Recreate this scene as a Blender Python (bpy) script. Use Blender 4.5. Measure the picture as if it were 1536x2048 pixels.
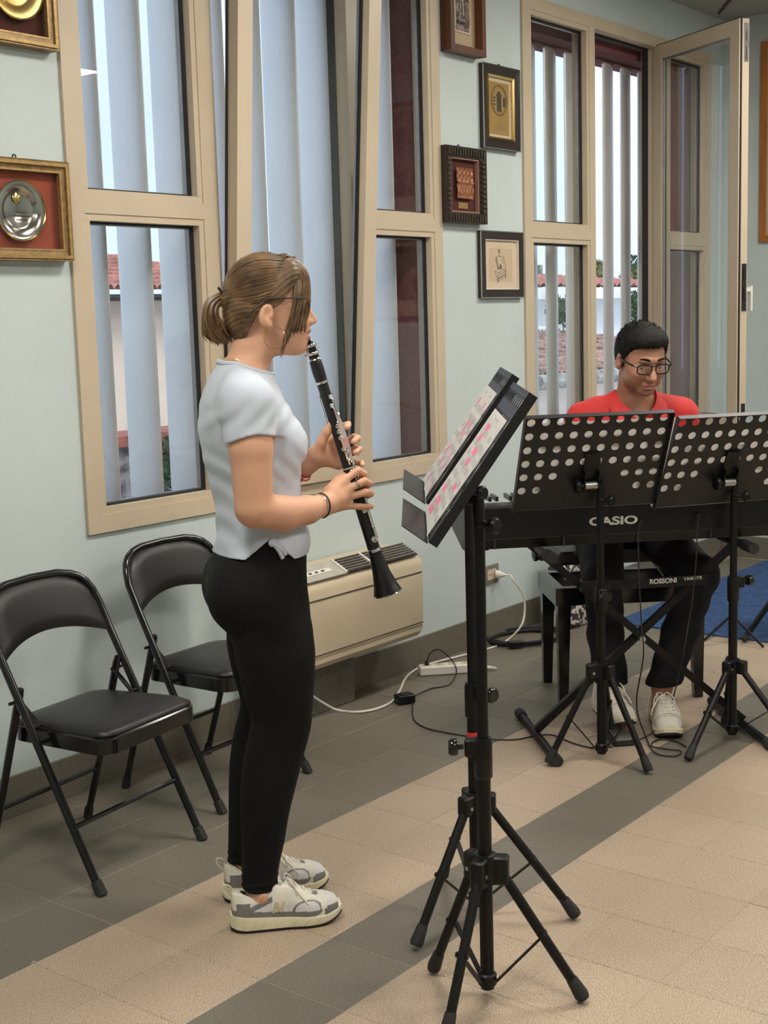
import bpy, bmesh, math, random
import numpy as np
from mathutils import Vector, Matrix

for o in list(bpy.data.objects):
    bpy.data.objects.remove(o)
scene = bpy.context.scene
COL = scene.collection
PI = math.pi
random.seed(7)

# ------------------------------------------------------------------ camera
CAM = np.array([-1.8455, -2.5375, 1.4897])
FPX, YAW, PITCH, ROLL = 2700.2, 0.9068, -0.1430, -0.0288
def _axes():
    cy, sy, cp, sp = math.cos(YAW), math.sin(YAW), math.cos(PITCH), math.sin(PITCH)
    f = np.array([sy*cp, cy*cp, sp]); r = np.array([cy, -sy, 0.0]); u = np.cross(r, f)
    cr, sr = math.cos(ROLL), math.sin(ROLL)
    return cr*r + sr*u, -sr*r + cr*u, f
CR, CU, CF = _axes()
cam_data = bpy.data.cameras.new('camera')
cam_data.sensor_fit = 'VERTICAL'
cam_data.sensor_height = 36.0
cam_data.sensor_width = 27.0
cam_data.lens = FPX / 2048 * 36.0
cam_data.clip_start = 0.05
cam_data.clip_end = 400
cam = bpy.data.objects.new('camera', cam_data)
COL.objects.link(cam)
cam.matrix_world = Matrix(((CR[0], CU[0], -CF[0], CAM[0]), (CR[1], CU[1], -CF[1], CAM[1]),
                           (CR[2], CU[2], -CF[2], CAM[2]), (0, 0, 0, 1)))
scene.camera = cam

# ------------------------------------------------------------------ world, exposure
world = bpy.data.worlds.new('sky')
scene.world = world
world.use_nodes = True
nt = world.node_tree
nt.nodes.clear()
wo = nt.nodes.new('ShaderNodeOutputWorld')
bg = nt.nodes.new('ShaderNodeBackground')
tc = nt.nodes.new('ShaderNodeTexCoord')
nz = nt.nodes.new('ShaderNodeTexNoise')
cr_ = nt.nodes.new('ShaderNodeValToRGB')
nz.inputs['Scale'].default_value = 2.5
nz.inputs['Detail'].default_value = 5
cr_.color_ramp.elements[0].position = 0.35
cr_.color_ramp.elements[0].color = (0.56, 0.71, 0.94, 1)
cr_.color_ramp.elements[1].position = 0.68
cr_.color_ramp.elements[1].color = (0.78, 0.87, 0.99, 1)
nt.links.new(tc.outputs['Generated'], nz.inputs['Vector'])
nt.links.new(nz.outputs['Fac'], cr_.inputs['Fac'])
nt.links.new(cr_.outputs['Color'], bg.inputs['Color'])
bg.inputs['Strength'].default_value = 1.3
nt.links.new(bg.outputs['Background'], wo.inputs['Surface'])
LED_STRENGTH = 36.0
# sun lamp added behind the building to brighten the houses; the sky is overcast
sun_d = bpy.data.lights.new('house_fill_sun', 'SUN'); sun_d.energy = 1.6; sun_d.angle = math.radians(25); sun_d.color = (1.0, 0.96, 0.9)
sun = bpy.data.objects.new('house_fill_sun', sun_d); COL.objects.link(sun)
sun.rotation_euler = Vector((0.18, 0.62, -0.76)).to_track_quat('-Z', 'Y').to_euler()

vs = scene.view_settings
vs.view_transform = 'Standard'
vs.look = 'None'
vs.exposure = 0.13
vs.gamma = 1.0
vs.use_curve_mapping = False

# ------------------------------------------------------------------ picture ray -> point at a real place
def ray(px, py):
    return CF + (px-768)/FPX*CR - (py-1024)/FPX*CU
def on_z(px, py, z=0.0):
    d = ray(px, py); return CAM + d*(z-CAM[2])/d[2]
def on_y(px, py, y):
    d = ray(px, py); return CAM + d*(y-CAM[1])/d[1]
def on_x(px, py, x):
    d = ray(px, py); return CAM + d*(x-CAM[0])/d[0]
def on_p(px, py, n, c):
    n = np.array(n, float); d = ray(px, py); return CAM + d*((c-CAM@n)/(d@n))
def project(P):
    d = np.asarray(P, float)-CAM
    z = d@CF
    return 768+FPX*(d@CR)/z, 1024-FPX*(d@CU)/z, z

# ------------------------------------------------------------------ mesh helper
def V(*a):
    return np.array(a, float)
def unit(v):
    v = np.asarray(v, float); return v/max(1e-12, np.linalg.norm(v))
def frame_of(d, up=(0, 0, 1)):
    d = unit(d); up = np.asarray(up, float)
    if abs(d@unit(up)) > 0.98: up = np.array([1.0, 0, 0]) if abs(d[0]) < 0.9 else np.array([0, 1.0, 0])
    a = unit(np.cross(up, d)); b = np.cross(d, a)
    return a, b, d

class MB:
    def __init__(s):
        s.v = []; s.f = []; s.m = []
    def add(s, vs, fs, mi=0):
        o = len(s.v)
        s.v += [tuple(map(float, p)) for p in vs]
        s.f += [tuple(i+o for i in f) for f in fs]
        s.m += [mi]*len(fs)
        return s
    def box(s, lo, hi, mi=0):
        (a, b, c), (d, e, f) = lo, hi
        vs = [(a, b, c), (d, b, c), (d, e, c), (a, e, c), (a, b, f), (d, b, f), (d, e, f), (a, e, f)]
        return s.add(vs, [(3, 2, 1, 0), (4, 5, 6, 7), (0, 1, 5, 4), (1, 2, 6, 5), (2, 3, 7, 6), (3, 0, 4, 7)], mi)
    def obox(s, c, ax, ay, az, hx, hy, hz, mi=0):
        c, ax, ay, az = (np.asarray(q, float) for q in (c, ax, ay, az))
        vs = [c+ax*hx*i+ay*hy*j+az*hz*k for k in (-1, 1) for (i, j) in ((-1, -1), (1, -1), (1, 1), (-1, 1))]
        return s.add(vs, [(3, 2, 1, 0), (4, 5, 6, 7), (0, 1, 5, 4), (1, 2, 6, 5), (2, 3, 7, 6), (3, 0, 4, 7)], mi)
    def rbox(s, c, ax, ay, az, hx, hy, hz, r=0.01, n=3, mi=0, e=None):
        # box with rounded vertical (az) edges and a small chamfer on top and bottom
        c, ax, ay, az = (np.asarray(q, float) for q in (c, ax, ay, az))
        r = min(r, hx*0.999, hy*0.999)
        e = min(r*0.6, hz*0.5) if e is None else e
        def ring(ins, z):
            P = []
            for (sx, sy, a0) in ((1, 1, 0), (-1, 1, 90), (-1, -1, 180), (1, -1, 270)):
                for k in range(n+1):
                    a = math.radians(a0+90*k/n); rr = max(r-ins, 1e-4)
                    P.append(c+ax*(sx*(hx-r)+rr*math.cos(a))+ay*(sy*(hy-r)+rr*math.sin(a))+az*z)
            return P
        return s.loft([ring(e, -hz), ring(0, -hz+e), ring(0, hz-e), ring(e, hz)], True, True, mi)
    def loft(s, rings, cap0=True, cap1=True, mi=0, closed=True):
        n = len(rings[0]); vs = [p for r in rings for p in r]; fs = []
        for i in range(len(rings)-1):
            for j in range(n if closed else n-1):
                k = (j+1) % n
                fs.append((i*n+j, i*n+k, (i+1)*n+k, (i+1)*n+j))
        if cap0: fs.append(tuple(range(n-1, -1, -1)))
        if cap1: fs.append(tuple(range((len(rings)-1)*n, len(rings)*n)))
        return s.add(vs, fs, mi)
    def tube(s, pts, rad, n=8, mi=0, cap=True, flat=None):
        pts = [np.asarray(p, float) for p in pts]; k = len(pts)
        R = rad if hasattr(rad, '__len__') else [rad]*k
        t = [unit(pts[min(i+1, k-1)]-pts[max(i-1, 0)]) for i in range(k)]
        a, b, _ = frame_of(t[0], flat if flat is not None else (0, 0, 1)); rings = []
        for i in range(k):
            a = a-t[i]*(a@t[i]); a = unit(a); b = np.cross(t[i], a)
            rings.append([pts[i]+(a*math.cos(2*PI*j/n)+b*math.sin(2*PI*j/n))*R[i] for j in range(n)])
        return s.loft(rings, cap, cap, mi)
    def bar(s, p, q, wx, wy, up=(0, 0, 1), mi=0):
        p, q = np.asarray(p, float), np.asarray(q, float)
        a, b, d = frame_of(q-p, up)
        return s.obox((p+q)/2, a, b, d, wx/2, wy/2, np.linalg.norm(q-p)/2, mi)
    def lathe(s, prof, c=(0, 0, 0), axis=(0, 0, 1), n=20, mi=0, cap=True):
        a, b, d = frame_of(axis); c = np.asarray(c, float)
        rings = [[c+d*h+(a*math.cos(2*PI*j/n)+b*math.sin(2*PI*j/n))*max(r, 1e-5) for j in range(n)] for r, h in prof]
        return s.loft(rings, cap, cap, mi)
    def sphere(s, c, r, n=12, m=8, mi=0, sc=(1, 1, 1), ax=None):
        c = np.asarray(c, float)
        ax = np.eye(3) if ax is None else np.array(ax)
        rings = []
        for i in range(m+1):
            ph = -PI/2+PI*i/m; rr = max(math.cos(ph), 1e-3)
            rings.append([c+r*(sc[0]*rr*math.cos(2*PI*j/n)*ax[0]+sc[1]*rr*math.sin(2*PI*j/n)*ax[1]+sc[2]*math.sin(ph)*ax[2]) for j in range(n)])
        return s.loft(rings, True, True, mi)
    def prism(s, poly, o, ax, ay, az, h, mi=0):
        # polygon in (ax, ay) extruded by h along az
        o, ax, ay, az = (np.asarray(q, float) for q in (o, ax, ay, az))
        return s.loft([[o+ax*x+ay*y for x, y in poly], [o+ax*x+ay*y+az*h for x, y in poly]], True, True, mi)
    def torus(s, c, axis, R, r, n=24, m=8, mi=0, a0=0, a1=2*PI):
        a, b, d = frame_of(axis); c = np.asarray(c, float)
        full = abs(a1-a0-2*PI) < 1e-6
        P = [c+(a*math.cos(a0+(a1-a0)*i/n)+b*math.sin(a0+(a1-a0)*i/n))*R for i in range(n+1)]
        return s.tube(P, r, m, mi, not full)

def link_mesh(name, verts, faces, mats, mi=None, parent=None, smooth=False, auto=None):
    off = np.zeros(3)
    if parent is not None:
        off = np.array(parent.get('_w', (0, 0, 0)))
    me = bpy.data.meshes.new(name)
    vv = (np.asarray(verts, float)-off)
    me.from_pydata(vv.tolist(), [], [tuple(f) for f in faces])
    mats = mats if isinstance(mats, (list, tuple)) else [mats]
    for m in mats: me.materials.append(m)
    if mi is not None and len(mats) > 1:
        me.polygons.foreach_set('material_index', mi)
    bm = bmesh.new(); bm.from_mesh(me)
    bmesh.ops.recalc_face_normals(bm, faces=bm.faces)
    if smooth:
        ang = math.radians(auto if auto else 40)
        for f in bm.faces: f.smooth = True
        for e in bm.edges:
            if len(e.link_faces) == 2 and e.calc_face_angle(0) > ang: e.smooth = False
    bm.to_mesh(me); bm.free()
    o = bpy.data.objects.new(name, me)
    COL.objects.link(o)
    if parent is not None: o.parent = parent
    return o
def obj(name, mb, mats, parent=None, smooth=True, auto=None):
    o = link_mesh(name, mb.v, mb.f, mats, mb.m, parent, smooth, auto)
    # parts that carry sub-parts keep the offset of their thing
    if parent is not None: o['_w'] = list(parent.get('_w', (0, 0, 0)))
    return o
def tag(o, label, cat, group=None):
    o['label'] = label; o['category'] = cat
    if group: o['group'] = group
    return o
def thing(name, label, cat, base=(0, 0, 0), group=None, local=False):
    o = bpy.data.objects.new(name, None); COL.objects.link(o)
    o.empty_display_size = 0.1
    o.location = base
    o['_w'] = [0.0, 0.0, 0.0] if local else [float(q) for q in base]
    return tag(o, label, cat, group)
def struct(name, base=(0, 0, 0)):
    o = bpy.data.objects.new(name, None); COL.objects.link(o)
    o.location = base; o['_w'] = [float(q) for q in base]; o['kind'] = 'structure'
    return o
def sobj(name, mb, mats, smooth=False):
    o = obj(name, mb, mats, None, smooth); o['kind'] = 'structure'; return o
def dup(root):
    r = root.copy(); COL.objects.link(r)
    for ch in list(root.children):
        c = ch.copy(); COL.objects.link(c); c.parent = r
        for g in list(ch.children):
            d = g.copy(); COL.objects.link(d); d.parent = c
    return r
def arc(c, a, b, r, t0, t1, n):
    c, a, b = (np.asarray(q, float) for q in (c, a, b))
    return [c+a*r*math.cos(t0+(t1-t0)*i/n)+b*r*math.sin(t0+(t1-t0)*i/n) for i in range(n+1)]
def smooth_path(pts, n=6):
    P = [np.asarray(p, float) for p in pts]
    P = [2*P[0]-P[1]]+P+[2*P[-1]-P[-2]]; out = []
    for i in range(1, len(P)-2):
        for k in range(n):
            t = k/n
            out.append(0.5*((2*P[i])+(-P[i-1]+P[i+1])*t+(2*P[i-1]-5*P[i]+4*P[i+1]-P[i+2])*t*t+(-P[i-1]+3*P[i]-3*P[i+1]+P[i+2])*t**3))
    out.append(P[-2]); return out

# ------------------------------------------------------------------ materials
def new_mat(name):
    m = bpy.data.materials.new(name); m.use_nodes = True
    return m, m.node_tree, m.node_tree.nodes['Principled BSDF']
def mat(name, col, rough=0.5, metal=0.0, var=0.08, scale=30.0, bump=0.0, bscale=None, spec=0.5, stretch=None, coat=0.0, col2=None, lo=0.35, hi=0.65, detail=3.0, sss=0.0, sheen=0.0):
    """plain surface with a little procedural variation of colour and relief"""
    m, t, b = new_mat(name)
    L = t.links.new
    tcn = t.nodes.new('ShaderNodeTexCoord')
    mp = t.nodes.new('ShaderNodeMapping')
    L(tcn.outputs['Object'], mp.inputs['Vector'])
    if stretch: mp.inputs['Scale'].default_value = stretch
    n = t.nodes.new('ShaderNodeTexNoise')
    n.inputs['Scale'].default_value = scale
    n.inputs['Detail'].default_value = detail
    L(mp.outputs['Vector'], n.inputs['Vector'])
    r = t.nodes.new('ShaderNodeValToRGB')
    r.color_ramp.elements[0].position = lo; r.color_ramp.elements[1].position = hi
    c = list(col)
    if col2 is None:
        a_ = [max(0, q*(1-var)) for q in c]; b_ = [min(1, q*(1+var)) for q in c]
    else:
        a_, b_ = c, list(col2)
    r.color_ramp.elements[0].color = (*a_, 1); r.color_ramp.elements[1].color = (*b_, 1)
    L(n.outputs['Fac'], r.inputs['Fac'])
    L(r.outputs['Color'], b.inputs['Base Color'])
    b.inputs['Roughness'].default_value = rough
    b.inputs['Metallic'].default_value = metal
    b.inputs['Specular IOR Level'].default_value = spec
    if coat: b.inputs['Coat Weight'].default_value = coat; b.inputs['Coat Roughness'].default_value = 0.1
    if sss:
        b.inputs['Subsurface Weight'].default_value = sss
        b.inputs['Subsurface Radius'].default_value = (0.012, 0.005, 0.003)
        b.inputs['Subsurface Scale'].default_value = 0.6
    if sheen: b.inputs['Sheen Weight'].default_value = sheen
    if bump:
        n2 = t.nodes.new('ShaderNodeTexNoise')
        n2.inputs['Scale'].default_value = bscale or scale*3
        n2.inputs['Detail'].default_value = 4
        L(mp.outputs['Vector'], n2.inputs['Vector'])
        bp = t.nodes.new('ShaderNodeBump')
        bp.inputs['Strength'].default_value = bump
        bp.inputs['Distance'].default_value = 0.004
        L(n2.outputs['Fac'], bp.inputs['Height'])
        L(bp.outputs['Normal'], b.inputs['Normal'])
    return m
def emit_mat(name, col, s):
    m, t, b = new_mat(name)
    b.inputs['Base Color'].default_value = (*col, 1)
    b.inputs['Emission Color'].default_value = (*col, 1)
    b.inputs['Emission Strength'].default_value = s
    return m
def glass_mat(name, tint=(0.93, 0.96, 0.96), refl=1.8):
    # thin window pane: straight-through transmission plus Fresnel reflection
    m = bpy.data.materials.new(name); m.use_nodes = True
    t = m.node_tree; t.nodes.clear(); L = t.links.new
    o = t.nodes.new('ShaderNodeOutputMaterial'); mx = t.nodes.new('ShaderNodeMixShader')
    tr = t.nodes.new('ShaderNodeBsdfTransparent'); gl = t.nodes.new('ShaderNodeBsdfGlossy')
    # Schlick on |cos| so that both faces of the pane behave alike
    g = t.nodes.new('ShaderNodeNewGeometry'); dt = t.nodes.new('ShaderNodeVectorMath'); dt.operation = 'DOT_PRODUCT'
    L(g.outputs['Incoming'], dt.inputs[0]); L(g.outputs['Normal'], dt.inputs[1])
    def mth(op, a, b=None):
        q = t.nodes.new('ShaderNodeMath'); q.operation = op
        for i, w in enumerate((a, b)):
            if w is None: continue
            if isinstance(w, (int, float)): q.inputs[i].default_value = w
            else: L(w, q.inputs[i])
        return q.outputs['Value']
    c5 = mth('POWER', mth('SUBTRACT', 1.0, mth('ABSOLUTE', dt.outputs['Value'])), 5.0)
    mu_out = mth('MULTIPLY', mth('ADD', mth('MULTIPLY', c5, 0.96), 0.04), refl)
    tr.inputs['Color'].default_value = (*tint, 1)
    gl.inputs['Roughness'].default_value = 0.0
    gl.inputs['Color'].default_value = (1, 1, 1, 1)
    L(mu_out, mx.inputs['Fac'])
    L(tr.outputs['BSDF'], mx.inputs[1]); L(gl.outputs['BSDF'], mx.inputs[2]); L(mx.outputs['Shader'], o.inputs['Surface'])
    return m
def tile_mat(name, base, dark, light):
    # speckled stoneware, pattern in world space so that no two tiles repeat
    m, t, b = new_mat(name); L = t.links.new
    g = t.nodes.new('ShaderNodeNewGeometry')
    n1 = t.nodes.new('ShaderNodeTexNoise'); n1.inputs['Scale'].default_value = 330; n1.inputs['Detail'].default_value = 1.5
    n2 = t.nodes.new('ShaderNodeTexNoise'); n2.inputs['Scale'].default_value = 2.2; n2.inputs['Detail'].default_value = 4
    L(g.outputs['Position'], n1.inputs['Vector']); L(g.outputs['Position'], n2.inputs['Vector'])
    r = t.nodes.new('ShaderNodeValToRGB')
    e = r.color_ramp.elements
    e[0].position = 0.36; e[0].color = (*dark, 1)
    e[1].position = 0.66; e[1].color = (*light, 1)
    x = r.color_ramp.elements.new(0.5); x.color = (*base, 1)
    L(n1.outputs['Fac'], r.inputs['Fac'])
    oi = t.nodes.new('ShaderNodeObjectInfo')
    ma = t.nodes.new('ShaderNodeMapRange'); ma.inputs['To Min'].default_value = 0.93; ma.inputs['To Max'].default_value = 1.05
    L(oi.outputs['Random'], ma.inputs['Value'])
    mb_ = t.nodes.new('ShaderNodeMapRange'); mb_.inputs['From Min'].default_value = 0.3; mb_.inputs['From Max'].default_value = 0.7
    mb_.inputs['To Min'].default_value = 0.94; mb_.inputs['To Max'].default_value = 1.05
    L(n2.outputs['Fac'], mb_.inputs['Value'])
    mm = t.nodes.new('ShaderNodeMath'); mm.operation = 'MULTIPLY'
    L(ma.outputs['Result'], mm.inputs[0]); L(mb_.outputs['Result'], mm.inputs[1])
    vm = t.nodes.new('ShaderNodeVectorMath'); vm.operation = 'SCALE'
    L(r.outputs['Color'], vm.inputs[0]); L(mm.outputs['Value'], vm.inputs['Scale'])
    L(vm.outputs['Vector'], b.inputs['Base Color'])
    b.inputs['Roughness'].default_value = 0.42
    b.inputs['Specular IOR Level'].default_value = 0.4
    return m

M = {}
M['wall'] = mat('wall_paint', (0.565, 0.640, 0.630), 0.6, var=0.03, scale=3, bump=0.06, bscale=45, spec=0.3)
M['ceiling'] = mat('ceiling_paint', (0.40, 0.40, 0.37), 0.85, var=0.03, scale=2, spec=0.2)
M['alu'] = mat('beige_aluminium', (0.57, 0.475, 0.345), 0.35, var=0.03, scale=5, spec=0.5)
M['gasket'] = mat('black_rubber', (0.012, 0.012, 0.013), 0.6)
M['steel'] = mat('dull_steel', (0.42, 0.42, 0.42), 0.35, 0.9)
M['maroon'] = mat('maroon_render', (0.20, 0.075, 0.085), 0.8, var=0.15, scale=60, bump=0.15)
M['blade'] = mat('grey_aluminium_blade', (0.80, 0.80, 0.81), 0.42, 0.45, var=0.02, scale=4, spec=0.45)
M['glass'] = glass_mat('window_glass')
M['beige_tile'] = tile_mat('beige_tile', (0.43, 0.335, 0.245), (0.27, 0.20, 0.14), (0.58, 0.465, 0.345))
M['grey_tile'] = tile_mat('grey_tile', (0.170, 0.150, 0.118), (0.115, 0.10, 0.078), (0.235, 0.21, 0.168))
M['grout'] = mat('pale_grout', (0.36, 0.31, 0.24), 0.9, var=0.15, scale=40)
M['black_metal'] = mat('black_powder_coat', (0.0048, 0.0045, 0.0045), 0.45, var=0.1, scale=60, bump=0.02, spec=0.3)
M['black_gloss'] = mat('black_gloss_paint', (0.010, 0.0095, 0.0095), 0.16, var=0.1, scale=20, spec=0.5)
M['black_vinyl'] = mat('black_vinyl', (0.006, 0.005, 0.0046), 0.40, var=0.1, scale=50, bump=0.12, bscale=260, spec=0.5)
M['black_plastic'] = mat('black_plastic', (0.0055, 0.0052, 0.005), 0.38, var=0.1, scale=40, spec=0.32)
M['rubber'] = mat('dark_rubber', (0.02, 0.0195, 0.019), 0.75, var=0.1, scale=40)
M['chrome'] = mat('polished_silver', (0.78, 0.77, 0.74), 0.14, 1.0, var=0.03, scale=20)
M['brass'] = mat('gold_plate', (0.72, 0.52, 0.20), 0.18, 1.0, var=0.05, scale=20)
M['white_plastic'] = mat('white_plastic', (0.72, 0.69, 0.62), 0.4, var=0.03, scale=10)
M['cream'] = mat('cream_enamel', (0.60, 0.50, 0.35), 0.42, var=0.025, scale=4, spec=0.4)
def paper_mat(name, col):
    # thin sheet: part of the light comes through
    m = mat(name, col, 0.8, var=0.02, scale=8); t = m.node_tree; L = t.links.new
    o = t.nodes['Material Output']; b = t.nodes['Principled BSDF']
    tr = t.nodes.new('ShaderNodeBsdfTranslucent'); tr.inputs['Color'].default_value = (*col, 1)
    mx = t.nodes.new('ShaderNodeMixShader'); mx.inputs['Fac'].default_value = 0.5
    L(b.outputs['BSDF'], mx.inputs[1]); L(tr.outputs['BSDF'], mx.inputs[2]); L(mx.outputs['Shader'], o.inputs['Surface'])
    return m
M['paper'] = paper_mat('paper', (0.90, 0.885, 0.86))
M['skin'] = mat('skin', (0.60, 0.33, 0.205), 0.5, var=0.06, scale=14, bump=0.03, bscale=300, sss=0.0, spec=0.35)
# ================================================================== ROOM SHELL
YW, XB, ZC = 0.848, 5.80, 3.13          # window wall, back wall, ceiling
X0, Y0 = -3.8, -5.4
W1 = (0.934, 2.926, 0.827, 2.920)        # x0 x1 z0 z1
W2 = (3.584, 5.600, 0.827, 2.920)
T = 0.25

def holed_wall(y0, y1, x0, x1, z0, z1, holes, m=0):
    mb = MB(); xs = sorted({x0, x1, *[h[0] for h in holes], *[h[1] for h in holes]})
    for a, b in zip(xs[:-1], xs[1:]):
        hs = [h for h in holes if h[0] <= a+1e-6 and h[1] >= b-1e-6]
        if not hs: mb.box((a, y0, z0), (b, y1, z1), m)
        else:
            h = hs[0]
            mb.box((a, y0, z0), (b, y1, h[2]), m); mb.box((a, y0, h[3]), (b, y1, z1), m)
    return mb
sobj('wall_left', holed_wall(YW, YW+0.09, X0, XB+0.2, -0.1, ZC+0.05, [W1, W2]), M['wall'])
OUT = (W1[0]-0.0, W1[1]+0.02)
sobj('trim_1', holed_wall(YW+0.091, YW+0.36, X0, XB+0.2, -0.4, ZC+0.3,
     [(W1[0]+0.03, W1[1]-0.035, W1[2]+0.03, W1[3]-0.06), (W2[0]+0.03, W2[1]-0.03, W2[2]+0.03, W2[3]-0.06)]), M['maroon'])
sobj('wall_back', MB().box((XB, Y0, -0.1), (XB+0.15, YW-0.001, ZC+0.05)), M['wall'])
sobj('wall_front', MB().box((X0-0.15, Y0, -0.1), (X0, YW-0.001, ZC+0.05)), M['wall'])
sobj('wall_right', MB().box((X0, Y0-0.15, -0.1), (XB, Y0-0.001, ZC+0.05)), M['wall'])
sobj('ceiling', MB().box((X0, Y0, ZC), (XB, YW, ZC+0.1)), M['ceiling'])

# floor: slab of grout with the tiles proud of it
floor = struct('floor')
obj('grout_bed', MB().box((X0, Y0, -0.06), (XB, YW, -0.0015)), M['grout'], floor, False)
def tile_mesh(name, m):
    mb = MB(); h = T/2-0.0011; b = 0.0016
    rings = [[(-h, -h, -0.008), (h, -h, -0.008), (h, h, -0.008), (-h, h, -0.008)],
             [(-h, -h, -b*0.6), (h, -h, -b*0.6), (h, h, -b*0.6), (-h, h, -b*0.6)],
             [(-h+b, -h+b, 0), (h-b, -h+b, 0), (h-b, h-b, 0), (-h+b, h-b, 0)]]
    mb.loft(rings, True, True)
    o = obj(name, mb, m, None, False); me = o.data
    bpy.data.objects.remove(o); return me
TM = {0: tile_mesh('tile', M['beige_tile']), 1: tile_mesh('tile', M['grey_tile'])}
cells = []
for i in range(int((X0)/T)-1, int(XB/T)+2):
    for j in range(int(Y0/T)-1, 4):
        cx, cy = (i+0.5)*T, (j+0.5)*T
        if not (X0+T/2 < cx < XB-T/2+0.12 and Y0+T/2 < cy < YW-0.09): continue
        dark = 1 if (j >= 0 or j == -3 or j <= -12) else 0
        px, py, z = project((cx, cy, 0))
        vis = z > 0.5 and -60 < px < 1600 and 900 < py < 2110
        cells.append((-(1/z**2) if vis else 1.0, i, j, dark))
cells.sort()
rest = {0: MB(), 1: MB()}
for k, (s, i, j, dark) in enumerate(cells):
    cx, cy = (i+0.5)*T, (j+0.5)*T
    if k < 300 and s < 0:
        o = bpy.data.objects.new('tile', TM[dark]); COL.objects.link(o)
        o.parent = floor; o.location = (cx, cy, random.uniform(-0.0003, 0.0))
    else:
        h = T/2-0.0011
        rest[dark].box((cx-h, cy-h, -0.008), (cx+h, cy+h, 0))
for k in (0, 1):
    o = obj('floor_tiles', rest[k], M['beige_tile' if k == 0 else 'grey_tile'], floor, False); o['kind'] = 'stuff'
# last cut row of tiles against the wall
for i in range(int(X0/T), int(XB/T)+1):
    x0, x1 = i*T, (i+1)*T
    if x0 < 0 or x1 > 4.6: continue
    obj('tile', MB().box((x0+0.0011, 0.7511, -0.008), (x1-0.0011, YW-0.004, 0)), M['grey_tile'], floor, False)

# skirting of cut tiles
bb = struct('baseboard_left')
for k in range(-9, 15):
    a = 0.845+0.3817*(k-1) if False else 0.762+0.3968*k*0.97
    b = a+0.3968*0.97-0.0016
    if b < X0 or a > XB: continue
    a, b = max(a, X0), min(b, XB)
    vis = a < 4.2 and b > 0.2
    obj('tile', MB().box((a, 0.836, 0.001), (b, YW-0.0005, 0.128)), M['grey_tile'], bb, False)
obj('grout_bed', MB().box((X0, 0.8375, 0.0), (XB, YW-0.001, 0.1265)), M['grout'], bb, False)
b2 = sobj('baseboard_back', MB().box((XB-0.012, Y0, 0.001), (XB, 0.83, 0.128)), M['grey_tile'])

# ------------------------------------------------------------------ windows
YF, YG = YW-0.012, YW+0.03               # front face of frames, glass plane
def rail(mb, x0, x1, z0, z1, y0=YF, y1=YW+0.085):
    mb.box((x0, y0, z0), (x1, y1, z1))
def fixed_light(win, gx0, gx1, gz0, gz1):
    # glazing bead, gasket and pane of one fixed light
    b = 0.022
    mb = MB(); yb0, yb1 = YF+0.004, YW+0.02
    mb.box((gx0-b, yb0, gz0-b), (gx1+b, yb1, gz0)); mb.box((gx0-b, yb0, gz1), (gx1+b, yb1, gz1+b))
    mb.box((gx0-b, yb0, gz0+0.0005), (gx0, yb1, gz1-0.0005)); mb.box((gx1, yb0, gz0+0.0005), (gx1+b, yb1, gz1-0.0005))
    obj('glazing_bead', mb, M['alu'], win, False)
    mb = MB(); g = 0.007; y0, y1 = YG-0.009, YG-0.002
    mb.box((gx0, y0, gz0), (gx1, y1, gz0+g)); mb.box((gx0, y0, gz1-g), (gx1, y1, gz1))
    mb.box((gx0, y0, gz0+g), (gx0+g, y1, gz1-g)); mb.box((gx1-g, y0, gz0+g), (gx1, y1, gz1-g))
    obj('gasket', mb, M['gasket'], win, False)
    mb = MB(); y0, y1 = YG+0.003, YG+0.02; g = 0.010
    mb.box((gx0, y0, gz0), (gx1, y1, gz0+g)); mb.box((gx0, y0, gz1-g), (gx1, y1, gz1))
    mb.box((gx0, y0, gz0+g), (gx0+g, y1, gz1-g)); mb.box((gx1-g, y0, gz0+g), (gx1, y1, gz1-g))
    obj('glass_spacer', mb, M['steel'], win, False)
    obj('pane', MB().add([(gx0, YG, gz0), (gx1, YG, gz0), (gx1, YG, gz1), (gx0, YG, gz1)], [(0, 1, 2, 3)]), M['glass'], win, False)
RZ = (1.840, 1.893)                      # mid rail
def window(name, Wn, mull):
    x0, x1, z0, z1 = Wn; fw = 0.058
    win = struct(name, ((x0+x1)/2, YW, z0))
    mb = MB(); rail(mb, x0, x1, z0, z0+fw); obj('bottom_rail', mb, M['alu'], win, False)
    mb = MB(); rail(mb, x0, x1, z1-fw, z1); obj('top_rail', mb, M['alu'], win, False)
    for a, b in ((x0, x0+fw), (x1-fw, x1)):
        mb = MB(); rail(mb, a, b, z0+fw, z1-fw); obj('stile', mb, M['alu'], win, False)
    for a, b in mull:
        mb = MB(); rail(mb, a, b, z0+fw, z1-fw); obj('mullion', mb, M['alu'], win, False)
    for (a, b) in ((x0+fw, mull[0][0]), (mull[1][1], x1-fw)):
        mb = MB(); rail(mb, a, b, *RZ); obj('mid_rail', mb, M['alu'], win, False)
        fixed_light(win, a+0.022, b-0.022, z0+fw+0.022, RZ[0]-0.022)
        fixed_light(win, a+0.022, b-0.022, RZ[1]+0.022, z1-fw-0.022)
    # black weather seal round the opening light
    mb = MB(); a, b = mull[0][1], mull[1][0]; c, d = z0+fw, z1-fw; g = 0.012
    y0, y1 = YW+0.045, YW+0.075
    mb.box((a, y0, c), (a+g, y1, d)); mb.box((b-g, y0, c), (b, y1, d)); mb.box((a+g, y0, c), (b-g, y1, c+g)); mb.box((a+g, y0, d-g), (b-g, y1, d))
    obj('weather_seal', mb, M['gasket'], win, False)
    return win
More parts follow.
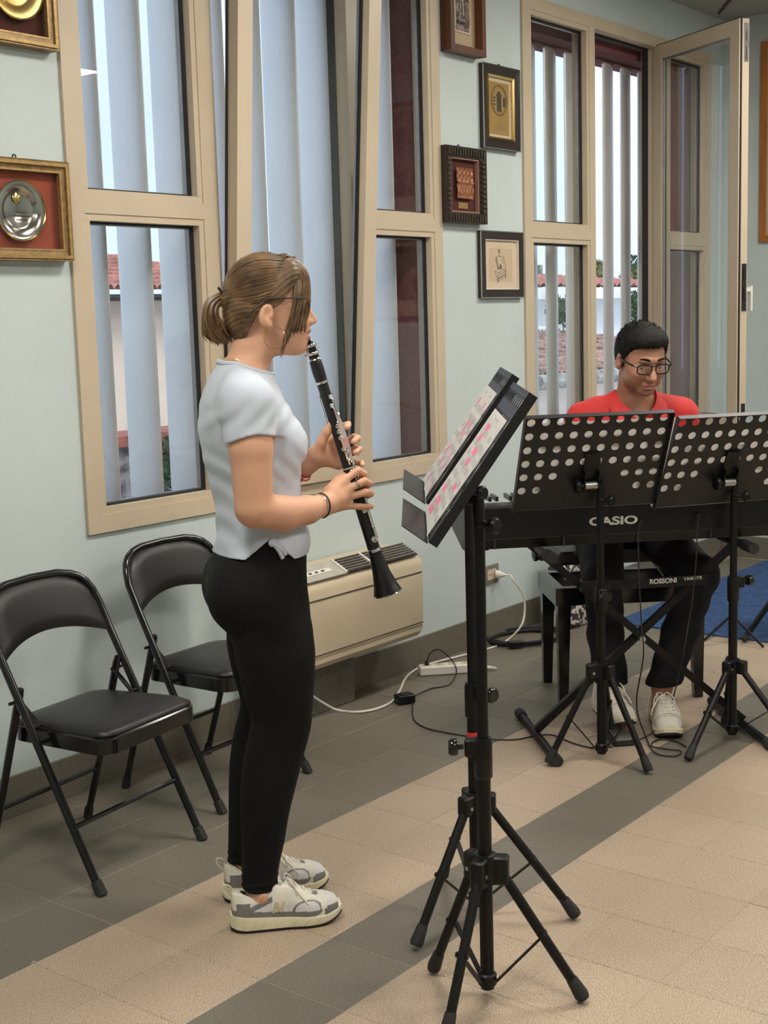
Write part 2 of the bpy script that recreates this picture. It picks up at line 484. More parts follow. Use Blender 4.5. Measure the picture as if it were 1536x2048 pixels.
def sash(win, w, h, M4, hardware=True):
    # opening light built in its own frame: x along width, y outwards, z up; M4 places it
    sw = 0.072
    def put(name, mb, m, par=win, smooth=False):
        P = [tuple((M4 @ Vector(v))) for v in mb.v]
        n = MB(); n.v = P; n.f = mb.f; n.m = mb.m
        return obj(name, n, m, par, smooth)
    fr = MB()
    fr.box((0, -0.018, 0), (sw, 0.04, h)); fr.box((w-sw, -0.018, 0), (w, 0.04, h))
    fr.box((sw, -0.018, 0), (w-sw, 0.04, sw)); fr.box((sw, -0.018, h-sw), (w-sw, 0.04, h))
    s = put('sash', fr, M['alu'])
    mb = MB(); g = 0.008; a, b = 0.013, 0.021
    for (x0, x1, z0, z1) in ((sw, sw+g, sw, h-sw), (w-sw-g, w-sw, sw, h-sw), (sw+g, w-sw-g, sw, sw+g), (sw+g, w-sw-g, h-sw-g, h-sw)):
        mb.box((x0, a, z0), (x1, b, z1))
    put('gasket', mb, M['gasket'], s)
    mb = MB(); g = 0.012; a, b = 0.023, 0.034
    for (x0, x1, z0, z1) in ((sw, sw+g, sw, h-sw), (w-sw-g, w-sw, sw, h-sw), (sw+g, w-sw-g, sw, sw+g), (sw+g, w-sw-g, h-sw-g, h-sw)):
        mb.box((x0, a, z0), (x1, b, z1))
    put('glass_spacer', mb, M['steel'], s)
    y = 0.022
    put('pane', MB().add([(sw, y, sw), (w-sw, y, sw), (w-sw, y, h-sw), (sw, y, h-sw)], [(0, 1, 2, 3)]), M['glass'], s)
    mb = MB(); o = 0.006
    mb.box((-o, 0.026, -o), (0, 0.034, h+o)); mb.box((w, 0.026, -o), (w+o, 0.034, h+o))
    mb.box((0, 0.026, h), (w, 0.034, h+o)); mb.box((0, 0.026, -o), (w, 0.034, 0))
    put('edge_seal', mb, M['gasket'], s)
    return s, put

m1 = ((1.513, 1.588), (2.318, 2.385))
win1 = window('window_1', W1, m1)
w_s, h_s = 0.775, W1[3]-W1[2]-0.10
M4 = Matrix.Translation((1.585, YF-0.004, W1[2]+0.050)) @ Matrix.Rotation(math.radians(3.8), 4, 'X')
s1, put1 = sash(win1, w_s, h_s, M4)
# stay arm of the tilted light
mb = MB(); mb.bar((w_s-0.010, 0.045, 0.95), (w_s-0.010, 0.052, 1.15), 0.016, 0.010); mb.box((w_s-0.02, 0.041, 1.11), (w_s-0.002, 0.058, 1.17))
put1('stay_arm', mb, M['steel'], s1)

m2 = ((4.195, 4.250), (4.930, 5.045))
win2 = window('window_2', W2, m2)
hx, hy = 4.950, YF-0.002
fx, fy = 4.600, 0.205
ang = math.atan2(hy-fy, hx-fx)           # direction from free edge to hinge
w_l = math.hypot(hx-fx, hy-fy)
M4 = Matrix.Translation((fx, fy, W2[2]+0.045)) @ Matrix.Rotation(ang, 4, 'Z')
s2, put2 = sash(win2, w_l, W2[3]-W2[2]-0.10, M4)
hh = W2[3]-W2[2]-0.10
mb = MB()
mb.box((-0.0035, -0.012, hh-0.20), (-0.0005, 0.012, hh-0.02)); mb.tube([(-0.006, 0.0, hh-0.19), (-0.006, 0.0, hh-0.06)], 0.005, 6); mb.box((-0.010, -0.010, hh-0.13), (0.0, 0.010, hh-0.10))
put2('latch_plate', mb, M['steel'], s2)
mb = MB()
mb.box((-0.0055, -0.011, 0.60), (-0.0005, 0.014, 0.83)); mb.tube([(-0.009, 0.004, 0.66), (-0.009, 0.004, 0.72)], 0.006, 6); mb.tube([(-0.009, 0.004, 0.75), (-0.009, 0.004, 0.81)], 0.004, 6)
put2('lock_case', mb, M['gasket'], s2)
mb = MB(); mb.box((-0.004, -0.011, 0.02), (-0.0005, 0.011, 0.14)); put2('lower_latch', mb, M['gasket'], s2)
mb = MB(); mb.box((0.01, -0.026, 0.62), (0.038, -0.0185, 0.79)); mb.box((0.016, -0.06, 0.695), (0.034, -0.026, 0.715)); mb.box((0.014, -0.066, 0.60), (0.036, -0.054, 0.722))
put2('handle', mb, M['white_plastic'], s2)

# ------------------------------------------------------------------ sun louvres outside
def louvre(name, label, xs, yc, chord, thick, ang_deg, z0, z1):
    t = thing(name, label, 'louvre', (xs[0], yc, z0))
    a = math.radians(ang_deg); d = V(math.sin(a), math.cos(a), 0); nrm = V(-d[1], d[0], 0)
    for x in xs:
        c = V(x, yc, 0); ring = []
        for k in range(20):
            q = 2*PI*k/20
            ring.append(c+d*(chord/2*math.cos(q))+nrm*(thick/2*math.sin(q)))
        b = obj('blade', MB().loft([[p+V(0, 0, z0+0.012) for p in ring], [p+V(0, 0, z1-0.012) for p in ring]]), M['blade'], t, True, 60)
        obj('end_cap', MB().loft([[c+(p-c)*0.9+V(0, 0, z1-0.012) for p in ring], [c+(p-c)*0.9+V(0, 0, z1-0.002) for p in ring]]), M['white_plastic'], b, False)
    for za, zb in ((z1, z1+0.04), (z0-0.03, z0)):
        obj('pivot_rail', MB().box((min(xs)-0.12, yc-0.03, za), (max(xs)+0.10, yc+0.03, zb)), M['maroon'], t, False)
    return t
louvre('sun_louvre', 'tall grey vertical louvre blades standing wide outside the window behind the clarinet player',
       [1.04+0.2*k for k in range(0, 10)], 1.115, 0.205, 0.034, 8, W1[2]+0.03, W1[3]-0.06)
louvre('sun_louvre', 'narrow grey louvre blades turned edge-on outside the open window behind the pianist',
       [3.655+0.2015*k for k in range(0, 10)], 1.10, 0.19, 0.036, 76, W2[2]+0.05, W2[3]-0.115)
sobj('trim_2', MB().box((W2[0]+0.03, YW+0.12, W2[3]-0.105), (W2[1]-0.03, YW+0.36, W2[3]-0.06)), M['maroon'])

# ------------------------------------------------------------------ ceiling lights
def led_panel(cx, cy, label):
    t = thing('led_panel', label, 'ceiling light', (cx, cy, ZC), 'square ceiling light panels')
    h = 0.3
    mb = MB(); f = 0.012
    for (a, b, c, d) in ((-h, h, -h, -h+f), (-h, h, h-f, h), (-h, -h+f, -h+f, h-f), (h-f, h, -h+f, h-f)):
        mb.box((cx+a, cy+c, ZC-0.012), (cx+b, cy+d, ZC-0.0005))
    obj('frame', mb, M['white_plastic'], t, False)
    q = h-f
    obj('diffuser', MB().box((cx-q, cy-q, ZC-0.010), (cx+q, cy+q, ZC-0.001)), M['led'], t, False)
M['led'] = emit_mat('led_diffuser', (1.0, 0.945, 0.86), LED_STRENGTH)
for cx, wx in ((3.94, 'nearest the back wall'), (1.64, 'in the middle of the ceiling'), (-0.66, 'over the front of the room')):
    for cy, wy in ((-0.69, 'window side'), (-2.97, 'side away from the windows')):
        led_panel(cx, cy, f'square light panel {wx}, {wy}')
# ================================================================== FOLDING CHAIRS
def make_chair():
    t = thing('folding_chair', '', 'chair', (0, 0, 0), 'black folding chairs along the wall', local=True)
    hw = 0.21
    # front legs and back frame: one bent tube
    def tube_pt(z):
        return 0.515*z if z < 0.66 else 0.515*0.66+0.40*(z-0.66)
    left = [(-hw-0.004, tube_pt(z), z) for z in (0.012, 0.2, 0.4, 0.6, 0.68)]
    top = []
    for k in range(1, 12):
        a = PI-PI*k/12
        ca, sa = math.cos(a), math.sin(a)
        x = hw*math.copysign(abs(ca)**0.55, ca); z = 0.68+0.105*abs(sa)**0.75
        top.append((x, tube_pt(z)+0.018*(1-(x/hw)**2), z))
    path = left+top+[(-x, y, z) for x, y, z in reversed(left)]
    obj('frame', MB().tube(path, 0.0115, 10), M['black_gloss'], t)
    for s in (-1, 1):
        # rear leg with its foot
        leg = obj('leg', MB().tube([(s*(hw-0.012), 0.428, 0.012), (s*(hw-0.012), 0.36, 0.22), (s*(hw-0.016), 0.275, 0.505), (s*(hw-0.016), 0.268, 0.525)], [0.0105, 0.0105, 0.0115, 0.009], 8), M['black_gloss'], t)
        obj('foot_cap', MB().tube([(s*(hw-0.012), 0.431, 0.0), (s*(hw-0.012), 0.422, 0.035)], [0.0145, 0.0135], 8), M['rubber'], leg)
        fr = t.children[0]
        obj('foot_cap', MB().tube([(s*(hw+0.004), -0.003, 0.0), (s*(hw+0.004), 0.018, 0.036)], [0.0155, 0.0145], 8), M['rubber'], t)
        # hinge strap and rivets
        obj('hinge_strap', MB().bar((s*(hw-0.022), 0.283, 0.488), (s*(hw-0.022), 0.215, 0.428), 0.004, 0.016, up=(1, 0, 0)), M['black_gloss'], t)
        for q in ((0.283, 0.488), (0.215, 0.428), (0.20, 0.385)):
            obj('rivet', MB().tube([(s*(hw-0.030), q[0], q[1]), (s*(hw+0.014), q[0], q[1])], 0.005, 8), M['black_gloss'], t)
    obj('stretcher', MB().tube([(-hw, 0.088, 0.170), (hw, 0.088, 0.170)], 0.0075, 8), M['black_gloss'], t)
    obj('stretcher', MB().tube([(-hw+0.012, 0.378, 0.168), (hw-0.012, 0.378, 0.168)], 0.0075, 8), M['black_gloss'], t)
    # seat pan and cushion (rounded trapezoid)
    def outline(g, n=6):
        pts = []
        cs = [(0.195-g, -0.03+g, 0.05), (0.178-g, 0.34-g, 0.05), (-0.178+g, 0.34-g, 0.05), (-0.195+g, -0.03+g, 0.05)]
        for (cx, cy, r), a0 in zip(cs, (-90, 0, 90, 180)):
            sx = 1 if cx > 0 else -1; sy = -1 if cy < 0.1 else 1
            for k in range(n+1):
                a = math.radians(a0+90*k/n)
                pts.append((cx-sx*r+r*math.cos(a), cy-sy*r+r*math.sin(a)))
        return pts
    def ring(g, z): return [(x, y, z-0.03*max(0, y-0.1)) for x, y in outline(g)]
    obj('seat_pan', MB().loft([ring(0.01, 0.372), ring(0, 0.376), ring(0, 0.416), ring(0.004, 0.420)]), M['black_gloss'], t)
    obj('seat_cushion', MB().loft([ring(0.004, 0.420), ring(0.003, 0.427), ring(0.02, 0.438), ring(0.06, 0.444), ring(0.12, 0.446)]), M['black_vinyl'], t, True, 80)
    # curved padded backrest between the tubes
    nu, nv = 16, 8
    rings = []
    for side in (1, -1):
        for j in range(nv+1):
            r = []
            for i in range(nu+1):
                u = -1+2*i/nu
                x = u*(hw-0.004)
                zt = 0.685+0.103*(1-abs(u)**3.2)**0.6
                zb = 0.598+0.040*(1-u*u)
                v = j/nv; z = zb+(zt-zb)*v
                pad = 0.017*(1-abs(u)**6)**0.5*(1-abs(2*v-1)**4)**0.5+0.0035
                y = 0.515*min(z, 0.66)+0.40*max(0, z-0.66)+0.026*(1-u*u)-side*pad
                r.append((x, y, z))
            rings.append(r)
    a = MB(); n = nu+1
    vs = [p for r in rings for p in r]; fs = []
    for sgn in (0, 1):
        o = sgn*(nv+1)*n
        for j in range(nv):
            for i in range(nu): fs.append((o+j*n+i, o+j*n+i+1, o+(j+1)*n+i+1, o+(j+1)*n+i))
    o = (nv+1)*n
    edge = [(0, i) for i in range(n)]+[(j, n-1) for j in range(1, nv+1)]+[(nv, i) for i in range(n-2, -1, -1)]+[(j, 0) for j in range(nv-1, 0, -1)]
    for k in range(len(edge)):
        (j1, i1), (j2, i2) = edge[k], edge[(k+1) % len(edge)]
        fs.append((j1*n+i1, j2*n+i2, o+j2*n+i2, o+j1*n+i1))
    a.add(vs, fs)
    obj('backrest', a, M['black_vinyl'], t, True, 70)
    return t
ch = make_chair()
ch2 = dup(ch)
for c, loc, a, lab in ((ch, (0.56, 0.19, 0), 7.2, 'black folding chair with padded seat, nearest the left edge, empty'),
                       (ch2, (1.171, 0.33, 0), 3.3, 'black folding chair behind the standing clarinet player, partly hidden by her legs')):
    c.location = loc; c.rotation_euler = (0, 0, math.radians(a)); c['label'] = lab

# ================================================================== FAN COIL UNIT
fc = thing('fan_coil_unit', 'cream wall fan coil unit with black top grille below the window', 'heater', (1.9, 0.74, 0.2))
xa, xb = 1.56, 2.462
prof = [(0.838, 0.215), (0.700, 0.205), (0.660, 0.212), (0.640, 0.235), (0.634, 0.40), (0.636, 0.505), (0.642, 0.525), (0.668, 0.552), (0.700, 0.564), (0.78, 0.570), (0.838, 0.571)]
mb = MB(); rings = []
for x, g in ((xa, 0.02), (xa+0.006, 0.006), (xa+0.02, 0), (xb-0.02, 0), (xb-0.006, 0.006), (xb, 0.02)):
    rings.append([(x, min(0.838, y+(g if y < 0.83 else 0)), z-(g*0.8 if z > 0.5 else 0)+(g*0.8 if z < 0.25 else 0)) for y, z in prof])
mb.loft(rings)
obj('casing', mb, M['cream'], fc, True, 35)
M['groove'] = mat('dark_groove', (0.06, 0.05, 0.04), 0.8)  # plain dark colour of the panel seams and buttons
for (za, zb) in ((0.474, 0.478), (0.268, 0.272)):
    obj('panel_seam', MB().box((xa+0.03, 0.6325, za), (xb-0.02, 0.6345, zb)), M['groove'], fc, False)
# grille let into the sloping top edge
gn = unit(V(0, -0.45, 0.89)); gt = unit(V(0, 0.89, 0.45)); gx = V(1, 0, 0)
gc = V(0, 0.672, 0.556)
def gslab(name, x0, x1, y0, y1, up, th, m, par, n=1):
    c = gc+gx*(x0+x1)/2+gt*(y0+y1)/2+gn*up
    return obj(name, MB().obox(c, gx, gt, gn, (x1-x0)/2, (y1-y0)/2, th/2), m, par, False)
M['slat_grey'] = mat('slat_grey', (0.30, 0.28, 0.24), 0.45)
pan = gslab('grille_opening', 1.98, 2.43, -0.030, 0.055, 0.0045, 0.003, M['gasket'], fc)
for k in range(6):
    y = -0.022+0.0145*k
    gslab('slat', 1.985, 2.425, y-0.0014, y+0.0014, 0.0095, 0.009, M['slat_grey'], fc)
for x in (1.98, 2.145):
    gslab('divider', x-0.005, x+0.005, -0.031, 0.056, 0.008, 0.013, M['white_plastic'], fc)
M['grey_plastic'] = mat('grey_plastic', (0.42, 0.41, 0.35), 0.45)
cp = gslab('control_panel', 1.72, 1.975, -0.033, 0.055, 0.0055, 0.006, M['grey_plastic'], fc)
gslab('control_label', 1.745, 1.925, -0.004, 0.018, 0.010, 0.003, M['white_plastic'], cp)
for k in range(3): gslab('button', 1.80+0.035*k, 1.815+0.035*k, 0.002, 0.010, 0.0125, 0.002, M['groove'], cp)
pc = thing('pipe_cover', 'grey boxed pipe cover on the floor below the fan coil unit', 'pipe box', (1.8, 0.78, 0))
obj("cover", MB().rbox((1.97, 0.792, 0.0955), (1, 0, 0), (0, 1, 0), (0, 0, 1), 0.17, 0.042, 0.095, 0.006), M['grey_tile'], pc, False)

# ================================================================== SOCKET, STRIP, CABLES
so = thing('wall_socket', 'grey flush wall socket above the skirting, white plug pushed in', 'socket', (3.258, 0.846, 0.31))
M['socket_grey'] = mat('socket_grey', (0.20, 0.185, 0.155), 0.35)
obj('plate', MB().rbox((3.258, 0.8435, 0.307), (1, 0, 0), (0, 0, 1), (0, -1, 0), 0.062, 0.044, 0.0045, 0.006), M['socket_grey'], so)
obj('insert', MB().rbox((3.258, 0.8375, 0.307), (1, 0, 0), (0, 0, 1), (0, -1, 0), 0.036, 0.024, 0.002, 0.003), M['cream'], so)
for dx in (-0.022, -0.006):
    obj('outlet_hole', MB().tube([(3.258+dx, 0.8356, 0.307), (3.258+dx, 0.8345, 0.307)], 0.0028, 8), M['gasket'], so)
pl = thing('extension_cable', 'white mains cable running from the wall socket down along the floor', 'cable', (3.28, 0.8, 0.30))
obj('plug', MB().lathe([(0.012, 0), (0.019, 0.002), (0.019, 0.02), (0.012, 0.032), (0.006, 0.045)], (3.283, 0.835, 0.305), unit((0.5, -1, -0.1)), 12), M['white_plastic'], pl)
pts = [V(3.303, 0.798, 0.301), V(3.32, 0.775, 0.298), on_y(1025, 1158, 0.72), on_y(1046, 1190, 0.70), on_y(1049, 1225, 0.70), on_y(1040, 1255, 0.70)]
pts += [on_z(x, y, 0.006) for x, y in ((1008, 1285), (968, 1300), (920, 1312), (865, 1326), (835, 1337), (812, 1355), (800, 1380), (785, 1402), (755, 1417), (715, 1424), (675, 1420))]
pts += [on_y(648, 1407, 0.715), on_y(622, 1390, 0.715), on_y(600, 1378, 0.715)]
obj('cord', MB().tube(smooth_path(pts, 5), 0.0048, 8), M['white_plastic'], pl)
A, B = on_z(840, 1354), on_z(975, 1345)
d = unit(B-A); nrm = V(-d[1], d[0], 0); Ls = np.linalg.norm(B-A)
ps = thing('power_strip', 'white power strip lying on the dark floor tiles near the wall', 'power strip', (A+B)/2)
cst = (A+B)/2+nrm*0.028+V(0, 0, 0.021)
body = obj('body', MB().rbox(cst, d, nrm, (0, 0, 1), Ls/2, 0.028, 0.0205, 0.010), M['white_plastic'], ps)
for k in range(5):
    c = cst+d*(-Ls/2+0.035+k*(Ls-0.07)/4)+V(0, 0, 0.0205)
    obj('outlet', MB().rbox(c, d, nrm, (0, 0, 1), 0.019, 0.019, 0.0008, 0.004), M['cream'], body)
    for s in (-1, 1):
        obj('outlet_hole', MB().tube([c+nrm*0.009*s+V(0, 0, 0.0008), c+nrm*0.009*s+V(0, 0, 0.0013)], 0.0026, 8), M['gasket'], body)
obj('cord_grip', MB().tube([cst+d*(Ls/2-0.002)-V(0, 0, 0.006), cst+d*(Ls/2+0.045)-V(0, 0, 0.014)], [0.011, 0.005], 8), M['white_plastic'], ps)
ad = thing('power_adapter', 'small black power adapter block on the floor, thin cables at both ends', 'adapter', on_z(810, 1412))
ac = on_z(811, 1409)+V(0, 0, 0.0185)
obj('block', MB().rbox(ac+nrm*0.02, unit((0.9, -0.45, 0)), unit((0.45, 0.9, 0)), (0, 0, 1), 0.036, 0.026, 0.018, 0.006), M['black_plastic'], ad)
obj('block_top', MB().rbox(ac+nrm*0.02+V(0.006, 0, 0.019), unit((0.9, -0.45, 0)), unit((0.45, 0.9, 0)), (0, 0, 1), 0.022, 0.016, 0.0015, 0.004), M['gasket'], ad)
pt = cst+d*(-Ls/2+0.035)+V(0, 0, 0.022)
obj('plug', MB().tube([pt+V(0, 0, -0.002), pt+V(0, 0, 0.018)], [0.011, 0.006], 8), M['gasket'], ad)
pth = [pt+V(0, 0, 0.015), on_y(862, 1305, 0.69), on_y(880, 1300, 0.66), on_z(905, 1322, 0.06), on_z(913, 1345, 0.02), on_z(897, 1370, 0.004), on_z(862, 1377, 0.004), on_z(835, 1389, 0.012), ac+nrm*0.02+unit((0.9, -0.45, 0))*0.034]
obj('cord', MB().tube(smooth_path(pth, 5), 0.0025, 6), M['gasket'], ad)
pth = [ac+nrm*0.02+unit((0.45, -0.9, 0))*0.02+V(0.02, 0, -0.012)]+[on_z(x, y, 0.0035) for x, y in ((825, 1425), (831, 1443), (858, 1458), (920, 1470), (975, 1478), (1030, 1479), (1075, 1471), (1105, 1470), (1140, 1484), (1180, 1495), (1225, 1494))]
obj('cord', MB().tube(smooth_path(pth, 5), 0.0025, 6), M['gasket'], ad)
# coiled cable by the wall
cc = on_z(1043, 1284, 0.008)
co = thing('cable_coil', 'coil of thick black cable lying by the wall next to the bench', 'cable', cc)
pth = []
for k in range(0, 121):
    a = 2*PI*k/30
    r = 0.145+0.012*math.sin(a*0.37)+0.004*(k/30)
    pth.append(cc+V(0.08, 0.02, 0)+V(math.cos(a)*r*1.35*0.8-math.sin(a)*r*0.3, math.sin(a)*r*0.9, 0.004*(k/30)+0.002*math.sin(a*1.7)))
obj('cord', MB().tube(pth, 0.006, 7), M['gasket'], co)
obj('connector', MB().rbox(on_z(1032, 1288, 0.022), unit((0.75, -0.6, 0)), unit((0.6, 0.75, 0)), (0, 0, 1), 0.036, 0.014, 0.013, 0.004), M['black_plastic'], co)

# ================================================================== PICTURES
def frame_box(mb, x0, x1, z0, z1, w, yf, yb, mi=0, chamfer=0.0):
    # mitred frame: four prisms, front lip at yf, back at yb; inner edge set back by chamfer
    O = [(x0, z0), (x1, z0), (x1, z1), (x0, z1)]; I = [(x0+w, z0+w), (x1-w, z0+w), (x1-w, z1-w), (x0+w, z1-w)]
    for k in range(4):
        a, b = O[k], O[(k+1) % 4]; c, d_ = I[(k+1) % 4], I[k]
        vs = [(a[0], yf, a[1]), (b[0], yf, b[1]), (c[0], yf+chamfer, c[1]), (d_[0], yf+chamfer, d_[1]),
              (a[0], yb, a[1]), (b[0], yb, b[1]), (c[0], yb, c[1]), (d_[0], yb, d_[1])]
        mb.add(vs, [(0, 1, 2, 3), (7, 6, 5, 4), (0, 4, 5, 1), (1, 5, 6, 2), (2, 6, 7, 3), (3, 7, 4, 0)], mi)
    return mb
YB_ = YW-0.001
M['gold_frame'] = mat('gilt_wood', (0.24, 0.145, 0.052), 0.42, 0.3, var=0.25, scale=60, bump=0.15)
M['gold_edge'] = mat('gilt_edge', (0.40, 0.26, 0.10), 0.38, 0.5, var=0.15, scale=60)
M['gold_dish'] = mat('gold_dish', (0.50, 0.37, 0.14), 0.36, 0.9, var=0.1, scale=20)
M['red_mat'] = mat('red_velvet', (0.33, 0.062, 0.030), 0.9, var=0.08, scale=9, sheen=0.3)
M['dark_red_mat'] = mat('dark_red_velvet', (0.075, 0.014, 0.011), 0.9, var=0.1, scale=12)
M['walnut'] = mat('walnut', (0.11, 0.038, 0.016), 0.4, var=0.25, scale=12, stretch=(1, 1, 0.15))
M['dark_wood'] = mat('dark_wood', (0.022, 0.014, 0.011), 0.35, var=0.2, scale=14)
M['linen'] = mat('linen_mat', (0.50, 0.38, 0.25), 0.85, var=0.05, scale=80)
M['silver'] = mat('silver_plate', (0.50, 0.48, 0.46), 0.16, 1.0, var=0.12, scale=9)
M['copper'] = mat('copper_relief', (0.30, 0.115, 0.055), 0.45, 0.35, var=0.3, scale=40, bump=0.3)
M['bronze'] = mat('bronze_frame', (0.075, 0.062, 0.042), 0.4, 0.4, var=0.3, scale=60)
M['ivory'] = mat('ivory_paper', (0.62, 0.50, 0.36), 0.8, var=0.03, scale=6)
M['ochre_paper'] = mat('ochre_paper', (0.36, 0.22, 0.055), 0.7, var=0.1, scale=14)
M['ink'] = mat('dark_ink', (0.05, 0.04, 0.03), 0.8)
M['ink_grey'] = mat('grey_ink', (0.20, 0.17, 0.13), 0.8)
M['pic_glass'] = glass_mat('picture_glass', (0.96, 0.96, 0.94), 1.0)
def hook(t, x, z, y):
    obj('hook', MB().torus((x, y, z+0.006), (0, 1, 0), 0.006, 0.0022, 12, 6), M['gasket'], t)
def plate_frame(x0, x1, z0, z1, dep, matm, plate, label, pc, pr, medal):
    yf = YB_-dep
    t = thing('framed_plate', label, 'picture', ((x0+x1)/2, YB_, z0))
    obj('frame', frame_box(MB(), x0, x1, z0, z1, 0.030, yf, YB_, 0, 0.006), M['gold_frame'], t, False)
    obj('gilt_slip', frame_box(MB(), x0+0.006, x1-0.006, z0+0.006, z1-0.006, 0.010, yf-0.004, yf+0.002), M['gold_edge'], t, False)
    obj('inner_slip', frame_box(MB(), x0+0.029, x1-0.029, z0+0.029, z1-0.029, 0.006, yf+0.004, yf+0.02), M['gold_edge'], t, False)
    obj('backing', MB().box((x0+0.028, YB_-0.012, z0+0.028), (x1-0.028, YB_-0.002, z1-0.028)), matm, t, False)
    p = obj('plate', MB().lathe([(0.0, 0.006), (pr*0.55, 0.006), (pr*0.62, 0.009), (pr*0.70, 0.016), (pr*0.92, 0.020), (pr, 0.020), (pr, 0.017), (pr*0.9, 0.012), (pr*0.6, 0.0), (0.0, 0.0)], (pc[0], YB_-0.0125, pc[1]), (0, -1, 0), 40), plate, t)
    obj('rim', MB().torus((pc[0], YB_-0.0335, pc[1]), (0, -1, 0), pr*0.98, 0.0028, 40, 6), M['brass'], p)
    if medal:
        obj('medal', MB().lathe([(0.012, 0), (0.016, 0.002), (0.013, 0.0045), (0.0, 0.005)], (pc[0]-0.004, YB_-0.0190, pc[1]+0.036), (0, -1, 0), 18), M['brass'], p)
        for k in range(3):
            w = (0.02, 0.028, 0.02)[k]
            obj('engraving', MB().box((pc[0]-w+0.012, YB_-0.0195, pc[1]-0.006-0.011*k), (pc[0]+w+0.012, YB_-0.0185, pc[1]-0.011*k-0.0025)), M['ink'], p)
    obj('cover_glass', MB().add([(x0+0.03, yf+0.008, z0+0.03), (x1-0.03, yf+0.008, z0+0.03), (x1-0.03, yf+0.008, z1-0.03), (x0+0.03, yf+0.008, z1-0.03)], [(0, 1, 2, 3)]), M['pic_glass'], t, False)
    return t
# corner points read at the front face
def cx_(px, py, y): return on_y(px, py, y)[0]
def cz_(px, py, y): return on_y(px, py, y)[2]
yf = YB_-0.045
zr = cz_(145, 522, yf); xr = cx_(143, 420, yf); zt = cz_(140, 325, yf)
pcx, pcz, prr = cx_(41, 421, YB_-0.03), cz_(41, 421, YB_-0.03), 0.090
t = plate_frame(2*pcx-xr, xr, zr, zt, 0.045, M['red_mat'], M['silver'], 'gilt frame with a silver plate on red velvet, lower left of the window', (pcx, pcz), prr, True)
hook(t, cx_(28, 312, YB_-0.02), zt, YB_-0.02)
xr2 = cx_(117, 60, yf); zb2 = cz_(117, 102, yf)
pc2 = (cx_(32, -30, YB_-0.03), cz_(32, -30, YB_-0.03))
plate_frame(2*pc2[0]-xr2, xr2, zb2, zb2+0.33, 0.045, M['dark_red_mat'], M['gold_dish'], 'gilt frame with a golden plate on dark red, top left corner', pc2, 0.098, False)

# walnut box frame with silver relief, top
yf = YB_-0.055
x0, x1 = cx_(902, 60, yf), cx_(972, 60, yf); z0 = cz_(955, 111, yf); z1 = z0+0.40
t = thing('framed_relief', 'walnut box frame with a silver relief on linen, topmost between the windows', 'picture', ((x0+x1)/2, YB_, z0))
obj('frame', frame_box(MB(), x0, x1, z0, z1, 0.028, yf, YB_), M['walnut'], t, False)
obj('backing', MB().box((x0+0.026, YB_-0.016, z0+0.026), (x1-0.026, YB_-0.002, z1-0.026)), M['linen'], t, False)
mx0, mx1, mz0, mz1 = x0+0.085, x1-0.075, z0+0.095, z1-0.095
obj('slip', frame_box(MB(), mx0-0.006, mx1+0.006, mz0-0.006, mz1+0.006, 0.007, YB_-0.020, YB_-0.0162), M['ivory'], t, False)
def relief(name, x0, x1, z0, z1, y, hfun, m, par, nx=22, nz=30):
    vs = []; fs = []
    for j in range(nz+1):
        for i in range(nx+1):
            u, v = i/nx, j/nz
            vs.append((x0+(x1-x0)*u, y-hfun(u, v), z0+(z1-z0)*v))
    for j in range(nz):
        for i in range(nx):
            a = j*(nx+1)+i; fs.append((a, a+1, a+nx+2, a+nx+1))
    b = len(vs)
    vs += [(x0, y+0.002, z0), (x1, y+0.002, z0), (x1, y+0.002, z1), (x0, y+0.002, z1)]
    fs.append((b, b+1, b+2, b+3))
    return obj(name, MB().add(vs, fs), m, par, True, 50)
rr = random.Random(3)
figs = [(0.14+0.12*k+rr.uniform(-.02, .02), 0.62+rr.uniform(-.06, .06)) for k in range(7)]
def h1(u, v):
    h = 0.002
    for fx_, ft in figs:
        d_ = abs(u-fx_)
        if 0.28 < v < ft: h = max(h, 0.012*max(0, 1-(d_/0.07)**2))
        h = max(h, 0.013*max(0, 1-((u-fx_)**2+((v-ft-0.03)*1.5)**2)/0.0022))
    if 0.1 < u < 0.95 and 0.10+0.08*(1-u) < v < 0.28: h = 0.012-0.03*abs(v-0.2)
    return h+0.0015*math.sin(u*60)*math.sin(v*70)
M['dark_silver'] = mat('tarnished_silver', (0.17, 0.145, 0.12), 0.32, 0.8, var=0.5, scale=70, bump=0.3)
relief('relief', mx0, mx1, mz0, mz1, YB_-0.017, h1, M['dark_silver'], t)

# dark frame with ochre certificate
yf = YB_-0.024
x0, x1 = cx_(968, 200, yf), cx_(1040, 200, yf); z0, z1 = cz_(1000, 298, yf), cz_(1000, 132, yf)
t = thing('framed_certificate', 'dark frame with an ochre certificate bearing a round emblem, beside the right window', 'picture', ((x0+x1)/2, YB_, z0))
obj('frame', frame_box(MB(), x0, x1, z0, z1, 0.042, yf, YB_, 0, 0.008), M['dark_wood'], t, False)
obj('silver_lip', frame_box(MB(), x0-0.002, x1+0.002, z0-0.002, z1+0.002, 0.004, yf-0.001, yf+0.004), M['silver'], t, False)
obj('gilt_slip', frame_box(MB(), x0+0.041, x1-0.041, z0+0.041, z1-0.041, 0.010, yf+0.003, YB_-0.004, 0, 0.004), M['brass'], t, False)
obj('sheet', MB().box((x0+0.045, YB_-0.008, z0+0.045), (x1-0.045, YB_-0.003, z1-0.045)), M['ivory'], t, False)
ex0, ex1, ez0, ez1 = x0+0.062, x1-0.072, z0+0.065, z1-0.068
cert = obj('certificate', MB().box((ex0, YB_-0.0095, ez0), (ex1, YB_-0.0082, ez1)), M['ochre_paper'], t, False)
ecx, ecz = (ex0+ex1)/2, (ez0+ez1)/2+0.035; er = (ex1-ex0)*0.40
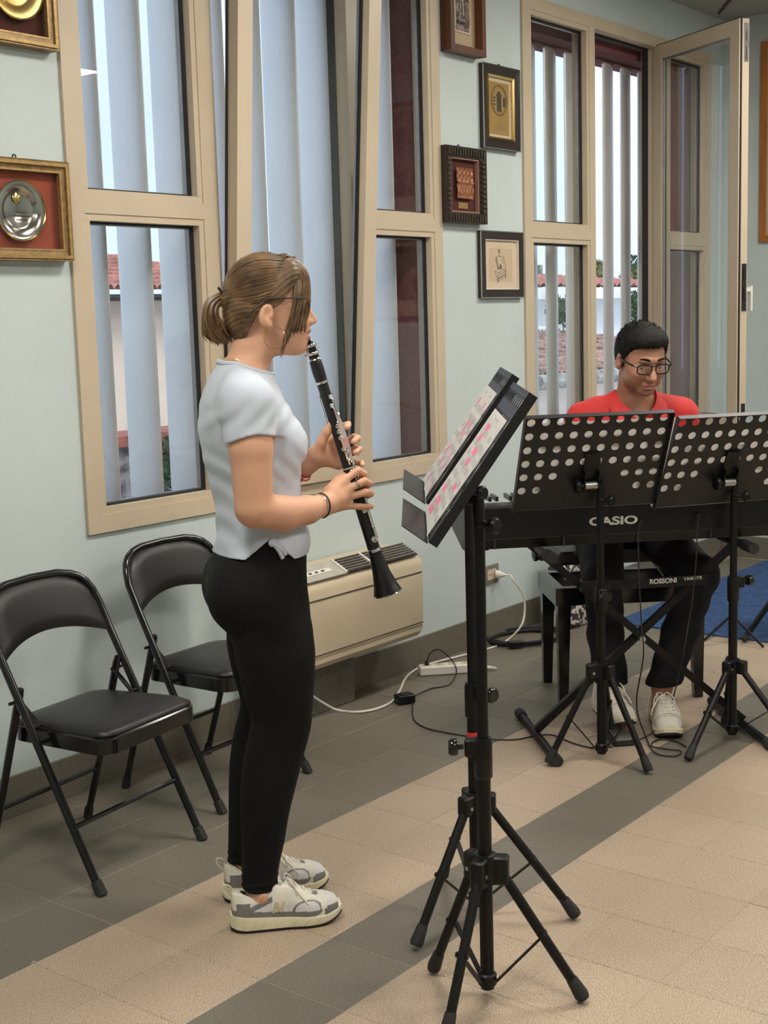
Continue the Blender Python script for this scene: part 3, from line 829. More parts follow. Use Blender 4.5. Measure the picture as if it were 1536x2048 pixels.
mb = MB(); mb.torus((ecx, YB_-0.0098, ecz), (0, 1, 0), er, 0.0022, 32, 4)
mb.torus((ecx, YB_-0.0098, ecz), (0, 1, 0), er*0.86, 0.0008, 32, 4)
obj('emblem_ring', mb, M['ink'], cert)['kind'] = 'stuff'
mb = MB()
for (a, b, c, d_) in ((-.28, .28, -.75, .30), (-.35, .35, .30, .42), (-.18, .18, .42, .60), (-.75, -.45, -.35, -.25), (-.8, -.45, -.1, 0), (-.75, -.4, .1, .2), (.5, .8, -.4, .25)):
    mb.box((ecx+a*er, YB_-0.0101, ecz+c*er), (ecx+b*er, YB_-0.0095, ecz+d_*er))
o = obj('emblem_tower', mb, M['ink'], cert, False); o['kind'] = 'stuff'
mb = MB()
for k in range(3): mb.box((ex0+0.02, YB_-0.0099, ez0+0.02+0.010*k), (ex1-0.02-0.01*k, YB_-0.0095, ez0+0.0215+0.010*k))
o = obj('caption_lines', mb, M['ink_grey'], cert, False); o['kind'] = 'stuff'
obj('cover_glass', MB().add([(x0+0.045, yf+0.009, z0+0.045), (x1-0.045, yf+0.009, z0+0.045), (x1-0.045, yf+0.009, z1-0.045), (x0+0.045, yf+0.009, z1-0.045)], [(0, 1, 2, 3)]), M['pic_glass'], t, False)
hook(t, (x0+x1)/2, z1, YB_-0.008)

# bronze ornate frame with copper relief
yf = YB_-0.04
x0, x1 = cx_(894, 360, yf), cx_(974, 360, yf); z0, z1 = cz_(930, 446, yf), cz_(930, 294, yf)
t = thing('framed_relief', 'ribbed bronze frame with a copper relief and small brass label', 'picture', ((x0+x1)/2, YB_, z0))
fw = 0.045
obj('frame', frame_box(MB(), x0, x1, z0, z1, fw, yf, YB_, 0, 0.010), M['dark_wood'], t, False)
mb = MB()
for k in range(14):
    x = x0+0.02+(x1-x0-0.04)*k/13
    for zz, s in ((z0+0.022, 1), (z1-0.022, 1)): mb.obox((x, yf+0.002, zz), (1, 0, 0), (0, 1, 0), (0, 0, 1), 0.0045, 0.005, 0.014)
for k in range(11):
    z = z0+0.055+(z1-z0-0.11)*k/10
    for xx in (x0+0.022, x1-0.022): mb.obox((xx, yf+0.002, z), (1, 0, 0), (0, 1, 0), (0, 0, 1), 0.014, 0.005, 0.0055)
o = obj('ribs', mb, M['bronze'], t, False); o['kind'] = 'stuff'
M['pink_slip'] = mat('pink_slip', (0.33, 0.17, 0.12), 0.6)
obj('inner_slip', frame_box(MB(), x0+fw-0.001, x1-fw+0.001, z0+fw-0.001, z1-fw+0.001, 0.007, yf+0.012, YB_-0.004), M['pink_slip'], t, False)
obj('backing', MB().box((x0+fw, YB_-0.010, z0+fw), (x1-fw, YB_-0.002, z1-fw)), M['dark_red_mat'], t, False)
rx0, rx1, rz0, rz1 = x0+0.095, x1-0.085, z0+0.105, z1-0.085
def h2(u, v):
    h = 0.010
    if v > 0.55: h += 0.004*(1 if (abs(u-0.25) < 0.12 or abs(u-0.62) < 0.2) else 0)+0.003*math.sin(u*25)*math.sin(v*30)
    elif v > 0.47: h += 0.006
    else: h += 0.004*(0.5+0.5*math.sin(u*38+2*math.sin(v*9)))*(1 if v > 0.15 else 0.3)
    e = min(u, 1-u, v, 1-v)
    return h+(0.003 if e < 0.05 else 0)
relief('relief', rx0, rx1, rz0, rz1, YB_-0.011, h2, M['copper'], t)
obj('brass_label', MB().box(((rx0+rx1)/2-0.035, YB_-0.0125, z0+0.064), ((rx0+rx1)/2+0.035, YB_-0.0102, z0+0.089)), M['gold_edge'], t, False)
hook(t, (x0+x1)/2-0.02, z1, YB_-0.01)

# etching of a couch with a lamp
yf = YB_-0.020
x0, x1 = cx_(963, 530, yf), cx_(1047, 530, yf); z0, z1 = cz_(1005, 595, yf), cz_(1005, 463, yf)
t = thing('framed_etching', 'black frame with an ivory etching of a couch, lowest between the windows', 'picture', ((x0+x1)/2, YB_, z0))
obj('frame', frame_box(MB(), x0, x1, z0, z1, 0.036, yf, YB_), M['dark_wood'], t, False)
obj('silver_lip', frame_box(MB(), x0-0.002, x1+0.002, z0-0.002, z1+0.002, 0.004, yf-0.001, yf+0.003), M['silver'], t, False)
obj('inner_slip', frame_box(MB(), x0+0.035, x1-0.035, z0+0.035, z1-0.035, 0.005, yf+0.002, YB_-0.005), M['white_plastic'], t, False)
sh = obj('sheet', MB().box((x0+0.036, YB_-0.009, z0+0.036), (x1-0.036, YB_-0.003, z1-0.036)), M['ivory'], t, False)
M['plate_mark'] = mat('plate_mark', (0.54, 0.42, 0.29), 0.8, var=0.03)
obj('plate_mark', MB().box((x0+0.08, YB_-0.0094, z0+0.07), (x1-0.08, YB_-0.0089, z1-0.075)), M['plate_mark'], sh, False)
ox, oz, sc = (x0+x1)/2-0.002, (z0+z1)/2-0.02, 0.00042
def stroke(mb, P, w=0.0014):
    for (a, b), (c, d_) in zip(P[:-1], P[1:]):
        mb.bar((ox+a*sc, YB_-0.0098, oz+b*sc), (ox+c*sc, YB_-0.0098, oz+d_*sc), 0.0006, w, up=(1, 0, 0.001)) if False else mb.tube([(ox+a*sc, YB_-0.0098, oz+b*sc), (ox+c*sc, YB_-0.0098, oz+d_*sc)], w/2, 4)
mb = MB()
stroke(mb, [(-120, -20), (-60, -130), (90, -70), (100, -10), (40, 0), (-40, -40), (-120, -20)], 0.003)
stroke(mb, [(-60, -130), (-50, -60), (90, -20)], 0.003)
stroke(mb, [(-55, -100), (92, -45)], 0.006)
stroke(mb, [(-100, 120), (-60, -10)], 0.003); stroke(mb, [(-85, 125), (-45, -5)], 0.004)
stroke(mb, [(-100, 120), (-20, 140), (60, 130), (100, 0)], 0.002)
stroke(mb, [(-30, 10), (-10, 50), (10, 12), (-30, 10)], 0.008)
for k in range(4): stroke(mb, [(10, 115-14*k), (55, 108-16*k)], 0.0012)
stroke(mb, [(-30, 130), (-30, 150)], 0.004); stroke(mb, [(-45, 200), (-30, 165), (-15, 200), (-45, 200)], 0.005); stroke(mb, [(-30, 205), (-30, 250)], 0.0015)
stroke(mb, [(-75, -140), (-60, -130)], 0.006); stroke(mb, [(85, -90), (90, -60)], 0.006)
o = obj('drawing', mb, M['ink_grey'], sh, False); o['kind'] = 'stuff'

# orange wooden frame on the back wall
t = thing('framed_picture', 'orange wooden frame on the back wall at the right edge', 'picture', (XB, 0.35, 1.86))
M['orange_wood'] = mat('orange_wood', (0.42, 0.15, 0.03), 0.4, var=0.2, scale=10, stretch=(1, 1, 0.2))
def yz(mb):
    mb.v = [(XB-0.001-(YB_-v[1]), v[0], v[2]) for v in mb.v]; return mb
obj('frame', yz(frame_box(MB(), -0.25, 0.617, 1.86, 2.975, 0.035, YB_-0.022, YB_)), M['orange_wood'], t, False)
obj('sheet', yz(MB().box((-0.22, YB_-0.008, 1.89), (0.587, YB_-0.002, 2.945))), M['linen'], t, False)
# ================================================================== MUSIC STANDS
def z_at(x, y, py):
    lo, hi = -0.5, 3.0
    for _ in range(40):
        m = (lo+hi)/2
        if project((x, y, m))[1] > py: lo = m
        else: hi = m
    return (lo+hi)/2
def holed_plate(w, h, nx, ny, holes, r, th):
    """sheet w x h in (x, z), front at y=0, with round holes in the cells named in holes"""
    mb = MB(); cw, chh = w/nx, h/ny; N = 12
    for j in range(ny):
        for i in range(nx):
            x0, z0 = -w/2+i*cw, j*chh; cx, cz = x0+cw/2, z0+chh/2
            sq = []
            per = [(1, 0), (1, 0.577), (1, 1), (0.577, 1) if False else (0.5, 1), (0, 1), (-0.5, 1), (-1, 1), (-1, 0.5), (-1, 0), (-1, -0.5), (-1, -1), (-0.5, -1), (0, -1), (0.5, -1), (1, -1), (1, -0.5)]
            per[1] = (1, 0.5)
            for y, flip in ((0.0, False), (th, True)):
                o = [(cx+a*cw/2, y, cz+b*chh/2) for a, b in per]
                if (i, j) in holes:
                    n = [(cx+r*math.cos(math.atan2(b, a)), y, cz+r*math.sin(math.atan2(b, a))) for a, b in per]
                    fs = [(k, (k+1) % 16, 16+(k+1) % 16, 16+k) for k in range(16)]
                    mb.add(o+n, fs)
                else: mb.add([o[2], o[6], o[10], o[14]], [(0, 1, 2, 3)])
            if (i, j) in holes:
                n0 = [(cx+r*math.cos(math.atan2(b, a)), 0.0, cz+r*math.sin(math.atan2(b, a))) for a, b in per]
                mb.add(n0+[(x, th, z) for x, y, z in n0], [(k, (k+1) % 16, 16+(k+1) % 16, 16+k) for k in range(16)])
    # rim
    c = [(-w/2, 0), (w/2, 0), (w/2, h), (-w/2, h)]
    for k in range(4):
        (a, b), (c2, d2) = c[k], c[(k+1) % 4]
        mb.add([(a, 0, b), (c2, 0, d2), (c2, th, d2), (a, th, b)], [(0, 1, 2, 3)])
    return mb
HOLES = {(i, j) for j in (3, 4, 5, 6) for i in range(10)} | {(0, 2), (1, 2), (2, 2), (7, 2), (8, 2), (9, 2), (0, 1), (1, 1), (8, 1), (9, 1)}
def place(mb, o, ax, ay, az):
    n = MB(); n.f = mb.f; n.m = mb.m
    n.v = [tuple(o+ax*x+ay*y+az*z) for x, y, z in mb.v]; return n
def music_stand(label, c, feet, desk_c, psi, th, zs, side=1, tape=False, w=0.48, h=0.355, knob_dir=None, up_off=0.0):
    """c pole position, feet three floor points, desk centre, yaw psi and lean th of the desk"""
    cx, cy = c; t = thing('music_stand', label, 'music stand', (cx, cy, 0), 'black orchestral music stands')
    C3 = V(cx, cy, 0); bm_ = M['black_metal']
    zb, zh0, zh1, zc0, zc1 = zs
    Wd = V(math.cos(psi), math.sin(psi), 0); nh = V(-math.sin(psi), math.cos(psi), 0)   # nh points to the player
    S = -nh*math.sin(th)+V(0, 0, math.cos(th)); Nf = nh*math.cos(th)+V(0, 0, math.sin(th))
    DC = np.array(desk_c, float); B0 = DC-S*h/2
    obj('lower_pole', MB().tube([C3+V(0, 0, zb), C3+V(0, 0, zc0+0.01)], 0.0152, 14), bm_, t)
    ptop = DC-Nf*0.045-S*0.03; ztop = ptop[2]-0.03
    obj('upper_pole', MB().tube([C3+V(0, 0, zc0-0.02), C3+V(0, 0, ztop)], 0.0123, 14), bm_, t)
    kd = unit(knob_dir if knob_dir is not None else (-0.6, 0.8, 0)); kd2 = V(-kd[1], kd[0], 0)
    col = obj('collar', MB().lathe([(0.016, zc0-0.045), (0.020, zc0-0.04), (0.0205, zc1-0.012), (0.018, zc1)], C3, (0, 0, 1), 16), M['black_plastic'], t)
    obj('clamp', MB().rbox(C3+kd*0.022+V(0, 0, zc1-0.022), kd, kd2, (0, 0, 1), 0.018, 0.013, 0.020, 0.006), M['black_plastic'], col)
    kc = C3+kd*0.042+V(0, 0, zc1-0.020)
    obj('knob', MB().lathe([(0.006, 0), (0.006, 0.010), (0.017, 0.013), (0.019, 0.018), (0.019, 0.028), (0.015, 0.033)], kc, kd, 14), M['black_gloss'], col)
    if tape: obj('red_tape', MB().lathe([(0.0150, zc1+0.008), (0.0150, zc1+0.026)], C3, (0, 0, 1), 14, cap=False), M['red_tape'], t)
    # hub with three ears
    hub = obj('hub', MB().lathe([(0.017, zh0), (0.026, zh0+0.004), (0.028, zh1-0.012), (0.024, zh1), (0.018, zh1+0.002)], C3, (0, 0, 1), 16), M['black_plastic'], t)
    sl = obj('lower_ring', MB().lathe([(0.0165, zb+0.006), (0.021, zb+0.010), (0.021, zb+0.032), (0.0165, zb+0.036)], C3, (0, 0, 1), 14), M['black_plastic'], t)
    for F in feet:
        F = np.array([F[0], F[1], 0.0]); d = unit(F-C3); s = V(-d[1], d[0], 0)
        top = C3+d*0.036+V(0, 0, (zh0+zh1)/2+0.004)
        obj('hub_ear', MB().rbox(C3+d*0.032+V(0, 0, (zh0+zh1)/2), d, s, (0, 0, 1), 0.020, 0.016, (zh1-zh0)/2-0.002, 0.007), M['black_plastic'], hub)
        obj('bolt', MB().tube([top+s*0.018-V(0, 0, 0.008), top+s*0.0205-V(0, 0, 0.008)], 0.005, 8), M['steel'], hub)
        ft = F+V(0, 0, 0.016)
        leg = obj('leg', MB().tube([top-V(0, 0, 0.012), ft], 0.0112, 10), bm_, t)
        ld = unit(ft-top)
        obj('foot_cap', MB().tube([ft-ld*0.045, ft-ld*0.005, ft+ld*0.006], [0.0128, 0.0165, 0.014], 10), M['rubber'], leg)
        mid = top+(ft-top)*0.52
        lo = C3+d*0.022+V(0, 0, zb+0.020)
        br = obj('brace', MB().bar(lo-s*0.006, mid-s*0.004, 0.003, 0.013, up=s), bm_, leg)
        obj('rivet', MB().tube([mid-s*0.014, mid+s*0.014], 0.0065, 8), M['black_plastic'], leg)
    # desk
    plate = place(holed_plate(w, h, 10, 7, {(i, j) for i, j in HOLES}, 0.0138, 0.0016), B0, Wd, -Nf, S)
    dk = obj('desk', plate, M['desk_metal'], t, False)
    e = 0.020
    mb = MB(); mb.obox(B0+S*(h+0.001)-Nf*e/2, Wd, Nf, S, w/2, e/2, 0.0011); obj('top_flange', mb, M['desk_metal'], dk, False)
    for sg in (-1, 1):
        obj('side_flange', MB().obox(B0+S*h/2+Wd*sg*(w/2+0.0008)-Nf*e/2, Wd, Nf, S, 0.0009, e/2, h/2), M['desk_metal'], dk, False)
    # tray with sloping ends
    poly = [(-w/2, 0), (w/2, 0), (w/2-0.012, 0.062), (-w/2+0.012, 0.062)]
    obj('tray', MB().prism(poly, B0-S*0.002, Wd, Nf, -S, 0.0018), M['desk_metal'], dk, False)
    # tilting bracket behind the desk
    bk = obj('bracket', MB().obox(DC-Nf*0.010-S*0.04, Wd, Nf, S, 0.026, 0.003, 0.075), bm_, t, False)
    pc_ = V(cx, cy, ztop)
    axp = DC-Nf*0.030-S*0.075
    obj('swivel', MB().tube([axp-Wd*0.02, axp+Wd*0.02], 0.0135, 14), M['steel'], t)
    obj('bracket_arm', MB().tube([V(cx, cy, ztop-0.03), V(cx, cy, ztop-0.005), axp-V(0, 0, 0.012), axp], [0.0125, 0.0125, 0.012, 0.010], 10), bm_, t)
    for sg in (-1, 1): obj('bracket_cheek', MB().obox(DC-Nf*0.02-S*0.06+Wd*sg*0.024, Wd, Nf, S, 0.0015, 0.014, 0.035), bm_, bk, False)
    k0 = axp-Wd*side*0.022
    obj('tilt_knob', MB().lathe([(0.006, 0), (0.006, 0.014), (0.022, 0.016), (0.024, 0.021), (0.022, 0.030), (0.016, 0.033)], k0, -Wd*side, 14), M['black_plastic'], t)
    lk = V(cx, cy, ztop-0.055)
    obj('lock_screw', MB().lathe([(0.0125, 0.008), (0.007, 0.018), (0.007, 0.030), (0.017, 0.034), (0.018, 0.044), (0.013, 0.050)], lk, -nh*0.3+Wd*0.2*side+V(0, 0, 0) if False else unit(-nh+Wd*0.9*side), 12), M['black_plastic'], t)
    return t, B0, Wd, S, Nf
M['red_tape'] = mat('red_tape', (0.62, 0.03, 0.025), 0.5)
M['desk_metal'] = mat('desk_enamel', (0.012, 0.0118, 0.012), 0.45, var=0.08, scale=60, spec=0.4)
M['pink'] = mat('pink_highlighter', (0.82, 0.20, 0.36), 0.8, var=0.1, scale=90)
M['staff'] = mat('printed_staves', (0.50, 0.49, 0.47), 0.8, var=0.3, scale=200)
def sheet(label, B0, Wd, S, Nf, a0, a1, b0, b1, seed, lift=0.002, rows=9, pinks=6, curl=0.004):
    t = thing('sheet_music', label, 'sheet music', B0+Wd*(a0+a1)/2, 'sheets of music on the stands')
    nu, nv = 6, 6; mb = MB(); vs = []; fs = []
    def P(u, v, l=0.0):
        a = a0+(a1-a0)*u; b = b0+(b1-b0)*v
        return B0+Wd*a+S*b+Nf*(lift+l+curl*(1-math.sin(PI*u))*(1-v))
    for j in range(nv+1):
        for i in range(nu+1): vs.append(P(i/nu, j/nv))
    k = len(vs)
    for j in range(nv+1):
        for i in range(nu+1): vs.append(P(i/nu, j/nv, 0.0006))
    for q in (0, k):
        for j in range(nv):
            for i in range(nu):
                a = q+j*(nu+1)+i; fs.append((a, a+1, a+nu+2, a+nu+1))
    o = obj('page', MB().add(vs, fs), M['paper'], t)
    rg = random.Random(seed); st = MB(); pk = MB()
    def patch(m, u0, u1, v0, v1, l):
        m.add([P(u0, v0, l), P(u1, v0, l), P(u1, v1, l), P(u0, v1, l)], [(0, 1, 2, 3)])
    for r in range(rows):
        v = 0.92-0.88*r/rows
        if r == 0:
            patch(st, 0.35, 0.65, v+0.02, v+0.035, 0.0010); continue
        for q in range(4):
            vv = v-0.011*q
            patch(st, 0.05, 0.95, vv, vv+0.0028, 0.0009)
        for q in range(5):
            u = rg.uniform(0.05, 0.85)
            patch(st, u, u+rg.uniform(0.05, 0.15), v-0.040, v+0.012, 0.0010)
    for q in range(pinks):
        v = 0.86-0.88*int((q+0.5)*rows/pinks)/rows; u = rg.uniform(0.06, 0.75)
        patch(pk, u, u+rg.uniform(0.15, 0.24), v-0.036, v+0.026, 0.0012)
    s_ = obj('staves', st, M['staff'], o, False); s_['kind'] = 'stuff'
    if pinks:
        s_ = obj('highlights', pk, M['pink'], o, False); s_['kind'] = 'stuff'
    return t

# pair of stands before the clarinet player
fA = [on_z(1165, 2006), on_z(868, 1948), on_z(893, 2085)]
tA, *gA = music_stand('music stand nearest the camera, tall black tripod with tilted desk', (0.482, -0.968), fA, (0.528, -0.926, 1.190), math.radians(36.6), math.radians(34.9),
    (0.020, 0.262, 0.330, 0.545, 0.592), side=-1, knob_dir=(-0.62, 0.78, 0), w=0.43)
fB = [on_z(1150, 1840), on_z(833, 1900), on_z(885, 1762)]
tB, *gB = music_stand('music stand with red tape on its pole, just behind the nearest one', (0.800, -0.726), fB, (0.890, -0.657, 1.207), math.radians(36.6), math.radians(34.9),
    (0.030, 0.272, 0.325, 0.560, 0.603), side=-1, knob_dir=(-0.2, -1, 0), w=0.43)
mb = MB().lathe([(0.0160, 0.462), (0.0160, 0.480)], (0.800, -0.726, 0), (0, 0, 1), 14, cap=False)
obj('red_tape', mb, M['red_tape'], tB)
sheet('page of music with pink highlighting on the nearest music stand', *gA, -0.185, 0.190, 0.004, 0.285, 1, rows=9, pinks=8)
sheet('right of two pink-highlighted pages on the stand with red tape', *gB, -0.190, -0.004, 0.004, 0.30, 2, rows=9, pinks=6)
sheet('left of two pink-highlighted pages on the stand with red tape', *gB, 0.003, 0.195, 0.004, 0.30, 5, rows=9, pinks=6)
# pair of stands before the pianist
f3 = [on_z(1098, 1532), on_z(1297, 1549), on_z(1225, 1474)]
t3, *g3 = music_stand('music stand seen from behind in front of the keyboard, left of two', (2.035, -0.400), f3, (1.985, -0.395, 1.012), math.radians(-41.5), math.radians(27),
    (0.020, 0.280, 0.335, 0.545, 0.590), side=1, knob_dir=(-0.7, -0.7, 0), w=0.49, h=0.36)
f4 = [on_z(1377, 1524), on_z(1600, 1510), on_z(1450, 1452)]
t4, *g4 = music_stand('music stand seen from behind at the right edge, right of two', (2.462, -0.677), f4, (2.40, -0.69, 0.99), math.radians(-35.5), math.radians(28),
    (0.020, 0.240, 0.290, 0.535, 0.580), side=1, knob_dir=(0.8, -0.5, 0), w=0.49, h=0.36)
sheet('pair of pages on the stand in front of the keyboard, left stand', *g3, -0.235, 0.262, 0.004, 0.330, 11, lift=0.003, pinks=0)
sheet('pair of pages on the stand at the right edge', *g4, -0.235, 0.235, 0.004, 0.318, 12, lift=0.003, pinks=0)

# ================================================================== KEYBOARD
s2_ = math.sqrt(0.5)
KX = V(s2_, -s2_, 0); KD = V(s2_, s2_, 0); UZ = V(0, 0, 1)
cb = 1.33
k0 = float(KX@on_p(931, 1100, KD, cb)); LK = 1.32; DK = 0.285
def kp(k, d, z): return KX*k+KD*d+UZ*z
kb = thing('digital_piano', 'long black digital piano on a cross stand, seen from behind', 'keyboard', kp(k0+LK/2, cb+DK/2, 0.71))
prof = [(0.0, 0.7340), (0.0, 0.8410), (0.012, 0.8490), (0.085, 0.8460), (0.090, 0.8310), (0.245, 0.8270), (0.262, 0.8250), (DK, 0.8150), (DK, 0.7790), (0.262, 0.7490), (0.06, 0.7010), (0.012, 0.7010)]
obj('body', MB().loft([[kp(k0+0.016, cb+d, z) for d, z in prof], [kp(k0+LK-0.016, cb+d, z) for d, z in prof]]), M['black_plastic'], kb, False)
pe = [(-0.004, 0.7310), (-0.004, 0.8470), (0.10, 0.8550), (0.24, 0.8390), (DK+0.006, 0.8310), (DK+0.008, 0.7740), (0.262, 0.7440), (0.06, 0.6980), (0.010, 0.6980)]
for k in (k0, k0+LK-0.016):
    obj('end_block', MB().loft([[kp(k, cb+d, z) for d, z in pe], [kp(k+0.016, cb+d, z) for d, z in pe]]), M['black_plastic'], kb, False)
# keys, each a part
M['white_key'] = mat('white_key', (0.78, 0.76, 0.71), 0.3); M['black_key'] = mat('black_key', (0.012, 0.012, 0.012), 0.3)
nW = 52; k1, k2 = k0+0.035, k0+LK-0.035; pw = (k2-k1)/nW
def share(nm, mb, m):
    o = obj(nm, mb, m, None, False); me = o.data; bpy.data.objects.remove(o); return me
wk = share('white_key', MB().obox((0, 0, 0), KX, KD, UZ, pw/2-0.0005, 0.074, 0.009), M['white_key'])
bk_ = share('black_key', MB().obox((0, 0, 0), KX, KD, UZ, 0.0052, 0.047, 0.008), M['black_key'])
base = np.array(kb['_w'])
for i in range(nW):
    o = bpy.data.objects.new('white_key', wk); COL.objects.link(o); o.parent = kb
    o.location = kp(k1+pw*(i+0.5), cb+0.170, 0.8465)-base
    if i % 7 not in (1, 4) and i < nW-1:
        o = bpy.data.objects.new('black_key', bk_); COL.objects.link(o); o.parent = kb
        o.location = kp(k1+pw*(i+1), cb+0.142, 0.8600)-base
for k in (k0+0.10, k0+0.34, k0+0.60, k0+0.86, k0+1.2):
    obj('rib', MB().obox(kp(k, cb+0.0035, 0.7175), KX, KD, UZ, 0.004, 0.006, 0.015), M['gasket'], kb, False)
obj('seam', MB().obox(kp(k0+LK/2, cb-0.0006, 0.7355), KX, KD, UZ, LK/2-0.02, 0.0008, 0.0014), M['gasket'], kb, False)
for k in (k0+0.08, k0+LK-0.10):
    obj('rubber_foot', MB().tube([kp(k, cb+0.06, 0.7010), kp(k, cb+0.06, 0.6910)], 0.013, 10), M['rubber'], kb)
for k in (k0+0.8840, k0+0.92):
    obj('jack', MB().tube([kp(k, cb+0.001, 0.7940), kp(k, cb-0.0015, 0.7940)], 0.006, 10), M['gasket'], kb)
def text_mesh(name, body, size, origin, ax, ay, nrm, m, par, bold=0.0, sx=1.0, spacing=1.0, depth=0.0004):
    cu = bpy.data.curves.new(name, 'FONT'); cu.body = body; cu.size = 1.0; cu.offset = bold; cu.extrude = 0.0; cu.space_character = spacing
    to = bpy.data.objects.new(name, cu); COL.objects.link(to)
    dg = bpy.context.evaluated_depsgraph_get(); dg.update()
    me = bpy.data.meshes.new_from_object(to.evaluated_get(dg))
    vs = [np.array(v.co) for v in me.vertices]; fs = [tuple(p.vertices) for p in me.polygons]
    bpy.data.objects.remove(to); bpy.data.curves.remove(cu); bpy.data.meshes.remove(me)
    P = [origin+ax*(v[0]*size*sx)+ay*(v[1]*size)+nrm*depth for v in vs]
    o = link_mesh(name, P, fs, [m], None, par, False); o['kind'] = 'stuff'
    return o
M['print'] = mat('pale_print', (0.62, 0.60, 0.55), 0.6)
pA, pB = on_p(1178, 1051, KD, cb-0.001), on_p(1277, 1047, KD, cb-0.001)
sz = 0.038
text_mesh('maker_name', 'CASIO', sz, pA, KX, UZ, -KD, M['print'], kb, 0.035, np.linalg.norm(pB-pA)/(sz*2.95), 1.0)
obj('logo_square', frame_box(MB(), -0.0045, 0.0045, -0.0045, 0.0045, 0.0015, 0, 0.0004), M['print'], kb, False)
lo_ = kb.children[-1]; cc_ = on_p(1167, 1036, KD, cb-0.0012)
for v in lo_.data.vertices:
    q = np.array(v.co)+base; v.co = tuple(cc_+KX*q[0]+UZ*q[2]+KD*q[1]-base)

# cross stand
xs = thing('keyboard_stand', 'black folding cross stand carrying the digital piano', 'keyboard stand', kp(1.93, 1.39, 0))
kc, dcn = 1.930, 1.39
def arm(sg, dd):
    return MB().bar(kp(kc-sg*0.355, dcn+dd, 0.672), kp(kc+sg*0.375, dcn+dd, 0.035), 0.026, 0.022, up=KD)
for sg, dd in ((1, -0.012), (-1, 0.014)):
    obj('cross_arm', arm(sg, dd), M['black_metal'], xs, False)
obj('pivot_bolt', MB().tube([kp(kc, dcn-0.034, 0.352), kp(kc, dcn+0.036, 0.352)], 0.011, 12), M['steel'], xs)
for sg in (-1, 1):
    b_ = obj('foot_bar', MB().tube([kp(kc+sg*0.372, dcn-0.272, 0.019), kp(kc+sg*0.372, dcn+0.272, 0.019)], 0.0145, 12), M['black_metal'], xs)
    for e in (-1, 1):
        obj('end_cap', MB().tube([kp(kc+sg*0.372, dcn+e*0.235, 0.019), kp(kc+sg*0.372, dcn+e*0.285, 0.019)], 0.019, 12), M['rubber'], b_)
    b_ = obj('support_bar', MB().tube([kp(kc+sg*0.35, dcn-0.15, 0.677), kp(kc+sg*0.35, dcn+0.15, 0.677)], 0.0135, 12), M['black_metal'], xs)
    for e in (-1, 1):
        obj('rubber_sleeve', MB().tube([kp(kc+sg*0.35, dcn+e*0.07, 0.677), kp(kc+sg*0.35, dcn+e*0.158, 0.677)], 0.0195, 12), M['rubber'], b_)
rb = obj('adjuster_bar', MB().obox(kp(1.945, dcn-0.040, 0.553), KX, KD, unit(UZ+KX*0.02), 0.24, 0.006, 0.0165), M['black_metal'], xs, False)
pA, pB = on_p(1299, 1168, KD, dcn-0.047), on_p(1361, 1164, KD, dcn-0.047)
tx = unit(pB-pA)
text_mesh('dealer_name', 'ROSSONI', 0.023, pA, tx, UZ, -KD, M['print'], rb, 0.025, np.linalg.norm(pB-pA)/(0.023*4.75)*1.0, 1.0)
pA, pB = on_p(1367, 1161, KD, dcn-0.047), on_p(1409, 1157, KD, dcn-0.047)
text_mesh('dealer_town', 'TRIESTE', 0.0135, pA, unit(pB-pA), UZ, -KD, M['print'], rb, 0.015, np.linalg.norm(pB-pA)/(0.0135*4.0), 1.0)
for k in range(4): obj('notch', MB().obox(kp(1.76+0.045*k, dcn-0.0465, 0.545), KX, KD, UZ, 0.003, 0.0006, 0.007), M['gasket'], rb, False)

# ================================================================== BENCH
b2, b1, b3 = V(2.546, 0.044, 0), V(2.743, 0.229, 0), V(2.887, -0.330, 0)
bx = unit(b3-b2); by = V(-bx[1], bx[0], 0)
bwid, bdep = 0.52, 0.30
bc = b2+bx*bwid/2+by*bdep/2
bn = thing('piano_bench', 'black wooden piano bench under the seated pianist', 'bench', bc)
def bp(x, y, z): return bc+bx*x+by*y+UZ*z
zt_ = z_at(b2[0], b2[1], 1176)
for sx in (-1, 1):
    for sy in (-1, 1):
        top = bp(sx*(bwid/2), sy*(bdep/2), zt_-0.005); bot = bp(sx*(bwid/2+0.004), sy*(bdep/2+0.004), 0)
        r0, r1 = 0.026, 0.017
        obj('leg', MB().loft([[bot+bx*a*r1+by*b*r1 for a, b in ((-1, -1), (1, -1), (1, 1), (-1, 1))], [top+bx*a*r0+by*b*r0 for a, b in ((-1, -1), (1, -1), (1, 1), (-1, 1))]]), M['black_gloss'], bn, False)
for sy in (-1, 1):
    obj('rail', MB().obox(bp(0, sy*(bdep/2+0.010), zt_-0.03), bx, by, UZ, bwid/2+0.034, 0.018, 0.034), M['black_gloss'], bn, False)
for sx in (-1, 1):
    obj('rail', MB().obox(bp(sx*(bwid/2+0.016), 0, zt_-0.03), bx, by, UZ, 0.018, bdep/2-0.009, 0.0338), M['black_gloss'], bn, False)
for sx in (-1, 1):
    for sy in (-1, 1):
        obj('lift_arm', MB().bar(bp(sx*0.20, sy*0.10, zt_-0.02), bp(sx*0.12, sy*0.10, zt_+0.095), 0.006, 0.022, up=by), M['steel'], bn, False)
obj('seat', MB().rbox(bp(0, 0, zt_+0.115), bx, by, UZ, bwid/2+0.02, bdep/2+0.02, 0.026, 0.02), M['black_vinyl'], bn)
kn = bp(-bwid/2-0.02, 0.02, zt_+0.105)
obj('knob', MB().lathe([(0.010, -0.02), (0.010, 0.018), (0.026, 0.020), (0.030, 0.028), (0.024, 0.040), (0.030, 0.052), (0.028, 0.060), (0.014, 0.066)], kn, -bx, 16), M['black_gloss'], bn)

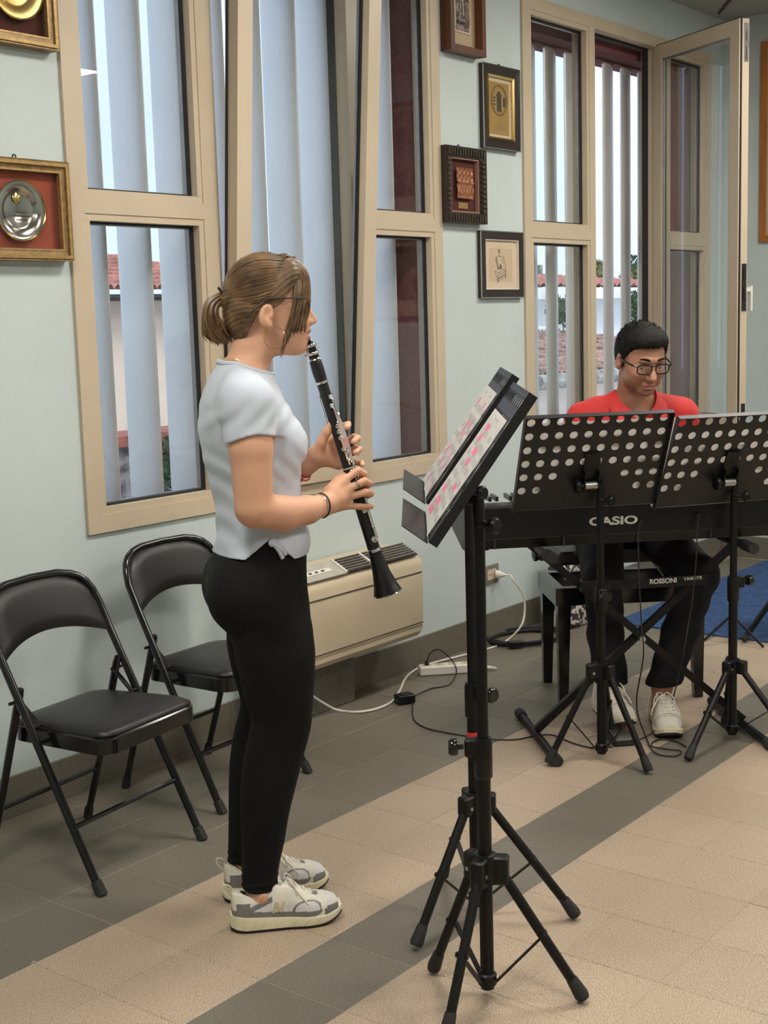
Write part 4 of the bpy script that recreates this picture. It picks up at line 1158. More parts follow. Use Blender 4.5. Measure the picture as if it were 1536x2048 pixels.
# ================================================================== PEDAL AND ITS CABLES
pd = thing('sustain_pedal', 'small black sustain pedal under the pianist\'s right shoe', 'pedal', on_z(1250, 1495))
pc0 = on_z(1243, 1490)+V(0.03, 0.02, 0)
obj('base', MB().rbox(pc0+V(0, 0, 0.012), KX, KD, UZ, 0.040, 0.055, 0.0115, 0.008), M['rubber'], pd)
obj('treadle', MB().obox(pc0-KD*0.010+V(0, 0, 0.029), KX, unit(KD+UZ*0.08), UZ, 0.030, 0.045, 0.003), M['steel'], pd, False)
pth = [on_p(1284, 1040, KD, cb-0.012), on_p(1277, 1065, KD, cb-0.03), on_p(1278, 1150, KD, cb-0.06), on_p(1283, 1250, KD, cb-0.08), on_p(1287, 1310, KD, cb-0.09), on_z(1274, 1390, 0.13), on_z(1276, 1430, 0.06), on_z(1290, 1470, 0.006), on_z(1297, 1486, 0.005), on_z(1300, 1492, 0.005)]
pth += [on_z(x, y, 0.005) for x, y in ((1330, 1498), (1362, 1502), (1352, 1512), (1320, 1510), (1303, 1498), (1306, 1484), (1328, 1478), (1355, 1484), (1372, 1494))]
obj('cord', MB().tube(smooth_path(pth, 5), 0.0026, 6), M['gasket'], pd)
o2 = thing('audio_cable', 'thin black cable hanging from the digital piano to the floor, right one', 'cable', on_p(1395, 1030, KD, cb))
pth = [on_p(1397, 1028, KD, cb-0.012), on_p(1395, 1060, KD, cb-0.03), on_p(1390, 1150, KD, cb-0.05), on_p(1380, 1230, KD, cb-0.07), on_p(1362, 1330, KD, cb-0.09), on_z(1345, 1400, 0.10), on_z(1330, 1440, 0.05), on_z(1305, 1465, 0.02), on_z(1278, 1479, 0.005), on_z(1250, 1483, 0.005), on_z(1225, 1486, 0.005)]
obj('cord', MB().tube(smooth_path(pth, 5), 0.0024, 6), M['gasket'], o2)
obj('plug', MB().tube([on_p(1397, 1028, KD, cb-0.002), on_p(1397, 1031, KD, cb-0.030)], 0.006, 8), M['gasket'], o2)

# ================================================================== MAT, BAG, DRUM HARDWARE
M['blue_mat'] = mat('blue_carpet', (0.030, 0.075, 0.20), 0.95, var=0.25, scale=25, bump=0.2, bscale=200)
mt = obj('rug', MB().rbox((4.78, -0.62, 0.004), (1, 0, 0), (0, 1, 0), (0, 0, 1), 0.94, 1.15, 0.003, 0.02), M['blue_mat'])
tag(mt, 'blue carpet on the floor behind the pianist', 'rug')
# patterned tote against the wall
M['floral'] = mat('floral_cloth', (0.035, 0.03, 0.03), 0.9, scale=38, col2=(0.55, 0.50, 0.46), lo=0.50, hi=0.53, detail=1.5)
bg_ = thing('tote_bag', 'black and white patterned cloth bag on the floor behind the bench', 'bag', (3.70, 0.68, 0))
mb = MB(); rings = []
for k, (z, sx, sy) in enumerate(((0.002, 0.15, 0.07), (0.02, 0.17, 0.085), (0.12, 0.175, 0.085), (0.24, 0.17, 0.07), (0.33, 0.165, 0.045), (0.345, 0.15, 0.03))):
    rings.append([(3.74+sx*math.copysign(abs(math.cos(a))**0.6, math.cos(a))+0.01*math.sin(3*a+k), 0.70+sy*math.copysign(abs(math.sin(a))**0.7, math.sin(a))+0.006*math.sin(5*a+2*k), z) for a in [2*PI*i/24 for i in range(24)]])
obj('body', mb.loft(rings), M['floral'], bg_)
for dy in (-0.03, 0.03):
    obj('strap', MB().tube(smooth_path([(3.66, 0.70+dy, 0.33), (3.67, 0.70+dy, 0.43), (3.74, 0.70+dy*1.3, 0.47), (3.81, 0.70+dy, 0.43), (3.82, 0.70+dy, 0.33)], 4), 0.008, 6), M['gasket'], bg_)
# drum on a stand
dx_, dy_ = 4.02, -0.30
dr = thing('snare_drum', 'snare drum on its stand at the right edge behind the pianist', 'drum', (dx_, dy_, 0.008))
M['shell'] = mat('olive_drum_shell', (0.16, 0.15, 0.11), 0.35, 0.2)
M['drum_head'] = mat('drum_head', (0.55, 0.53, 0.48), 0.6)
sh_ = obj('shell', MB().lathe([(0.17, 0.50), (0.178, 0.50), (0.178, 0.63), (0.17, 0.63)], (dx_, dy_, 0), (0, 0, 1), 32), M['shell'], dr)
for z in (0.505, 0.625): obj('hoop', MB().torus((dx_, dy_, z), (0, 0, 1), 0.183, 0.006, 32, 6), M['chrome'], sh_)
obj('head', MB().lathe([(0.0, 0.632), (0.172, 0.632), (0.174, 0.629)], (dx_, dy_, 0), (0, 0, 1), 32), M['drum_head'], sh_)
for k in range(8):
    a = 2*PI*k/8+0.2
    obj('tension_rod', MB().tube([(dx_+0.188*math.cos(a), dy_+0.188*math.sin(a), 0.50), (dx_+0.188*math.cos(a), dy_+0.188*math.sin(a), 0.63)], 0.004, 6), M['chrome'], sh_)
obj('post', MB().tube([(dx_, dy_, 0.06), (dx_, dy_, 0.46)], 0.012, 10), M['chrome'], dr)
for k in range(3):
    a = 2*PI*k/3+2.6
    d = V(math.cos(a), math.sin(a), 0); c = V(dx_, dy_, 0)
    lg = obj('leg', MB().bar(c+d*0.02+UZ*0.30, c+d*0.27+UZ*0.022, 0.014, 0.022), M['black_metal'], dr, False)
    obj('foot_cap', MB().tube([c+d*0.255+UZ*0.03, c+d*0.28+UZ*0.016], 0.016, 8), M['rubber'], lg)
    obj('brace', MB().bar(c+d*0.02+UZ*0.10, c+d*0.15+UZ*0.16, 0.006, 0.016), M['chrome'], lg, False)
    obj('basket_arm', MB().tube([c+UZ*0.44, c+d*0.12+UZ*0.475, c+d*0.192+UZ*0.492, c+d*0.194+UZ*0.52], 0.007, 8), M['black_metal'], dr)
# thin upright stand leaning by the carpet edge, and a cymbal
lg = thing('microphone_stand', 'thin black upright pole with tape standing at the carpet edge', 'stand', on_z(1462, 1287))
f = on_z(1462, 1287)
obj('pole', MB().tube([f, f+V(0.02, 0.0, 0.34)], 0.009, 8), M['black_metal'], lg)
obj('steel_tip', MB().tube([f+V(0.02, 0.0, 0.34), f+V(0.022, 0, 0.40)], 0.007, 8), M['steel'], lg)
obj('tape_band', MB().tube([f+V(0.003, 0, 0.05), f+V(0.0036, 0, 0.06)], 0.0097, 8), M['red_tape'], lg)
for a in (0.4, 2.5, 4.6):
    obj('leg', MB().tube([f+V(0.008, 0, 0.13), f+V(0.16*math.cos(a), 0.16*math.sin(a), 0.008)], 0.006, 8), M['black_metal'], lg)
cyx, cyy = 4.35, -0.42
cy_ = thing('cymbal', 'cymbal on a tall stand at the right edge, seen edge-on', 'cymbal', (cyx, cyy, 0))
zc_ = z_at(cyx, cyy, 828)
obj('disc', MB().lathe([(0.0, 0.018), (0.03, 0.016), (0.045, 0.006), (0.2, -0.008), (0.2, -0.0095), (0.045, 0.003), (0.0, 0.012)], (cyx, cyy, zc_), unit((0.12, 0.1, 1)), 36), M['brass'], cy_)
obj('pole', MB().tube([(cyx, cyy, 0.06), (cyx, cyy, zc_+0.04)], 0.010, 10), M['chrome'], cy_)
for k in range(3):
    a = 2*PI*k/3+0.5
    obj('leg', MB().bar((cyx, cyy, 0.36), (cyx+0.27*math.cos(a), cyy+0.27*math.sin(a), 0.02), 0.012, 0.02), M['black_metal'], cy_, False)
# ================================================================== OUTSIDE THE WINDOWS
M['ground'] = mat('asphalt_and_grass', (0.16, 0.17, 0.13), 0.95, var=0.3, scale=0.6)
M['roof_red'] = mat('red_roof_tile', (0.46, 0.20, 0.16), 0.85, var=0.3, scale=6)
M['roof_brown'] = mat('weathered_roof_tile', (0.34, 0.22, 0.185), 0.9, var=0.5, scale=5)
M['stucco_white'] = mat('white_stucco', (0.90, 0.90, 0.90), 0.85, var=0.04, scale=2)
M['stucco_pink'] = mat('pale_pink_stucco', (0.90, 0.74, 0.62), 0.85, var=0.04, scale=2)
M['leaf_dark'] = mat('dark_leaves', (0.05, 0.085, 0.035), 0.7, var=0.4, scale=4)
M['leaf_light'] = mat('yellow_green_leaves', (0.20, 0.20, 0.07), 0.7, var=0.35, scale=4)
M['concrete'] = mat('weathered_concrete', (0.30, 0.29, 0.27), 0.9, var=0.4, scale=9)
M['brick_red'] = mat('red_brick', (0.32, 0.10, 0.07), 0.9, var=0.3, scale=8)
g_ = obj('ground', MB().box((-60, 1.7, -4.3), (190, 120, -4.0)), M['ground'], None, False); g_['kind'] = 'structure'
def tiled_roof(name, a, b, c, d, par, m, n, rows=14, amp=0.05):
    # corrugated slope: eave a-b, ridge d-c
    a, b, c, d = (np.asarray(q, float) for q in (a, b, c, d)); nrm = unit(np.cross(b-a, d-a))
    if nrm[2] < 0: nrm = -nrm
    vs = []; fs = []; N = n*4
    for j in range(rows+1):
        for side in (0, 1):
            v = min(1, (j+(0.98 if side else 0))/rows) if j < rows else 1
            for i in range(N+1):
                u = i/N
                p = (a*(1-u)+b*u)*(1-v)+(d*(1-u)+c*u)*v
                vs.append(p+nrm*(amp*abs(math.sin(PI*n*u))+(0.03 if side == 0 else 0.0)))
    R = (rows+1)*2
    for j in range(R-1):
        for i in range(N):
            q = j*(N+1)+i; fs.append((q, q+1, q+N+2, q+N+1))
    return obj(name, MB().add(vs, fs), m, par, False)
# white house beyond the open window
Yh = 9.0
xL, xR = on_y(1010, 600, Yh)[0], on_y(1420, 600, Yh)[0]
ze = on_y(1200, 584, Yh)[2]
hs = thing('house', 'white house with a red tiled roof seen through the open window', 'house', ((xL+xR)/2, Yh+3, -4))
obj('wall', MB().box((xL+0.3, Yh, -4), (xR-0.3, Yh+7, ze-0.1)), M['stucco_white'], hs, False)
obj('eave', MB().box((xL-0.3, Yh-0.5, ze-0.12), (xR+0.3, Yh+7.4, ze+0.06)), M['stucco_white'], hs, False)
zr = on_y(1200, 553, Yh+3.5)[2]
tiled_roof('roof', (xL-0.3, Yh-0.5, ze+0.05), (xR+0.3, Yh-0.5, ze+0.05), (xR-2.5, Yh+3.5, zr), (xL+2.5, Yh+3.5, zr), hs, M['roof_red'], 46, 14)
xc = on_y(1172, 545, Yh+4)[0]
ch_ = obj('chimney', MB().box((xc-0.09, Yh+4, zr-1.0), (xc+0.09, Yh+4.2, on_y(1172, 533, Yh+4)[2])), M['stucco_white'], hs, False)
obj('chimney_cap', MB().lathe([(0.08, 0), (0.13, 0.02), (0.12, 0.09), (0.05, 0.12)], (xc, Yh+4.1, on_y(1172, 533, Yh+4)[2]), (0, 0, 1), 8), M['brick_red'], ch_, False)
# low outbuilding with weathered tiles in front of it
Yl = 4.2
zl = on_y(1200, 742, Yl)[2]; zt2 = on_y(1200, 662, Yl+2.4)[2]
x0, x1 = on_y(1020, 720, Yl)[0], on_y(1460, 720, Yl)[0]
lb = thing('outbuilding', 'low building with weathered brown roof tiles in front of the white house', 'building', ((x0+x1)/2, Yl+1.5, -4))
obj('wall', MB().box((x0+0.2, Yl, -4), (x1-0.2, Yl+4, zl-0.12)), M['stucco_pink'], lb, False)
obj('gutter', MB().tube([(x0-0.1, Yl-0.35, zl-0.02), (x1+0.1, Yl-0.35, zl-0.02)], 0.07, 8), M['concrete'], lb)
tiled_roof('roof', (x0-0.1, Yl-0.3, zl), (x1+0.1, Yl-0.3, zl), (x1+0.1, Yl+2.4, zt2), (x0-0.1, Yl+2.4, zt2), lb, M['roof_brown'], 60, 12, 0.035)
zt3 = on_y(1200, 648, Yl+2.6)[2]
obj('ridge_wall', MB().box((x0, Yl+2.42, zt2-0.3), (x1, Yl+2.7, zt3)), M['stucco_white'], lb, False)
# house behind the left window
Yp = 7.0
x0, x1 = on_y(60, 600, Yp)[0], on_y(520, 600, Yp)[0]
zp = on_y(260, 588, Yp)[2]; zq = on_y(260, 512, Yp+2.6)[2]
hp = thing('house', 'pale pink house with a red roof seen between the left louvre blades', 'house', ((x0+x1)/2, Yp+3, -4))
obj('wall', MB().box((x0+0.2, Yp, -4), (x1-0.2, Yp+5, zp-0.06)), M['stucco_pink'], hp, False)
obj('gutter', MB().tube([(x0, Yp-0.3, zp-0.04), (x1, Yp-0.3, zp-0.04)], 0.03, 8), M['gasket'], hp)
tiled_roof('roof', (x0, Yp-0.3, zp), (x1, Yp-0.3, zp), (x1, Yp+2.6, zq), (x0, Yp+2.6, zq), hp, M['roof_red'], 34, 10, 0.05)
# garden wall with a hedge before it, and white garden steps
Yg_ = 4.4
zw = on_y(250, 892, Yg_)[2]
gw = thing('garden_wall', 'low stone garden wall with brick coping below the pink house', 'wall', ((x0+x1)/2, Yg_, -4))
obj('masonry', MB().box((x0-2, Yg_, -4), (x1-0.6, Yg_+0.3, zw)), mat('rough_stone', (0.22, 0.20, 0.19), 0.9, var=0.7, scale=9), gw, False)
obj('coping', MB().box((x0-2, Yg_-0.05, zw), (x1-0.6, Yg_+0.35, zw+0.07)), M['brick_red'], gw, False)
st = thing('garden_bench', 'white slatted garden bench below the garden wall', 'bench', (x0+1.2, 3.2, -4))
for k in range(6):
    z = on_y(250, 950, 3.3)[2]-0.14*k
    obj('slat', MB().box((x0-1.0, 3.2-0.09*k, z-0.03), (x0+2.0, 3.28-0.09*k, z+0.03)), M['stucco_white'], st, False)
for x in (x0-0.8, x0+1.8): obj('leg', MB().box((x-0.05, 2.7, -4), (x+0.05, 3.2, z)), M['stucco_white'], st, False)
def tree(label, c, zb, r, hgt, m, seed, n=900, leaf=0.10):
    rg = random.Random(seed)
    t = thing('tree', label, 'tree', (c[0], c[1], zb))
    cz = c[2]
    obj('trunk', MB().tube([(c[0], c[1], zb), (c[0]+0.1, c[1], (zb+cz)/2), (c[0], c[1], cz)], [0.1*r, 0.08*r, 0.05*r], 8), M['concrete'], t)
    mb = MB()
    for k in range(9):
        a = rg.uniform(0, 2*PI); q = rg.uniform(0.2, 0.7)
        mb.sphere((c[0]+r*q*math.cos(a), c[1]+r*q*math.sin(a), cz+hgt*rg.uniform(-0.5, 0.45)), r*rg.uniform(0.3, 0.5), 9, 6, sc=(1, 1, 0.9))
    for k in range(n):
        a = rg.uniform(0, 2*PI); ph = math.asin(rg.uniform(-1, 1)); q = rg.uniform(0.75, 1.08)
        p = V(c[0]+r*q*math.cos(ph)*math.cos(a), c[1]+r*q*math.cos(ph)*math.sin(a), cz+hgt*q*math.sin(ph))
        u = unit((rg.gauss(0, 1), rg.gauss(0, 1), rg.gauss(0, 1))); w = unit(np.cross(u, (rg.gauss(0, 1), 1, 0.3)))
        s = leaf*rg.uniform(0.6, 1.4)
        mb.add([p-u*s, p+w*s*0.6, p+u*s, p-w*s*0.6], [(0, 1, 2, 3)])
    o = obj('foliage', mb, m, t, False); o['kind'] = 'stuff'
def at_(px, py, y): return on_y(px, py, y)
c = at_(1274, 545, 45); tree('dark green tree rising behind the white house, right', c, -4, 1.0, 1.3, M['leaf_dark'], 1)
c = at_(1266, 560, 40); tree('yellow-green tree at the right end of the white house roof', c, -4, 0.9, 0.75, M['leaf_light'], 2)
c = at_(1194, 548, 42); tree('pale tree behind the white house roof, left', c, -4, 0.8, 0.9, M['leaf_light'], 3)
c = at_(1126, 622, 8.2); tree('green tree standing in front of the white house', c, -4, 0.26, 0.24, M['leaf_dark'], 4, 300, 0.035)
c = at_(1272, 612, 8.2); tree('dark shrub beside the white house wall', c, -4, 0.16, 0.26, M['leaf_dark'], 5, 300, 0.035)
c = at_(331, 945, 4.0); tree('green bush growing in front of the garden wall', (c[0], c[1], c[2]), -4, 0.16, 0.22, M['leaf_dark'], 6, 500, 0.025)
p = at_(1082, 690, 18)
ph = thing('utility_pole', 'weathered concrete utility pole outside the right window', 'pole', (p[0], p[1], -4))
obj('shaft', MB().tube([(p[0], p[1], -4), (p[0], p[1], at_(1082, 530, 18)[2])], [0.10, 0.075], 10), M['concrete'], ph)
for py in (562, 585, 603):
    q = at_(1082, py, 18); obj('bracket', MB().box((q[0]-0.20, q[1]-0.07, q[2]-0.03), (q[0]+0.12, q[1]+0.05, q[2]+0.03)), M['concrete'], ph, False)
# ================================================================== SDF BODIES
class Field:
    """signed distance on a grid; parts blend smoothly into one surface"""
    def __init__(s, lo, hi, h):
        s.lo = np.array(lo, float); s.h = h
        s.n = np.ceil((np.array(hi)-s.lo)/h).astype(int)+1
        s.f = np.full(s.n, 0.2, np.float32)
    def _win(s, lo, hi):
        a = np.clip(np.floor((np.array(lo)-s.lo)/s.h).astype(int), 0, s.n); b = np.clip(np.ceil((np.array(hi)-s.lo)/s.h).astype(int)+1, 0, s.n)
        g = [(s.lo[i]+s.h*np.arange(a[i], b[i])).astype(np.float32) for i in range(3)]
        return tuple(slice(a[i], b[i]) for i in range(3)), g[0][:, None, None], g[1][None, :, None], g[2][None, None, :]
    def blend(s, fn, lo, hi, k=0.01, op='add'):
        w, X, Y, Z = s._win(lo, hi)
        if any(q.stop <= q.start for q in w): return s
        d = fn(X, Y, Z).astype(np.float32); a = s.f[w]; d = np.broadcast_to(d, a.shape)
        if op == 'add':
            h = np.clip(0.5+0.5*(a-d)/k, 0, 1); s.f[w] = a*(1-h)+d*h-k*h*(1-h)
        elif op == 'sub':
            d = -d; h = np.clip(0.5+0.5*(d-a)/k, 0, 1); s.f[w] = a*(1-h)+d*h+k*h*(1-h)
        elif op == 'cut':
            s.f[w] = np.maximum(a, d)
        elif op == 'disp':
            s.f[w] = a+d
        return s
    def cone(s, p, q, r0, r1, k=0.01, op='add', pad=None):
        # round cone between two points
        p, q = np.array(p, float), np.array(q, float); v = q-p; L2 = max(float(v@v), 1e-12)
        m = max(r0, r1)+(pad or (k*1.5+0.02))
        def fn(X, Y, Z):
            t = np.clip(((X-p[0])*v[0]+(Y-p[1])*v[1]+(Z-p[2])*v[2])/L2, 0, 1)
            dx, dy, dz = X-p[0]-t*v[0], Y-p[1]-t*v[1], Z-p[2]-t*v[2]
            return np.sqrt(dx*dx+dy*dy+dz*dz)-(r0+(r1-r0)*t)
        return s.blend(fn, np.minimum(p, q)-m, np.maximum(p, q)+m, k, op)
    def chain(s, pts, rad, k=0.006, kin=None):
        for i in range(len(pts)-1):
            s.cone(pts[i], pts[i+1], rad[i], rad[i+1], k)
        return s
    def ell(s, c, r, k=0.01, op='add', rot=None):
        c, r = np.array(c, float), np.array(r, float); m = max(r)+k*1.5+0.02
        R = np.eye(3) if rot is None else np.array(rot, float)
        def fn(X, Y, Z):
            x, y, z = X-c[0], Y-c[1], Z-c[2]
            a = (x*R[0][0]+y*R[0][1]+z*R[0][2])/r[0]; b = (x*R[1][0]+y*R[1][1]+z*R[1][2])/r[1]; e = (x*R[2][0]+y*R[2][1]+z*R[2][2])/r[2]
            k0 = np.sqrt(a*a+b*b+e*e); k1 = np.sqrt((a/r[0])**2+(b/r[1])**2+(e/r[2])**2)+1e-9
            return k0*(k0-1)/k1
        return s.blend(fn, c-m, c+m, k, op)
    def column(s, tab, k=0.02, grow=0.0, z0=None, z1=None, power=2.0):
        """upright limb from a table of (z, back, front, middle of l, half width)"""
        t = np.array(sorted(tab), float)
        za, zb = t[0, 0] if z0 is None else z0, t[-1, 0] if z1 is None else z1
        zz = np.linspace(t[0, 0], t[-1, 0], 160)
        def sm(col):
            y = np.interp(zz, t[:, 0], t[:, col]); ker = np.ones(9)/9
            return np.convolve(np.pad(y, 4, 'edge'), ker, 'valid')
        bk, fr, lc, hw = (sm(i) for i in (1, 2, 3, 4))
        m = 0.05
        lo = (bk.min()-m-grow, (lc-hw).min()-m-grow, za-m); hi = (fr.max()+m+grow, (lc+hw).max()+m+grow, zb+m)
        def fn(X, Y, Z):
            z = Z.ravel(); I = lambda q: np.interp(z, zz, q)[None, None, :].astype(np.float32)
            a = (I(fr)-I(bk))/2+grow; c = (I(fr)+I(bk))/2; b = I(hw)+grow; l = I(lc)
            x, y = np.abs(X-c)/a, np.abs(Y-l)/b
            k0 = (x**power+y**power)**(1/power)
            k1 = np.sqrt((x/a)**2+(y/b)**2)+1e-6
            d = k0*(k0-1)/k1
            e = np.maximum(za-Z, Z-zb)
            return np.maximum(d, e)
        return s.blend(fn, lo, hi, k)
    def mesh(s):
        f = s.f; S = f < 0; n = np.array(f.shape)
        def corner(i, j, k): return S[i:n[0]-1+i, j:n[1]-1+j, k:n[2]-1+k]
        cnt = np.zeros(n-1, np.int8)
        for i in (0, 1):
            for j in (0, 1):
                for k in (0, 1): cnt += corner(i, j, k)
        act = np.argwhere((cnt > 0) & (cnt < 8)); del cnt
        m = n-1; flat = (act[:, 0]*m[1]+act[:, 1])*m[2]+act[:, 2]
        acc = np.zeros((len(act), 3)); w = np.zeros(len(act))
        cs = [(i, j, k) for i in (0, 1) for j in (0, 1) for k in (0, 1)]
        val = {c: f[act[:, 0]+c[0], act[:, 1]+c[1], act[:, 2]+c[2]].astype(float) for c in cs}
        for c in cs:
            for ax in range(3):
                if c[ax]: continue
                d = list(c); d[ax] = 1; d = tuple(d); a, b = val[c], val[d]
                msk = (a < 0) != (b < 0); t = np.where(msk, a/np.where(msk, a-b, 1), 0)
                p = np.array(c, float)[None, :].repeat(len(act), 0); p[:, ax] += t
                acc += p*msk[:, None]; w += msk
        V_ = s.lo+(act+acc/np.maximum(w, 1)[:, None])*s.h
        Q = []
        for ax in range(3):
            b, c = (ax+1) % 3, (ax+2) % 3
            sl0 = [slice(None)]*3; sl1 = [slice(None)]*3; sl0[ax] = slice(0, -1); sl1[ax] = slice(1, None)
            A, B = S[tuple(sl0)], S[tuple(sl1)]
            e = np.argwhere(A != B); e = e[(e[:, b] > 0) & (e[:, c] > 0) & (e[:, b] < n[b]-1) & (e[:, c] < n[c]-1)]
            flip = A[e[:, 0], e[:, 1], e[:, 2]]
            ids = []
            for db, dc in ((0, 0), (1, 0), (1, 1), (0, 1)):
                q = e.copy(); q[:, b] -= db; q[:, c] -= dc
                ids.append(np.searchsorted(flat, (q[:, 0]*m[1]+q[:, 1])*m[2]+q[:, 2]))
            ids = np.stack(ids, 1)
            ids[~flip] = ids[~flip][:, ::-1]
            Q.append(ids)
        return V_, np.concatenate(Q)
def fast_mesh(name, V_, Q, mats, parent=None, smooth_it=0, mi=None):
    V_ = np.array(V_, float)
    if smooth_it:
        e = np.concatenate([Q[:, [0, 1]], Q[:, [1, 2]], Q[:, [2, 3]], Q[:, [3, 0]]])
        deg = np.bincount(e[:, 0], minlength=len(V_))+np.bincount(e[:, 1], minlength=len(V_))
        for _ in range(smooth_it):
            acc = np.zeros_like(V_)
            for ax in range(3):
                acc[:, ax] = np.bincount(e[:, 0], V_[e[:, 1], ax], len(V_))+np.bincount(e[:, 1], V_[e[:, 0], ax], len(V_))
            V_ = 0.5*V_+0.5*acc/np.maximum(deg, 1)[:, None]
    off = np.array(parent.get('_w', (0, 0, 0))) if parent is not None else np.zeros(3)
    me = bpy.data.meshes.new(name)
    me.vertices.add(len(V_)); me.vertices.foreach_set('co', (V_-off).astype(np.float32).ravel())
    me.loops.add(Q.size); me.loops.foreach_set('vertex_index', Q.astype(np.int32).ravel())
    me.polygons.add(len(Q)); me.polygons.foreach_set('loop_start', (np.arange(len(Q))*4).astype(np.int32))
    me.polygons.foreach_set('loop_total', np.full(len(Q), 4, np.int32)) if False else None
    mats = mats if isinstance(mats, (list, tuple)) else [mats]
    for m_ in mats: me.materials.append(m_)
    me.update(calc_edges=True); me.validate()
    me.polygons.foreach_set('use_smooth', np.ones(len(me.polygons), bool))
    if mi is not None and len(mi) == len(me.polygons): me.polygons.foreach_set('material_index', np.asarray(mi, np.int32))
    o = bpy.data.objects.new(name, me); COL.objects.link(o)
    if parent is not None: o.parent = parent; o['_w'] = list(off)
    return o

# ================================================================== CLARINET PLAYER
gal = math.radians(-40)
GF, GL, GO = V(math.cos(gal), math.sin(gal), 0), V(-math.sin(gal), math.cos(gal), 0), V(0.56, -0.28, 0)
def gw_(P):
    P = np.atleast_2d(np.asarray(P, float)); return GO+P[:, :1]*GF+P[:, 1:2]*GL+P[:, 2:]*np.array([[0, 0, 1.0]])
def g1(s, l, z): return gw_([(s, l, z)])[0]
girl = thing('person', 'young woman in pale blue t-shirt and black leggings standing, playing a clarinet', 'person', GO)

torso = [(0.60, -0.09, 0.10, 0, 0.165), (0.72, -0.105, 0.108, 0, 0.170), (0.79, -0.137, 0.101, 0, 0.176), (0.84, -0.150, 0.097, 0, 0.176), (0.89, -0.144, 0.097, 0, 0.166), (0.944, -0.119, 0.100, 0, 0.145),
         (1.00, -0.112, 0.097, 0, 0.128), (1.06, -0.116, 0.090, 0, 0.124), (1.10, -0.124, 0.087, 0, 0.127), (1.14, -0.133, 0.093, 0, 0.134), (1.186, -0.141, 0.101, 0, 0.142),
         (1.223, -0.146, 0.096, 0, 0.150), (1.26, -0.146, 0.080, 0, 0.158), (1.306, -0.137, 0.054, 0, 0.160), (1.34, -0.124, 0.040, 0, 0.138), (1.37, -0.108, 0.030, 0, 0.095), (1.40, -0.085, 0.025, 0, 0.060)]
legR = [(0.02, -0.098, -0.030, -0.088, 0.036), (0.074, -0.102, -0.020, -0.088, 0.036), (0.11, -0.102, -0.016, -0.088, 0.038), (0.152, -0.100, -0.011, -0.088, 0.041), (0.215, -0.098, 0.006, -0.088, 0.046), (0.278, -0.097, 0.018, -0.088, 0.051),
        (0.316, -0.096, 0.028, -0.088, 0.053), (0.355, -0.094, 0.040, -0.088, 0.054), (0.391, -0.090, 0.050, -0.087, 0.054), (0.43, -0.084, 0.062, -0.086, 0.054), (0.479, -0.072, 0.078, -0.085, 0.056), (0.503, -0.063, 0.084, -0.085, 0.058),
        (0.53, -0.060, 0.087, -0.084, 0.062), (0.58, -0.075, 0.092, -0.084, 0.070), (0.669, -0.090, 0.099, -0.086, 0.082), (0.74, -0.108, 0.106, -0.088, 0.086), (0.80, -0.130, 0.100, -0.088, 0.086)]
legL = [(z, b-0.014*max(0, 1-z/0.5)-0.006, f-0.010*max(0, 1-z/0.5)-0.012, 0.092, w) for z, b, f, l, w in legR]

def taper(T_): return [q for q in T_ if q[0] < 0.70]+[(0.70, -0.096, 0.100, T_[-1][3], 0.082), (0.75, -0.092, 0.092, T_[-1][3], 0.076), (0.80, -0.075, 0.062, T_[-1][3], 0.058), (0.84, -0.05, 0.03, T_[-1][3], 0.035)]
GB = Field((-0.20, -0.27, 0.0), (0.31, 0.28, 1.67), 0.0030)
body_torso = [(z, b+0.010, f-0.010, l, w-0.010) for z, b, f, l, w in torso]
GB.column([(0.66, -0.045, 0.040, 0, 0.09), (0.70, -0.062, 0.060, 0, 0.12), (0.75, -0.092, 0.080, 0, 0.148)]+[q for q in body_torso if q[0] > 0.78], 0.02, 0, 0.66, 1.40)
for T_ in (legR, legL): GB.column([(z, b+0.010, f-0.010, l, w-0.008) for z, b, f, l, w in taper(T_)], 0.012, 0, 0.02, 0.82)
for sg in (-1, 1):
    GB.cone((-0.06, 0.088*sg, 0.055), (-0.06, 0.088*sg, 0.10), 0.037, 0.033, 0.01)
    GB.cone((-0.07, 0.088*sg, 0.045), (0.09, 0.095*sg, 0.032), 0.032, 0.026, 0.02)
    GB.ell((-0.055, 0.088*sg-0.034, 0.085), (0.012, 0.008, 0.013), 0.01)
# neck and head
GB.chain([(-0.040, 0, 1.345), (-0.012, 0, 1.42), (0.005, 0, 1.47)], [0.056, 0.046, 0.050], 0.02)
GB.ell((0.022, 0, 1.552), (0.093, 0.073, 0.090), 0.02)
GB.ell((0.068, 0, 1.500), (0.062, 0.060, 0.086), 0.02)
GB.ell((0.055, 0, 1.448), (0.056, 0.050, 0.040), 0.02)
GB.ell((0.096, 0, 1.424), (0.025, 0.026, 0.019), 0.014)
GB.ell((0.110, 0, 1.548), (0.020, 0.045, 0.022), 0.015)
for sg in (-1, 1): GB.ell((0.096, 0.034*sg, 1.488), (0.026, 0.022, 0.026), 0.015)
GB.cone((0.122, 0, 1.527), (0.139, 0, 1.488), 0.007, 0.0098, 0.010)
for sg in (-1, 1): GB.ell((0.130, 0.0095*sg, 1.483), (0.010, 0.007, 0.008), 0.006)
for sg in (-1, 1):
    GB.ell((0.121, 0.031*sg, 1.527), (0.013, 0.016, 0.0095), 0.004, 'sub')
    GB.ell((0.106, 0.031*sg, 1.5265), (0.0122, 0.0135, 0.0118), 0.002)
GB.ell((0.124, 0, 1.4645), (0.010, 0.020, 0.0075), 0.006)
GB.ell((0.122, 0, 1.4475), (0.010, 0.018, 0.0075), 0.006)
GB.ell((0.112, 0, 1.436), (0.012, 0.018, 0.008), 0.008)
